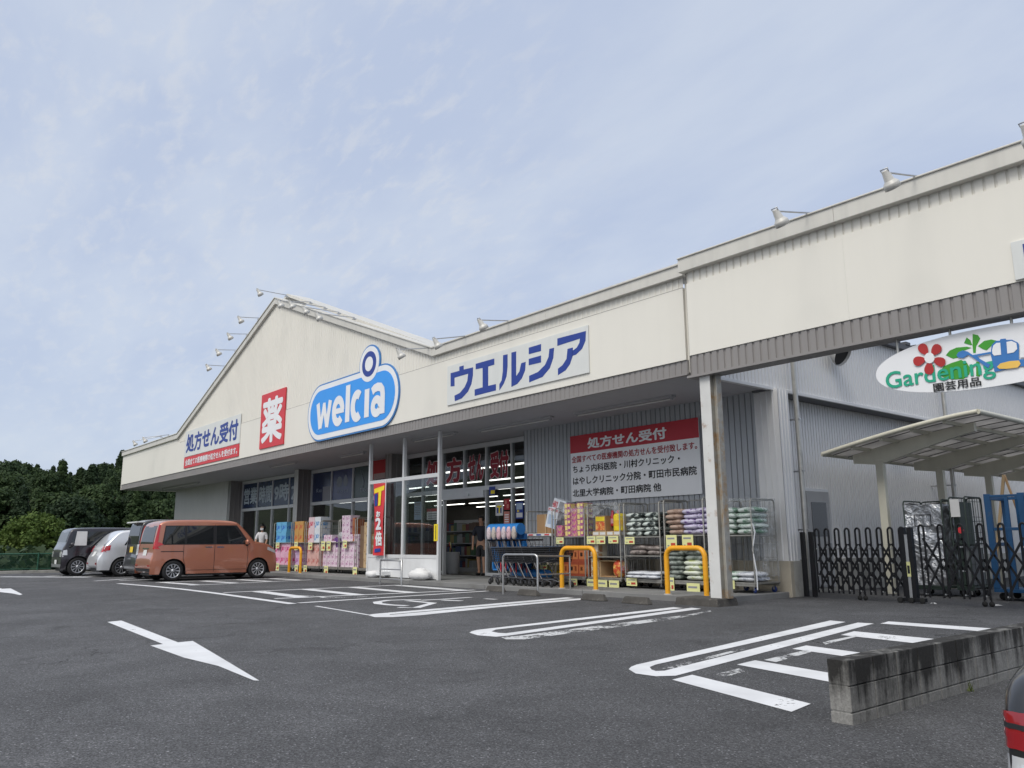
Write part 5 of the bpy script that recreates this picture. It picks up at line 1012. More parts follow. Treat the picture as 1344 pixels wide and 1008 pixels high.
store_shelf(-23.6, 16.2, 'store shelf of mixed goods seen through the doorway', 4, GD); store_shelf(-21.2, 17.6, 'store shelf deeper inside, behind the white umbrella bin', 4, GD, 0, 2.2); store_shelf(-34.5, 15.6, 'store shelf inside the blue lettered windows', 3, GD, 0, 3.4); store_shelf(-27.5, 16.4, 'store shelf inside the darker logo windows', 4, GD, 0, 3)
store_shelf(-18.2, 16.8, 'store shelf behind the pane with the yellow T poster', 4, GD, 0, 1.8)
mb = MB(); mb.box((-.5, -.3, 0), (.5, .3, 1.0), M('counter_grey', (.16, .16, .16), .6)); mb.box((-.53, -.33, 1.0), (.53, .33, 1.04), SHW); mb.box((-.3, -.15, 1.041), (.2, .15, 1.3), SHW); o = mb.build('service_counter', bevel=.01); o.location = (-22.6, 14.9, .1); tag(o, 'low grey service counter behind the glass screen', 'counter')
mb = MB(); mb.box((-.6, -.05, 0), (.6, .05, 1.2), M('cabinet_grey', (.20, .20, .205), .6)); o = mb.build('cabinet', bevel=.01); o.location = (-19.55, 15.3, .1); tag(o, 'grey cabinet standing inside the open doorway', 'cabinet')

# ------------------------------------------------------------------ people
SKIN = M('skin', (.48, .27, .18), .5, var=.05); HAIR = M('black_hair', (.010, .009, .009), .45, var=.3, vscale=30); SHIRT = M('white_shirt', (.70, .69, .70), .8, var=.05, bump=.3, bscale=12); MASKM = M('mask_white', (.75, .76, .78), .8); DARKT = M('dark_trousers', (.02, .022, .03), .8); NAVYT = M('dark_shirt', (.02, .022, .035), .8); KHA = M('dark_shorts', (.03, .03, .035), .8)
def skin_body(name, joints, bones, parent, mat, sub=2):
    me = bpy.data.meshes.new(name); me.from_pydata([j[0] for j in joints], bones, []); o = bpy.data.objects.new(name, me); COL.objects.link(o)
    s = o.modifiers.new('skin', 'SKIN'); s.use_smooth_shade = True
    for i, j in enumerate(joints): r = j[1]; me.skin_vertices[0].data[i].radius = r if isinstance(r, tuple) else (r, r); me.skin_vertices[0].data[i].use_root = (i == 0)
    o.modifiers.new('sub', 'SUBSURF').levels = sub; o.modifiers['sub'].render_levels = sub
    dg = bpy.context.evaluated_depsgraph_get(); m2 = bpy.data.meshes.new_from_object(o.evaluated_get(dg)); bpy.data.objects.remove(o)
    m2.materials.clear(); m2.materials.append(mat); m2.polygons.foreach_set('use_smooth', [True]*len(m2.polygons)); m2.name = name
    o = bpy.data.objects.new(name, m2); COL.objects.link(o); setparent(o, parent); return o
def person(label, loc, rz, top, bottom, sleeve_full, female, mask=None, h=1.0, arm=((.10, .02), (.16, .10)), shorts=False):
    """standing figure facing +x locally; arm: forward reach of elbow and hand for each side"""
    t = thing('person', label, 'person', loc, rz); t.scale = (h, h, h); sw = .165 if female else .19
    J = [((0, 0, .93), .12), ((0, 0, 1.05), .105), ((.0, 0, 1.22), .12), ((0, 0, 1.36), .10), ((.0, 0, 1.44), .05), ((.015, 0, 1.52), .055), ((.02, 0, 1.57), .080), ((.015, 0, 1.65), .088), ((.0, 0, 1.70), .07)]
    B = [(0, 1), (1, 2), (2, 3), (3, 4), (4, 5), (5, 6), (6, 7), (7, 8)]
    for s, (fe, fh) in ((1, arm[0]), (-1, arm[1])):
        k = len(J); J += [((0, s*sw*.8, 1.375), .065), ((fe*.3, s*(sw+.02), 1.30), .052), ((fe, s*(sw+.05), 1.10), .040), ((fh+.06, s*(sw+.01), .90), .030), ((fh+.09, s*(sw-.005), .84), .026)]; B += [(3, k), (k, k+1), (k+1, k+2), (k+2, k+3), (k+3, k+4)]
        hx = fh+.09
        for q in range(4):
            f = len(J); yy = s*(sw-.005)+(q-1.5)*.016; J += [((hx+.012, yy, .805), .0095), ((hx+.022, yy, .765+.006*abs(q-1.5)), .0085), ((hx+.018, yy, .735+.008*abs(q-1.5)), .007)]; B += [(k+4, f), (f, f+1), (f+1, f+2)]
        f = len(J); J += [((hx+.03, s*(sw-.03), .82), .010), ((hx+.045, s*(sw-.045), .785), .008)]; B += [(k+4, f), (f, f+1)]
    for s in (1, -1):
        k = len(J); st = .05*s; J += [((0, s*.09, .86), .095), ((.01+st*.4, s*.095, .48), .058), ((st*.6-.02, s*.095, .24), .050), ((st*.6-.03, s*.095, .09), .036), ((st*.6+.05, s*.10, .045), .036), ((st*.6+.13, s*.105, .03), .026)]; B += [(0, k), (k, k+1), (k+1, k+2), (k+2, k+3), (k+3, k+4), (k+4, k+5)]
    body = skin_body('body', J, B, t, SKIN)
    T = [((0, 0, .95), .128), ((0, 0, 1.06), .118), ((0, 0, 1.22), .134), ((0, 0, 1.365), .112), ((0, 0, 1.43), .062)]; TB = [(0, 1), (1, 2), (2, 3), (3, 4)]
    for s, (fe, fh) in ((1, arm[0]), (-1, arm[1])):
        k = len(T); T += [((0, s*sw*.8, 1.38), .078), ((fe*.3, s*(sw+.02), 1.30), .068), ((fe*.9, s*(sw+.048), 1.13), .058)]; TB += [(3, k), (k, k+1), (k+1, k+2)]
        if sleeve_full: T += [((fh+.05, s*(sw+.012), .92), .042)]; TB += [(k+2, k+3)]
    skin_body('shirt', T, TB, t, top)
    P = [((0, 0, .96), .130), ((0, 0, .90), .128)]; PB = [(0, 1)]
    for s in (1, -1):
        st = .05*s; k = len(P); P += [((0, s*.09, .84), .108), ((.01+st*.4, s*.095, .50), .078)]; PB += [(1, k), (k, k+1)]
        if not shorts: P += [((st*.6-.02, s*.095, .26), .068), ((st*.6-.03, s*.095, .10), .060)]; PB += [(k+1, k+2), (k+2, k+3)]
    skin_body('trousers', P, PB, t, bottom)
    mb = MB(); rows = []
    for i in range(10):
        th = math.pi*.60*i/9 if not female else math.pi*.80*i/9; row = []
        for j in range(19):
            a = R(35)+R(290)*j/18; k_ = 1.0 if not female else 1.1+.38*i/9; row.append((.0+(.118*math.sin(th)*k_)*math.cos(a)-.012, (.105*math.sin(th)*k_)*math.sin(a), 1.645+.115*math.cos(th)*(1 if not female else 1.25) if th < 1.57 else 1.645+.17*math.cos(th)))
        rows.append(row)
    mb.grid(rows, HAIR); blob(mb, (.055, 0, 1.71), (.12, .17, .075), HAIR, 14, .8, .03, 2); blob(mb, (-.01, 0, 1.715), (.21, .19, .10), HAIR, 14, .9, .03, 4); mb.build('hair', t)
    mb = MB(); blob(mb, (.118, 0, 1.60), (.035, .026, .05), SKIN, 10, .9, 0)
    for s in (-1, 1): blob(mb, (.098, s*.034, 1.635), (.016, .03, .012), INK, 8, 1, 0); blob(mb, (.0, s*.098, 1.61), (.04, .02, .06), SKIN, 8, .9, 0); mb.bar((.1, s*.02, 1.658), (.095, s*.05, 1.656), .006, .006, HAIR)
    mb.bar((.098, -.022, 1.553), (.098, .022, 1.553), .008, .01, CRED); mb.build('face', t)
    if mask:
        mb = MB(); blob(mb, (.075, 0, 1.565), (.10, .155, .105), mask, 14, .8, .0); mb.build('mask', t)
    mb = MB()
    for s in (1, -1): st = .05*s; blob(mb, (st*.6+.045, s*.102, .04), (.27, .10, .085), INK, 14, .75, 0)
    mb.build('shoes', t)
    return t
wp = aY(341, 697, 12.6)
person('person with black hair and face mask in a white top behind the orange car', (wp.x, 12.7, .1), R(-35), SHIRT, DARKT, False, True, MASKM, 1.69/1.76*1.0, ((.06, .12), (.10, .2)))
person('person in dark clothes stepping out of the doorway behind the carts', (-18.95, 14.35, .1), R(-60), NAVYT, KHA, False, False, None, .97, ((.08, .1), (.05, .12)), True)

# ------------------------------------------------------------------ accordion gates
ALB = M('gate_black', (.006, .006, .008), .38, .2, var=.2)
def acc_gate(xa, xb, y, n, ztop_, label, pitch_rows, wheels=(2, 6), name='accordion_gate', reach=1.6):
    t = thing(name, label, 'gate', (xa, y, 0)); s = (xb-xa)/n; hw = min(.04, s*.28)
    for i in range(n+1):
        x = s*i; mb = MB(); z1 = ztop_; c = hw
        mb.tube([(x-hw, 0, .10), (x-hw, 0, z1-c)]+[(x-hw*math.cos(a), 0, z1-c+c*1.25*math.sin(a)) for a in (.5, 1.05, 1.57, 2.1, 2.64)]+[(x+hw, 0, z1-c), (x+hw, 0, .10)], .018, ALB, 8); mb.build('upright', t)
    mb = MB(); lv = pitch_rows; dz = (ztop_-.50)/lv
    for i in range(n):
        for k in range(lv):
            z0 = .16+dz*k*1.0; z1 = z0+dz*reach
            mb.bar((s*i, -.022, z0), (s*(i+1), -.022, min(z1, ztop_-.2)), .034, .008, ALB, (0, 1, 0)); mb.bar((s*i, .022, min(z1, ztop_-.2)), (s*(i+1), .022, z0), .034, .008, ALB, (0, 1, 0))
    mb.build('lattice', t)
    mb = MB()
    for i in range(n+1):
        for k in range(lv+1):
            for d in (-.03, .03): mb.cbox((s*i, d, .16+dz*k), (.022, .012, .022), STEEL)
    mb.build('rivets', t)
    for i in wheels:
        mb = MB()
        for d in (-.05, .05): mb.lathe([(0, -.012), (.04, -.012), (.04, .012), (0, .012)], RUB, Matrix.Translation((s*i+d, 0, .042)) @ Matrix.Rotation(R(90), 4, 'X'), 12)
        mb.bar((s*i-.05, 0, .05), (s*i-.05, 0, .14), .02, .02, ALB); mb.bar((s*i+.05, 0, .05), (s*i+.05, 0, .14), .02, .02, ALB); mb.build('caster', t)
    return t
YGt = 13.72; xg = lambda px: aY(px, 740, YGt).x
g = acc_gate(xg(1075), xg(1187), YGt, 8, 1.21, 'black accordion gate folded closer, nearest the shop wall', 3, (4,), reach=1.35)
mb = MB()
for x in (xg(1056), xg(1067)): mb.box((x-.035, YGt-.04, .02), (x+.035, YGt+.04, 1.17), ALB)
o = mb.build('gate_post', bevel=.006); tag(o, 'black double gate post fixed at the shop wall corner', 'gate post')
mb = MB(); x = xg(1194)
for d in (-.10, .02): mb.box((x+d, YGt-.05, .03), (x+d+.07, YGt+.05, 1.22), ALB)
mb.box((x-.03, YGt-.045, .08), (x+.02, YGt-.0, 1.1), STEEL); mb.box((x-.03, YGt-.056, .42), (x+.03, YGt-.051, .66), YEL); mb.box((x-.02, YGt-.06, .47), (x+.02, YGt-.0565, .6), INK); mb.box((x-.2, YGt-.06, .02), (x+.2, YGt+.06, .08), ALB)
for d in (-.18, .0, .18): mb.lathe([(0, -.02), (.045, -.02), (.045, .02), (0, .02)], RUB, Matrix.Translation((x+d, YGt-.07, .045)) @ Matrix.Rotation(R(90), 4, 'X'), 12)
o = mb.build('gate_post', bevel=.004); tag(o, 'black wheeled gate post with a yellow sticker where the two gates meet', 'gate post')
acc_gate(xg(1214), xg(1214)+.30*12, YGt-.02, 12, 1.24, 'black accordion gate stretched wide in front of the silver cage', 2, (3, 8), reach=1.5)
for k, (px, py, w) in enumerate(((1308, 797, .13), (1226, 794, .07))):
    p = aZ(px, py, 0); mb = MB(); rg = random.Random(k+3); mb.grid([[(w*(i/4-.5)+rg.uniform(-.01, .01), .06*(j/3-.5)+rg.uniform(-.01, .01), .012+rg.uniform(0, .03)) for i in range(5)] for j in range(4)], PPR, False); o = mb.build('litter_scrap'); o.location = p; tag(o, ('crumpled white paper scrap on the asphalt before the stretched gate', 'tiny pale scrap on the asphalt near the middle gate post')[k], 'litter')

# ------------------------------------------------------------------ insulated cage, green cage and blue trolleys behind the gates
def foil():
    m = bpy.data.materials.new('silver_foil'); m.use_nodes = True; t = m.node_tree; n = t.nodes; l = t.links; b = n['Principled BSDF']; b.inputs['Base Color'].default_value = (.62, .63, .65, 1); b.inputs['Metallic'].default_value = .9; b.inputs['Roughness'].default_value = .28
    co = n.new('ShaderNodeTexCoord'); q = n.new('ShaderNodeTexVoronoi'); q.inputs['Scale'].default_value = 7; l.new(co.outputs['Object'], q.inputs[0]); q2 = n.new('ShaderNodeTexNoise'); q2.inputs['Scale'].default_value = 9; q2.inputs['Detail'].default_value = 5; q2.inputs['Distortion'].default_value = 2; l.new(co.outputs['Object'], q2.inputs[0])
    ad = n.new('ShaderNodeMath'); l.new(q.outputs['Distance'], ad.inputs[0]); l.new(q2.outputs[0], ad.inputs[1]); bp = n.new('ShaderNodeBump'); bp.inputs['Strength'].default_value = 1; bp.inputs['Distance'].default_value = .022; l.new(ad.outputs[0], bp.inputs['Height']); l.new(bp.outputs[0], b.inputs['Normal']); return m
FOIL = foil(); DGR = M('dark_green_steel', (.02, .035, .028), .5, var=.2); TBL = M('trolley_blue', (.008, .065, .17), .45, var=.15, vscale=4, dirt=((.05, .08, .13), .6, .75, 6))
xs0, xs1 = aY(1187, 700, 15.6).x, aY(1240, 700, 15.6).x
t = roll_cage('silver foil covered insulated roll cage behind the stretched gate', xs0, xs1, 15.6, 1.74, (), cover=False, col=DGR, mesh=False, group='delivery cages under the carport', cat='insulated cage', z0=0)
w = xs1-xs0; mb = MB(); nx, nz = 14, 26
def foil_face(f): return [[f(i/nx, j/nz) for i in range(nx+1)] for j in range(nz+1)]
rg = random.Random(5); J = {}
def jit(k, a=.014):
    if k not in J: J[k] = rg.uniform(-a, a)
    return J[k]
mb.grid(foil_face(lambda u, v: (.03+u*(w-.06), .02+jit(('f', round(u*14), round(v*26)))+.03*math.sin(v*9)*math.sin(u*5), .2+v*1.46)), FOIL); mb.grid(foil_face(lambda u, v: (w-.02+jit(('s', round(u*14), round(v*26))), .03+u*.7, .2+v*1.46)), FOIL); mb.grid(foil_face(lambda u, v: (.02+jit(('t', round(u*14), round(v*26))), .03+u*.7, .2+v*1.46)), FOIL)
mb.grid([[(.03+u/6*(w-.06), .02+v/6*.7, 1.66+.04*math.sin(u*1.3+v)) for u in range(7)] for v in range(7)], FOIL); mb.build('foil_cover', t)
mb = MB(); zf = .2+1.46*.80; fx0, fx1 = w*.30, w*.72
for lo, hi in (((fx0, -.03, zf-.11), (fx1, -.022, zf-.095)), ((fx0, -.03, zf+.095), (fx1, -.022, zf+.11)), ((fx0, -.03, zf-.0949), (fx0+.015, -.022, zf+.0949)), ((fx1-.015, -.03, zf-.0949), (fx1, -.022, zf+.0949))): mb.box(lo, hi, INK)
mb.build('label_pocket', t)
xs2 = aY(1271, 700, 15.7).x
t = roll_cage('dark green mesh roll cage with a white card, beside the silver one', xs1+.06, xs2, 15.7, 1.78, (.95,), col=DGR, group='delivery cages under the carport', cat='roll cage', z0=0); w = xs2-xs1-.06
mb = MB(); mb.box((w*.15, -.01, 1.42), (w*.15+.16, -.004, 1.74), PPR); mb.build('card', t); mb = MB(); mb.lathe([(0, 0), (.055, 0)], RED, Matrix.Translation((w*.6, -.012, 1.18)) @ Matrix.Rotation(R(90), 4, 'X'), 18); mb.build('red_disc', t)
mb = MB(); mb.box((.04, .1, .2), (w*.45, .7, 1.70), DGR); o = mb.build('tall_crate', bevel=.01); o.location = (xs1+.06, 15.7, 0); tag(o, 'tall dark green crate inside the green mesh roll cage', 'crate')
mb = MB(); mb.box((w*.5, .1, .2), (w-.05, .7, .9), M('grey_crate', (.12, .13, .14), .5)); o = mb.build('low_crate', bevel=.01); o.location = (xs1+.06, 15.7, 0); tag(o, 'low grey crate inside the green mesh roll cage', 'crate')
def trolley(x0, x1, y0, label):
    t = thing('blue_trolley', label, 'trolley', (x0, y0, 0), 0, 'blue trolleys under the carport'); w = x1-x0; h = 1.78; dep = .8
    for x in (.05, w-.05):
        mb = MB(); mb.box((x-.05, 0, .2), (x+.05, .06, h), TBL); mb.box((x-.05, dep-.06, .2), (x+.05, dep, h), TBL); mb.box((x-.035, .061, h-.1), (x+.035, dep-.061, h-.03), TBL); mb.box((x-.03, .061, .9), (x+.03, dep-.061, .96), TBL); mb.build('side_frame', t, bevel=.006)
    mb = MB(); mb.box((.101, dep-.05, h-.08), (w-.101, dep-.01, h-.03), TBL); mb.box((.101, .01, h-.06), (w-.101, .05, h-.02), TBL); mb.box((.101, .01, h-.62), (w-.101, .04, h-.57), TBL); mb.box((.0, 0, .14), (w, dep, .199), TBL); mb.box((w*.55-.03, .012, .2), (w*.55+.03, .05, h-.061), TBL); mb.build('rails', t, bevel=.004)
    for x in (.1, w-.1):
        for y in (.1, dep-.1): mb = MB(); mb.lathe([(0, -.02), (.06, -.02), (.06, .02), (0, .02)], RUB, Matrix.Translation((x, y, .07)) @ Matrix.Rotation(R(90), 4, 'X'), 14); mb.build('castor', t)
    return t
xb0 = aY(1296, 700, 15.2).x; trolley(xb0, xb0+.62, 15.2, 'tall blue folding trolley next to the green mesh cage'); trolley(xb0+.70, xb0+1.5, 15.0, 'tall blue trolley at the very end of the row'); trolley(xb0+.1, xb0+.9, 16.3, 'tall blue trolley parked behind the other blue ones')
for z, wn in ((.0, 'bottom'), (.32, 'middle'), (.64, 'top')):
    mb = MB(); mb.box((0, 0, z), (.56, .4, z+.03), INK)
    for lo, hi in (((0, 0, z+.03), (.56, .02, z+.3)), ((0, .38, z+.03), (.56, .4, z+.3)), ((0, .0201, z+.03), (.02, .3799, z+.3)), ((.54, .0201, z+.03), (.56, .3799, z+.3))): mb.box(lo, hi, INK)
    o = mb.build('crate', bevel=.008); o.location = (xb0+.82, 15.2, .2); tag(o, f'black plastic crate, {wn} one of the stack inside the end blue trolley', 'crate', 'black crates in the end blue trolley')
mb = MB(); xw = aY(1322, 660, 16.4).x; zt_ = aY(1322, 623, 16.4).z; mb.bar((xw-.35, 16.4, .4), (xw, 16.4, zt_), .05, .03, CARD2); mb.bar((xw+.4, 16.42, .4), (xw, 16.42, zt_), .05, .03, CARD); mb.bar((xw-.2, 16.44, 1.2), (xw+.24, 16.44, 1.2), .05, .03, CARD2); o = mb.build('wooden_trestle'); tag(o, 'wooden A shaped trestle standing up behind the blue trolleys', 'trestle')

# ------------------------------------------------------------------ carport
CPM = M('carport_cream', (.62, .60, .50), .45, .1, var=.05, streak=.06); POLY = None
def poly_mat():
    m = bpy.data.materials.new('roof_sheet'); m.use_nodes = True; t = m.node_tree; n = t.nodes; l = t.links; b = n['Principled BSDF']; b.inputs['Base Color'].default_value = (.16, .155, .165, 1); b.inputs['Roughness'].default_value = .35
    co = n.new('ShaderNodeTexCoord'); q = n.new('ShaderNodeTexNoise'); q.inputs['Scale'].default_value = 1.6; q.inputs['Detail'].default_value = 8; l.new(co.outputs['Object'], q.inputs[0]); r = n.new('ShaderNodeMapRange'); r.inputs[1].default_value = .35; r.inputs[2].default_value = .7; r.inputs[3].default_value = .18; r.inputs[4].default_value = .5; l.new(q.outputs[0], r.inputs[0])
    tr = n.new('ShaderNodeBsdfTranslucent'); tr.inputs[0].default_value = (.50, .49, .48, 1); mx = n.new('ShaderNodeMixShader'); l.new(r.outputs[0], mx.inputs[0]); l.new(tr.outputs[0], mx.inputs[1]); l.new(b.outputs[0], mx.inputs[2]); l.new(mx.outputs[0], n['Material Output'].inputs[0]); return m
POLY = poly_mat(); cp = thing('carport', 'cream carport with a curved grey sheet roof by the grey side wall', 'carport')
y0, y1 = 15.0, 26.0; pL = aY(1080, 596, y0); pR = aY(1283, 540, y0); xl, zl, xr, zr = pL.x, pL.z, pR.x, pR.z; px_ = -7.75
def roofz(x): u = (x-xl)/(xr-xl); return zl+(zr-zl)*(1-(1-u)**1.35)
RX = [xl+(xr-xl)*i/16 for i in range(17)]
mb = MB(); mb.grid([[(x, y, roofz(x)) for x in RX] for y in (y0+.04, y1)], POLY); mb.grid([[(x, y, roofz(x)-.012) for x in RX] for y in (y0+.04, y1)], POLY); mb.build('roof_sheet', cp)
mb = MB(); mb.tube([(x, y0, roofz(x)+.0) for x in RX], .045, CPM, 8); mb.tube([(x, y1, roofz(x)) for x in RX], .045, CPM, 8); mb.tube([(xr, y0, zr), (xr, y1, zr)], .05, CPM, 8); mb.tube([(xl, y0, zl), (xl, y1, zl)], .05, CPM, 8); mb.build('roof_edge', cp)
ys_ = [15.75, 18.4, 21.0, 23.6]
for y in ys_:
    mb = MB(); mb.box((px_-.075, y-.06, 0), (px_+.075, y+.06, roofz(px_)-.30), CPM); mb.build('post', cp, bevel=.008)
    mb = MB(); X_ = [xl+.25+(xr-.35-xl-.25)*i/14 for i in range(15)]; dp = lambda x: .34-.22*max(0, (x-px_)/(xr-px_)) if x > px_ else .34-.26*(px_-x)/(px_-xl)
    for s in (-.05, .05): mb.grid([[(x, y+s, roofz(x)-.06) for x in X_], [(x, y+s, roofz(x)-.06-dp(x)) for x in X_]], CPM, False)
    mb.grid([[(x, y-.05, roofz(x)-.06-dp(x)) for x in X_], [(x, y+.05, roofz(x)-.06-dp(x)) for x in X_]], CPM, False); mb.grid([[(x, y-.05, roofz(x)-.06) for x in X_], [(x, y+.05, roofz(x)-.06) for x in X_]], CPM, False)
    for x in (X_[0], X_[-1]): mb.add([(x, y-.05, roofz(x)-.06), (x, y+.05, roofz(x)-.06), (x, y+.05, roofz(x)-.06-dp(x)), (x, y-.05, roofz(x)-.06-dp(x))], [(0, 1, 2, 3)], CPM)
    mb.build('beam', cp)
for k in range(1, 5):
    x = xl+(xr-xl)*k/5; mb = MB(); mb.box((x-.03, y0+.05, roofz(x)-.085), (x+.03, y1-.05, roofz(x)-.02), CPM); mb.build('purlin', cp)
mb = MB()
for k in range(18):
    y = y0+.3+k*.6; mb.tube([(x, y, roofz(x)-.02) for x in RX], .010, M('joint_grey', (.16, .16, .16), .5), 5)
mb.build('sheet_joint', cp)

# ------------------------------------------------------------------ cars
def carpaint(name, col, metal=.35, flake=.06): return M(name, col, .32, metal, var=flake, vscale=60, spec=.5, coat=1)
CGL = M('car_glass', (.012, .014, .016), .03, 0, var=.1, spec=.8); CBLK = M('car_black_trim', (.012, .012, .013), .45, var=.1); TYRE = M('tyre', (.015, .015, .016), .85, var=.2, vscale=20); RIM = M('rim_silver', (.55, .56, .58), .3, .8, var=.05); CHR = M('chrome', (.75, .75, .76), .12, 1, var=.02); LRED = M('lamp_red', (.50, .008, .012), .12, var=.05, coat=1); LCLR = M('lamp_clear', (.62, .63, .65), .12, .2, var=.1, coat=1); PLW = M('plate_white', (.68, .69, .68), .5); PLY = M('plate_yellow', (.78, .55, .04), .5)
def chaikin(P, n):
    for _ in range(n):
        Q = [P[0]]
        for a, b in zip(P, P[1:]): Q += [(a[0]*.75+b[0]*.25, a[1]*.75+b[1]*.25), (a[0]*.25+b[0]*.75, a[1]*.25+b[1]*.75)]
        P = Q+[P[-1]]
    return P
class Car:
    def __init__(s, name, label, sil, half, belt, roof, wb, axr, paint_, rw=.29, sill=.20, tumble=.12, taper=.07, group=None):
        s.sil = chaikin(sil, 2); s.h = half; s.belt = belt; s.roof = roof; s.ax = (axr, axr+wb); s.rw = rw; s.sill = sill; s.tum = tumble; s.tap = taper; s.p = paint_
        s.x0 = min(p[0] for p in sil); s.x1 = max(p[0] for p in sil); s.t = thing(name, label, 'car', (0, 0, 0), 0, group); s.body()
    def plan(s, x):
        c = (s.x0+s.x1)/2; u = abs(x-c)/((s.x1-s.x0)/2); u = min(u, 1); return 1-s.tap*u**5-.03*max(0, u-.93)/.07
    def W(s, x, z):
        w = s.h*s.plan(x)
        if z < .55: w *= .955+.045*math.sin(math.pi/2*max(0, (z-.15)/.4))
        elif z > s.belt: w *= 1-.012-s.tum*((z-s.belt)/(s.roof-s.belt))**1.25
        else: w *= 1-.012*(z-.55)/(s.belt-.55)
        return w
    def zb(s, x):
        z = s.sill; ra = s.rw+.05
        for a in s.ax:
            d = abs(x-a)
            if d < ra: z = max(z, s.rw+math.sqrt(ra*ra-d*d))
        return z
    def body(s):
        P = [s.sil[0]]
        for a, b in zip(s.sil, s.sil[1:]):
            n = max(1, int(math.hypot(b[0]-a[0], b[1]-a[1])/.035)); P += [(a[0]+(b[0]-a[0])*i/n, a[1]+(b[1]-a[1])*i/n) for i in range(1, n+1)]
        rows = []
        for x, zt in P:
            zb = min(s.zb(x), zt-.02); rc = min(.085, (zt-zb)*.35); half = []
            for i in range(15): z = zb+(zt-rc-zb)*i/14; half.append((x, s.W(x, z), z))
            we = s.W(x, zt-rc)
            for i in range(1, 6): a = math.pi/2*i/5; half.append((x, we-rc*(1-math.cos(a)), zt-rc+rc*math.sin(a)))
            wt = we-rc
            for i in range(1, 5): u = 1-i/4; half.append((x, wt*u, zt+.022*(1-u*u)))
            rows.append([(x, -y, z) for x, y, z in half]+[(x, y, z) for x, y, z in reversed(half[:-1])])
        mb = MB(); mb.grid(rows, s.p); mb.build('body', s.t, fixn=True)
        mb = MB(); mb.box((s.x0+.12, -s.h+.25, .16), (s.x1-.12, s.h-.25, .80), CBLK); mb.box((s.ax[0]+.42, -s.h+.06, .15), (s.ax[1]-.42, s.h-.06, s.sill+.03), CBLK); mb.build('underbody', s.t)
        for a in s.ax:
            for sd in (-1, 1): s.wheel(a, sd)
    def wheel(s, a, sd, spokes=10):
        y = sd*(s.h-.105); mx = Matrix.Translation((a, y, s.rw)) @ Matrix.Rotation(R(-90*sd), 4, 'X'); r = s.rw; mb = MB()
        mb.lathe([(r*.62, -.09), (r*.93, -.09), (r, -.06), (r, .05), (r*.95, .085), (r*.70, .09), (r*.66, .075)], TYRE, mx, 32); w = mb.build('wheel', s.t)
        mb = MB(); mb.lathe([(r*.67, .08), (r*.62, .084), (r*.60, .06)], RIM, mx, 32); mb.lathe([(0, .075), (.045, .072), (.05, .05)], RIM, mx, 16); mb.lathe([(r*.62, .02), (0, .02)], CBLK, mx, 24)
        for k in range(s.spokes if hasattr(s, 'spokes') else spokes):
            q = 2*math.pi*k/(s.spokes if hasattr(s, 'spokes') else spokes); wd = .16 if getattr(s, 'spokes', spokes) > 7 else .26
            V = [(.03, q-wd*1.2, .066), (r*.62, q-wd*.75, .07), (r*.62, q+wd*.75, .07), (.03, q+wd*1.2, .066)]
            mb.add([mx @ Vector((rr*math.cos(c), rr*math.sin(c), z)) for rr, c, z in V], [(0, 1, 2, 3)], RIM)
        mb.build('rim', w)
    def side(s, name, quad, mat, sd=-1, off=.006, nx=12, nz=6, par=None):
        """patch on the flank: quad of (x, z) corners bottom-rear, bottom-front, top-front, top-rear"""
        a, b, c, d = quad; rows = []
        for j in range(nz+1):
            v = j/nz; row = []
            for i in range(nx+1):
                u = i/nx; x = (a[0]*(1-u)+b[0]*u)*(1-v)+(d[0]*(1-u)+c[0]*u)*v; z = (a[1]*(1-u)+b[1]*u)*(1-v)+(d[1]*(1-u)+c[1]*u)*v; row.append((x, sd*(s.W(x, z)+off), z))
            rows.append(row)
        mb = MB(); mb.grid(rows, mat); return mb.build(name, par or s.t)
    def endx(s, z, front_=False):
        xs = [(a, b) for a, b in zip(s.sil, s.sil[1:]) if min(a[1], b[1]) <= z <= max(a[1], b[1]) and abs(a[1]-b[1]) > 1e-6]
        X = [a[0]+(b[0]-a[0])*(z-a[1])/(b[1]-a[1]) for a, b in xs]
        return max(X) if front_ else min(X)
    def end(s, name, quad, mat, front_=False, off=.008, ny=10, nz=8, par=None, wrap=True):
        """patch on the rear or front: quad of (y, z) corners"""
        a, b, c, d = quad; rows = []; k = 1 if front_ else -1
        for j in range(nz+1):
            v = j/nz; row = []
            for i in range(ny+1):
                u = i/ny; y = (a[0]*(1-u)+b[0]*u)*(1-v)+(d[0]*(1-u)+c[0]*u)*v; z = (a[1]*(1-u)+b[1]*u)*(1-v)+(d[1]*(1-u)+c[1]*u)*v; x = s.endx(z, front_)
                w = s.W(x, z)-.03
                while abs(y) > w and abs(x-s.endx(z, front_)) < .3: x -= k*.01; w = s.W(x, z)+.004
                row.append((x+k*off, y, z))
            rows.append(row)
        mb = MB(); mb.grid(rows, mat); return mb.build(name, par or s.t)
    def line(s, pts, w=.010, sd=-1, mat=None, name='panel_gap'):
        mb = MB()
        for a, b in zip(pts, pts[1:]):
            dx, dz = b[0]-a[0], b[1]-a[1]; n = math.hypot(dx, dz); px, pz = -dz/n*w/2, dx/n*w/2; m = max(1, int(n/.08))
            L = [[(a[0]+dx*i/m+sg*px, sd*(s.W(a[0]+dx*i/m, a[1]+dz*i/m)+.004), a[1]+dz*i/m+sg*pz) for i in range(m+1)] for sg in (-1, 1)]; mb.grid(L, mat or CBLK, False)
        return mb.build(name, s.t)
    def mirror(s, x, z, mat):
        for sd in (-1, 1):
            mb = MB(); y = sd*(s.W(x, z)+.11); blob(mb, (x-.01, y, z+.03), (.10, .20, .15), mat, 14, .7, 0); blob(mb, (x+.02, sd*(s.W(x, z)+.03), z-.05), (.08, .10, .08), CBLK, 10, .8, 0); mb.build('mirror', s.t)
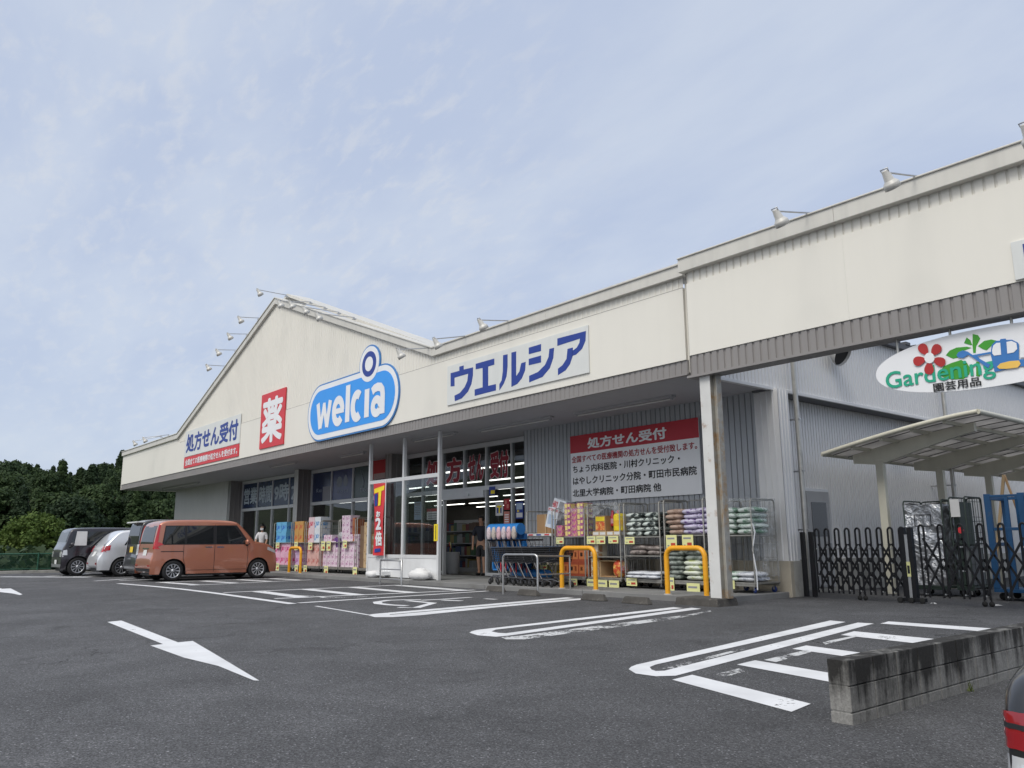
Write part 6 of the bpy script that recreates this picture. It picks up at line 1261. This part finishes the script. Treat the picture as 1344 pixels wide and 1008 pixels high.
    def place(s, x, y, rz, z=0): s.t.location = (x, y, z); s.t.rotation_euler = (0, 0, rz)
# orange box car, nose to the shop
OR = carpaint('copper_paint', (.47, .18, .11), .4)
c = Car('parked_car', 'copper orange tall boxy car parked nose to the shop', [(-1.80, .22), (-1.87, .30), (-1.87, .62), (-1.81, .76), (-1.80, 1.0), (-1.72, 1.52), (-1.62, 1.67), (-1.3, 1.725), (-.2, 1.74), (.42, 1.715), (.64, 1.64), (1.06, 1.16), (1.09, 1.12), (1.16, 1.105), (1.50, 1.045), (1.70, .96), (1.80, .82), (1.85, .56), (1.83, .22)], .835, .99, 1.735, 2.49, -1.25, OR)
for sd in (-1, 1):
    c.side('window_band', [(-1.60, 1.02), (.96, 1.02), (.54, 1.585), (-1.52, 1.56)], CBLK, sd, .003, 24)
    c.side('window', [(-1.56, 1.05), (-.98, 1.05), (-.98, 1.545), (-1.50, 1.53)], CGL, sd, .006); c.side('window', [(-.92, 1.05), (-.16, 1.05), (-.16, 1.57), (-.92, 1.56)], CGL, sd, .006); c.side('window', [(-.06, 1.05), (.84, 1.05), (.46, 1.565), (-.06, 1.575)], CGL, sd, .006)
    c.side('tail_lamp', [(-1.80, .93), (-1.56, 1.03), (-1.66, 1.09), (-1.78, 1.09)], LRED, sd, .008); c.side('tail_lamp', [(-1.80, 1.09), (-1.71, 1.09), (-1.65, 1.58), (-1.70, 1.58)], LRED, sd, .008, 6)
    c.line([(-1.0, 1.02), (-1.0, .62), (-.93, .40), (-.9, .24)], .012, sd); c.line([(-.11, 1.6), (-.11, .24)], .012, sd); c.line([(.84, 1.02), (.90, .8), (.88, .26)], .012, sd); c.line([(-1.62, .83), (-1.0, .83)], .022, sd); c.line([(-.88, .30), (.86, .30)], .010, sd)
    for x in (-.28, .06): c.line([(x-.10, .945), (x+.10, .945)], .035, sd, CHR, 'door_handle')
    c.side('headlamp', [(1.50, .86), (1.80, .74), (1.76, .84), (1.52, .95)], LCLR, sd, .006); c.line([(-.2, 1.745)] and [(-1.25+.0, .25), (-1.0, .25)], .02, sd)
c.end('rear_glass', [(-.62, 1.05), (.62, 1.05), (.58, 1.56), (-.58, 1.56)], CGL); c.end('tail_lamp', [(-.80, .90), (-.66, .90), (-.70, 1.10), (-.78, 1.10)], LRED); c.end('tail_lamp', [(.66, .90), (.80, .90), (.78, 1.10), (.70, 1.10)], LRED)
c.end('number_plate', [(-.17, .72), (.17, .72), (.17, .88), (-.17, .88)], PLW, off=.014, ny=2, nz=2); c.end('garnish', [(-.3, .90), (.3, .90), (.3, .94), (-.3, .94)], CHR, off=.012, ny=3, nz=1); c.end('lower_bumper', [(-.7, .27), (.7, .27), (.7, .36), (-.7, .36)], CBLK); c.end('reflector', [(.5, .42), (.7, .42), (.7, .46), (.5, .46)], LRED, off=.01, ny=4, nz=1); c.end('reflector', [(-.7, .42), (-.5, .42), (-.5, .46), (-.7, .46)], LRED, off=.01, ny=4, nz=1)
c.end('windscreen', [(-.64, 1.17), (.64, 1.17), (.56, 1.60), (-.56, 1.60)], CGL, True)
c.mirror(.83, 1.06, OR); mb = MB(); mb.tube([(-1.2, 0, 1.74), (-1.32, 0, 1.84)], .006, CBLK, 6); mb.build('aerial', c.t)
c.place(-24.4-.835+.04, 7.46+1.25, R(90)); mb = None
# dark small van, mostly hidden
BKM = carpaint('black_paint_car', (.012, .012, .014), .1)
c = Car('parked_car', 'black kei van with a yellow plate squeezed behind the orange car', [(-1.62, .22), (-1.70, .32), (-1.70, .60), (-1.66, .75), (-1.65, 1.0), (-1.58, 1.60), (-1.50, 1.74), (-1.2, 1.79), (0, 1.80), (.5, 1.76), (.72, 1.68), (1.22, 1.14), (1.4, 1.05), (1.62, .95), (1.70, .75), (1.70, .22)], .737, 1.0, 1.79, 2.46, -1.22, BKM, .28)
for sd in (-1, 1):
    c.side('window', [(-1.48, 1.06), (-.95, 1.06), (-.95, 1.62), (-1.42, 1.60)], CGL, sd); c.side('window', [(-.88, 1.06), (-.05, 1.06), (-.05, 1.64), (-.88, 1.63)], CGL, sd); c.side('window', [(.02, 1.06), (.82, 1.06), (.46, 1.64), (.02, 1.64)], CGL, sd)
    c.side('tail_lamp', [(-1.66, .72), (-1.55, .72), (-1.55, 1.0), (-1.65, 1.0)], LCLR, sd, .006)
c.end('rear_glass', [(-.58, 1.04), (.58, 1.04), (.53, 1.64), (-.53, 1.64)], CGL); c.end('number_plate', [(-.17, .80), (.17, .80), (.17, .97), (-.17, .97)], PLY, off=.014, ny=2, nz=2); c.end('tail_lamp', [(-.72, .72), (-.56, .72), (-.56, 1.04), (-.70, 1.04)], LCLR); c.end('tail_lamp', [(.56, .72), (.72, .72), (.70, 1.04), (.56, 1.04)], LCLR); c.end('bumper_strip', [(-.70, .30), (.70, .30), (.70, .38), (-.70, .38)], RIM, off=.02); c.end('windscreen', [(-.6, 1.17), (.6, 1.17), (.52, 1.64), (-.52, 1.64)], CGL, True)
mb = MB(); mb.box((-1.72, -.56, 1.69), (-1.46, .56, 1.73), SIGNP); mb.build('spoiler', c.t, bevel=.01); c.mirror(.85, 1.08, BKM)
yk = 7.0; xk = aY(162, 720, yk).x; c.place(xk+.737+.05, yk+1.70, R(90))
# silver hatchback
SV = carpaint('silver_paint', (.76, .77, .79), .4)
c = Car('parked_car', 'silver hatchback with a rounded tail parked nose to the shop', [(-1.98, .26), (-2.05, .34), (-2.06, .52), (-2.03, .66), (-1.95, .76), (-1.90, .95), (-1.62, 1.28), (-1.45, 1.44), (-1.28, 1.50), (-.6, 1.54), (.2, 1.51), (.55, 1.44), (1.30, 1.03), (1.75, .88), (1.98, .72), (2.03, .55), (2.0, .24)], .845, .93, 1.53, 2.5, -1.32, SV, .30, .22, .16, .10)
c.spokes = 5
for sd in (-1, 1):
    c.side('window', [(-1.30, 1.02), (-.92, 1.0), (-.92, 1.36), (-1.12, 1.32)], CGL, sd); c.side('window', [(-.85, 1.0), (-.05, .98), (-.05, 1.39), (-.85, 1.38)], CGL, sd); c.side('window', [(.02, .98), (.95, .98), (.42, 1.36), (.02, 1.39)], CGL, sd)
    c.side('tail_lamp', [(-1.93, .82), (-1.72, .86), (-1.70, 1.02), (-1.84, 1.0)], LRED, sd, .008); c.line([(-.88, .98), (-.9, .6), (-.78, .3)], .012, sd); c.line([(-.01, 1.4), (-.01, .26)], .012, sd); c.line([(.95, .96), (1.0, .3)], .012, sd)
c.end('rear_glass', [(-.60, 1.0), (.60, 1.0), (.50, 1.40), (-.50, 1.40)], CGL); c.end('tail_lamp', [(-.80, .80), (-.58, .80), (-.56, .98), (-.74, 1.0)], LRED); c.end('tail_lamp', [(.58, .80), (.80, .80), (.74, 1.0), (.56, .98)], LRED); c.end('reverse_lamp', [(-.58, .82), (-.46, .82), (-.46, .93), (-.56, .95)], LCLR, off=.012); c.end('reverse_lamp', [(.46, .82), (.58, .82), (.56, .95), (.46, .93)], LCLR, off=.012)
c.end('number_plate', [(-.17, .66), (.17, .66), (.17, .82), (-.17, .82)], PLW, off=.03, ny=2, nz=2); c.end('reflector', [(.48, .40), (.66, .40), (.66, .46), (.48, .46)], LRED, off=.012); c.end('reflector', [(-.66, .40), (-.48, .40), (-.48, .46), (-.66, .46)], LRED, off=.012); c.end('windscreen', [(-.62, 1.08), (.62, 1.08), (.52, 1.40), (-.52, 1.40)], CGL, True)
c.mirror(.95, 1.0, SV); q = aZ(159, 757, 0); c.place(q.x-.845, q.y+1.32, R(90))
# black van backed in, nose towards the lane
BK2 = carpaint('plum_black_paint', (.016, .012, .018), .2)
c = Car('parked_car', 'plum black boxy van backed in, with a white sheet in its side window', [(-1.90, .26), (-1.96, .36), (-1.96, .95), (-1.90, 1.48), (-1.80, 1.57), (-1.4, 1.61), (0, 1.625), (1.35, 1.615), (1.66, 1.59), (1.76, 1.52), (1.86, 1.12), (1.89, 1.03), (1.94, .95), (1.97, .84), (1.98, .60), (1.97, .26)], .845, .98, 1.62, 2.62, -1.17, BK2, .31, .22, .07, .05)
c.spokes = 6
for sd in (-1, 1):
    c.side('window', [(-1.72, 1.04), (-.95, 1.04), (-.95, 1.50), (-1.66, 1.48)], CGL, sd); c.side('window', [(-.88, 1.04), (.0, 1.04), (.0, 1.51), (-.88, 1.50)], CGL, sd); c.side('window', [(.08, 1.04), (1.74, 1.04), (1.64, 1.48), (.08, 1.50)], CGL, sd); c.line([(-.92, 1.5), (-.92, .3)], .012, sd); c.line([(.04, 1.5), (.04, .28)], .012, sd); c.line([(.72, 1.5), (.72, .3)], .03, sd)
    c.side('headlamp', [(1.80, .70), (1.95, .70), (1.93, .86), (1.82, .88)], LCLR, sd, .008)
c.end('windscreen', [(-.70, 1.14), (.70, 1.14), (.66, 1.50), (-.66, 1.50)], CGL, True); c.end('headlamp', [(-.80, .64), (-.52, .64), (-.52, .82), (-.78, .82)], LCLR, True); c.end('headlamp', [(.52, .64), (.80, .64), (.78, .82), (.52, .82)], LCLR, True); c.end('grille', [(-.5, .62), (.5, .62), (.5, .80), (-.5, .80)], CBLK, True); c.end('number_plate', [(-.17, .40), (.17, .40), (.17, .54), (-.17, .54)], PLW, True, .016, 2, 2); c.end('bumper_guard', [(-.78, .30), (.78, .30), (.78, .40), (-.78, .40)], RIM, True, .02); c.end('rear_glass', [(-.62, 1.06), (.62, 1.06), (.58, 1.5), (-.58, 1.5)], CGL)
s_ = c.side('window_sheet', [(1.24, 1.02), (1.62, 1.02), (1.56, 1.50), (1.24, 1.50)], PPR, 1, .010)
c.line([(1.28, 1.40), (1.46, 1.40)], .03, 1, PGREY, 'sheet_print'); c.line([(1.28, 1.30), (1.48, 1.30)], .03, 1, PGREY, 'sheet_print'); c.line([(1.28, 1.2), (1.46, 1.2)], .025, 1, PGREY, 'sheet_print'); c.line([(1.28, 1.08), (1.54, 1.08)], .02, 1, INK, 'sheet_print')
c.mirror(1.72, 1.02, BK2); q = aZ(101, 756, 0); c.place(q.x-.845, q.y+1.45, R(-90))
# black car at the edge of the lower lane: only its tail corner shows
BK3 = carpaint('gloss_black_paint', (.010, .010, .011), .1)
c = Car('parked_car', 'glossy black car with red tail lamp and pale bumper past the block wall', [(-2.06, .24), (-2.12, .34), (-2.12, .60), (-2.08, .68), (-2.06, .88), (-2.0, .945), (-1.9, .965), (-1.5, 1.02), (-1.0, 1.33), (-.75, 1.40), (-.2, 1.43), (.3, 1.41), (.55, 1.35), (1.25, 1.0), (1.85, .86), (2.02, .72), (2.06, .55), (2.02, .24)], .85, .93, 1.42, 2.55, -1.25, BK3, .30, .22, .16, .12)
LRED2 = M('deep_red_lamp', (.26, .006, .010), .15, var=.05, coat=1); PALEB = M('pale_bumper', (.60, .62, .62), .3, .2, var=.04, coat=1)
for sd in (-1, 1):
    c.side('window', [(-.98, .98), (-.05, .97), (-.05, 1.30), (-.80, 1.27)], CGL, sd); c.side('window', [(.02, .97), (.98, .98), (.46, 1.28), (.02, 1.30)], CGL, sd)
    c.side('rear_bumper', [(-2.10, .30), (-1.68, .30), (-1.68, .64), (-2.07, .675)], PALEB, sd, .012)
c.end('rear_bumper', [(-.80, .30), (.80, .30), (.82, .675), (-.82, .675)], PALEB, off=.014, ny=24); c.end('tail_lamp', [(.50, .745), (.775, .75), (.765, .85), (.54, .855)], LRED2, off=.012, ny=14); c.end('lamp_band', [(.51, .80), (.77, .805), (.768, .82), (.52, .815)], CBLK, off=.014, ny=14); c.end('tail_lamp', [(-.775, .75), (-.50, .745), (-.54, .855), (-.765, .85)], LRED2, off=.012, ny=14); c.end('reverse_lamp', [(.50, .69), (.78, .69), (.78, .73), (.50, .73)], LCLR, off=.012); c.end('reverse_lamp', [(-.78, .69), (-.50, .69), (-.50, .73), (-.78, .73)], LCLR, off=.012)
c.end('rear_glass', [(-.62, 1.06), (.62, 1.06), (.52, 1.30), (-.52, 1.30)], CGL); mb = MB(); mb.tube([(c.endx(z)-.012, .60*1-.06*(z-1), z) for z in (1.04, 1.1, 1.2, 1.3)], .012, M('edge_highlight', (.25, .26, .27), .3, .5), 8); mb.tube([(c.endx(z)-.012, -.60+.06*(z-1), z) for z in (1.04, 1.1, 1.2, 1.3)], .012, MATS['edge_highlight'], 8); mb.build('edge_highlight', c.t)  # grey tubes beside the rear glass model the tail's edge highlight as solid pieces
c.end('number_plate', [(-.17, .70), (.17, .70), (.17, .86), (-.17, .86)], PLW, off=.02, ny=2, nz=2); c.end('windscreen', [(-.62, 1.06), (.62, 1.06), (.52, 1.32), (-.52, 1.32)], CGL, True)
gq = gz(0, 3); q = aZ(1322, 950, gq+.80); c.place(q.x+.765, q.y+1.99, R(90), gq)

# ------------------------------------------------------------------ chain-link fence along the lot edge
FGR = M('fence_green', (.02, .10, .06), .5, var=.1); ft = aX(30, 727, -36.1).z
def linkmat():
    m = bpy.data.materials.new('chain_link'); m.use_nodes = True; t = m.node_tree; n = t.nodes; l = t.links; b = n['Principled BSDF']; b.inputs['Base Color'].default_value = (.02, .085, .055, 1); b.inputs['Roughness'].default_value = .5
    co = n.new('ShaderNodeTexCoord'); s = n.new('ShaderNodeSeparateXYZ'); l.new(co.outputs['Object'], s.inputs[0]); outs = []
    for o_ in ('ADD', 'SUBTRACT'):
        a = n.new('ShaderNodeMath'); a.operation = o_; l.new(s.outputs[1], a.inputs[0]); l.new(s.outputs[2], a.inputs[1]); d = n.new('ShaderNodeMath'); d.operation = 'MULTIPLY'; d.inputs[1].default_value = 1/.075; l.new(a.outputs[0], d.inputs[0]); f = n.new('ShaderNodeMath'); f.operation = 'FRACT'; l.new(d.outputs[0], f.inputs[0]); g = n.new('ShaderNodeMath'); g.operation = 'LESS_THAN'; g.inputs[1].default_value = .11; l.new(f.outputs[0], g.inputs[0]); outs.append(g.outputs[0])
    mxm = n.new('ShaderNodeMath'); mxm.operation = 'MAXIMUM'; l.new(outs[0], mxm.inputs[0]); l.new(outs[1], mxm.inputs[1]); tr = n.new('ShaderNodeBsdfTransparent'); mx = n.new('ShaderNodeMixShader'); l.new(mxm.outputs[0], mx.inputs[0]); l.new(tr.outputs[0], mx.inputs[1]); l.new(b.outputs[0], mx.inputs[2]); l.new(mx.outputs[0], n['Material Output'].inputs[0]); return m
LINK = linkmat(); fe = thing('chain_link_fence', 'green chain link fence along the edge of the car park before the woods', 'fence', (-36.12, 0, .1))
mb = MB(); mb.box((-.004, -20, .02), (.004, 40, ft-.1), LINK); mb.build('mesh_panel', fe)
mb = MB(); mb.tube([(0, -20, ft-.1), (0, 40, ft-.1)], .024, FGR, 8); mb.tube([(0, -20, .06), (0, 40, .06)], .012, FGR, 8); mb.build('rail', fe)
for k in range(31): mb = MB(); y = -20+2*k; mb.tube([(.03, y, -.1), (.03, y, ft-.06)], .028, FGR, 8); mb.build('post', fe)

# ------------------------------------------------------------------ wooded hill: individual trees
def leafmat(name, a, b):
    m = bpy.data.materials.new(name); m.use_nodes = True; t = m.node_tree; n = t.nodes; l = t.links; bs = n['Principled BSDF']; bs.inputs['Roughness'].default_value = .65; bs.inputs['Specular IOR Level'].default_value = .2
    g = n.new('ShaderNodeNewGeometry'); oi = n.new('ShaderNodeObjectInfo'); ad = n.new('ShaderNodeMath'); ad.operation = 'MULTIPLY_ADD'; l.new(g.outputs['Random Per Island'], ad.inputs[0]); ad.inputs[1].default_value = .55; r2 = n.new('ShaderNodeMath'); r2.operation = 'MULTIPLY'; r2.inputs[1].default_value = .45; l.new(oi.outputs['Random'], r2.inputs[0]); l.new(r2.outputs[0], ad.inputs[2])
    mx = n.new('ShaderNodeMix'); mx.data_type = 'RGBA'; l.new(ad.outputs[0], mx.inputs[0]); mx.inputs[6].default_value = (*a, 1); mx.inputs[7].default_value = (*b, 1); l.new(mx.outputs[2], bs.inputs['Base Color'])
    tl = n.new('ShaderNodeBsdfTranslucent'); l.new(mx.outputs[2], tl.inputs[0]); ms = n.new('ShaderNodeMixShader'); ms.inputs[0].default_value = .25; l.new(bs.outputs[0], ms.inputs[1]); l.new(tl.outputs[0], ms.inputs[2]); l.new(ms.outputs[0], n['Material Output'].inputs[0]); return m
LEAFS = [leafmat('cedar_leaf', (.019, .036, .017), (.047, .078, .033)), leafmat('broad_leaf', (.023, .043, .017), (.060, .095, .035)), leafmat('bush_leaf', (.060, .105, .022), (.14, .19, .045))]; BARK = M('bark', (.07, .05, .035), .9, var=.3)
def crown(seed, h, r, kind, mat, leaf=.42, clumps=150, per=26):
    rg = random.Random(seed); v = []; f = []
    lobes = [(rg.uniform(0, 6.28), rg.uniform(.5, 1), rg.uniform(.25, .9)) for _ in range(7)]
    for c in range(clumps):
        u = rg.random()**.75
        if kind == 'cone': z = u; rad = r*(1-z)**.75*(.95+.15*math.sin(z*26+seed)); zc = h*(.12+.88*z)
        else: z = u; rad = r*math.sqrt(max(.02, 1-(2*z-.85)**2/1.4)); zc = h*(.22+.74*z)
        a = rg.uniform(0, 6.28); rad *= 1+.28*max(math.cos(a-l[0])*l[1]-abs(z-l[2])*1.6 for l in lobes); q = rad*rg.uniform(.55, 1.0)
        C = Vector((q*math.cos(a), q*math.sin(a), zc+rg.uniform(-.2, .2))); s = rg.uniform(.45, .95)*r*.30
        for k in range(per):
            d = Vector((rg.gauss(0, 1), rg.gauss(0, 1), rg.gauss(0, .6))); d = d.normalized()*s*rg.uniform(.5, 1.0); p = C+d; n = (d.normalized()+Vector((rg.gauss(0, .5), rg.gauss(0, .5), rg.gauss(.3, .5)))).normalized(); t = n.cross(Vector((rg.gauss(0, 1), rg.gauss(0, 1), rg.gauss(0, 1)))).normalized(); b = n.cross(t); ls = leaf*rg.uniform(.6, 1.2); i = len(v)
            v += [p-t*ls*.5-b*ls*.35, p+t*ls*.5-b*ls*.3, p+t*ls*.35+b*ls*.45, p-t*ls*.45+b*ls*.4]; f.append((i, i+1, i+2, i+3))
    mb = MB(); mb.add(v, f, mat); return mb
def tree(name, label, seed, h, r, kind, mat, leaf=.42, clumps=150, per=26, group=None):
    t = thing(name, label, 'tree', (0, 0, 0), 0, group); crown(seed, h, r, kind, mat, leaf, clumps, per).build('crown', t, fixn=False)
    mb = MB(); rg = random.Random(seed); mb.tube([(0, 0, -1.2), (.05, .03, h*.3), (-.05, .06, h*.6), (.0, 0, h*.9)], [r*.085, r*.065, r*.04, r*.012], BARK, 8)
    for k in range(6): a = rg.uniform(0, 6.28); z = h*(.3+.09*k); mb.tube([(0, 0, z), (r*.35*math.cos(a), r*.35*math.sin(a), z+h*.06), (r*.7*math.cos(a), r*.7*math.sin(a), z+h*.1)], [r*.03, r*.02, r*.006], BARK, 5)
    mb.build('trunk', t); return t
TG = 'trees on the wooded hill behind the car park'
KINDS = [('tree', 'dark round crowned tree in the mass of the wooded hill', dict(h=10, r=3.4, kind='round', mat=LEAFS[1])), ('cedar_tree', 'dark pointed cedar in the mass of the wooded hill', dict(h=12.5, r=2.7, kind='cone', mat=LEAFS[0])),
         ('tree', 'dark broad bushy tree in the mass of the wooded hill', dict(h=9, r=3.9, kind='round', mat=LEAFS[0])), ('cedar_tree', 'slender pointed cedar in the mass of the wooded hill', dict(h=11.5, r=2.2, kind='cone', mat=LEAFS[1]))]
PT = []
for k, (nm, lb, kw) in enumerate(KINDS): PT.append([tree(nm, lb, 11+k, leaf=.40, clumps=240, per=48, group=TG, **kw), False])
rg = random.Random(21); cnt = 0
def putree(x, y, s, k, lab=None):
    z = hz_(x, y)-.9
    if not PT[k][1]: PT[k][1] = True; o = PT[k][0]; o.location = (x, y, z); o.rotation_euler = (0, 0, rg.uniform(0, 6.28))
    else: o = dup(PT[k][0], (x, y, z), rg.uniform(0, 6.28))
    o.scale = (s*rg.uniform(.9, 1.1),)*2+(s*rg.uniform(.9, 1.15),); o['label'] = KINDS[k][1].split(' in the mass')[0]+' '+lab; o['group'] = o['label'].replace('dark ', '')+'s'; return o
for d in (92, 104, 116, 128, 140, 152, 164, 176, 188, 200, 212, 222):
    pxs = -50; 
    while pxs < 262:
        dr = ray(pxs+rg.uniform(-6, 6), 712); a = math.atan2(dr.x, dr.y); dd = d+rg.uniform(-5, 5); putree(dd*math.sin(a), dd*math.cos(a), rg.uniform(.50, .78), rg.choice([0, 0, 0, 2, 2, 1, 3]), ('at the foot of the wooded hill' if d < 130 else 'midway up the wooded hill' if d < 190 else 'on the ridge of the wooded hill')); pxs += 2900/d*rg.uniform(.85, 1.25)
# bright bushes just beyond the fence
for k, (px, yy, h, r, lab) in enumerate(((46, 0, 3.5, 2.0, 'bright yellow green bush, the tallest one beyond the fence'), (8, 1.5, 2.3, 2.0, 'bright yellow green bush by the picture edge beyond the fence'), (70, -1, 2.4, 1.5, 'yellow green bush beyond the fence, just behind the plum black van'))):
    d = ray(px, 716); s = 62/math.hypot(d.x, d.y); t = tree('bush', lab, 61+k, h, r, 'round', LEAFS[2], .15, 240, 46, 'bright bushes beyond the fence'); t['category'] = 'bush'; t.location = (d.x*s, d.y*s+yy, hz_(d.x*s, d.y*s)-.6)
# undergrowth at the foot of the woods
mb = MB(); rg = random.Random(9); v = []; f = []
for k in range(26000):
    px = rg.uniform(-60, 270); d = ray(px, 716); s = rg.uniform(46, 100)/math.hypot(d.x, d.y); p = Vector((d.x*s, d.y*s, hz_(d.x*s, d.y*s)-.45+rg.uniform(0, 1.5)*rg.random())); n = Vector((rg.gauss(0, 1), rg.gauss(0, 1), 1)).normalized(); t = n.cross(Vector((rg.gauss(0, 1), rg.gauss(0, 1), .1))).normalized(); b = n.cross(t); ls = rg.uniform(.10, .26); i = len(v); v += [p-t*ls-b*ls*.6, p+t*ls-b*ls*.5, p+t*ls*.7+b*ls*.8, p-t*ls*.8+b*ls*.7]; f.append((i, i+1, i+2, i+3))
mb.add(v, f, LEAFS[0]); tag(mb.build('undergrowth', fixn=False), 'dark tangled undergrowth at the foot of the wooded hill', 'undergrowth', kind='stuff')
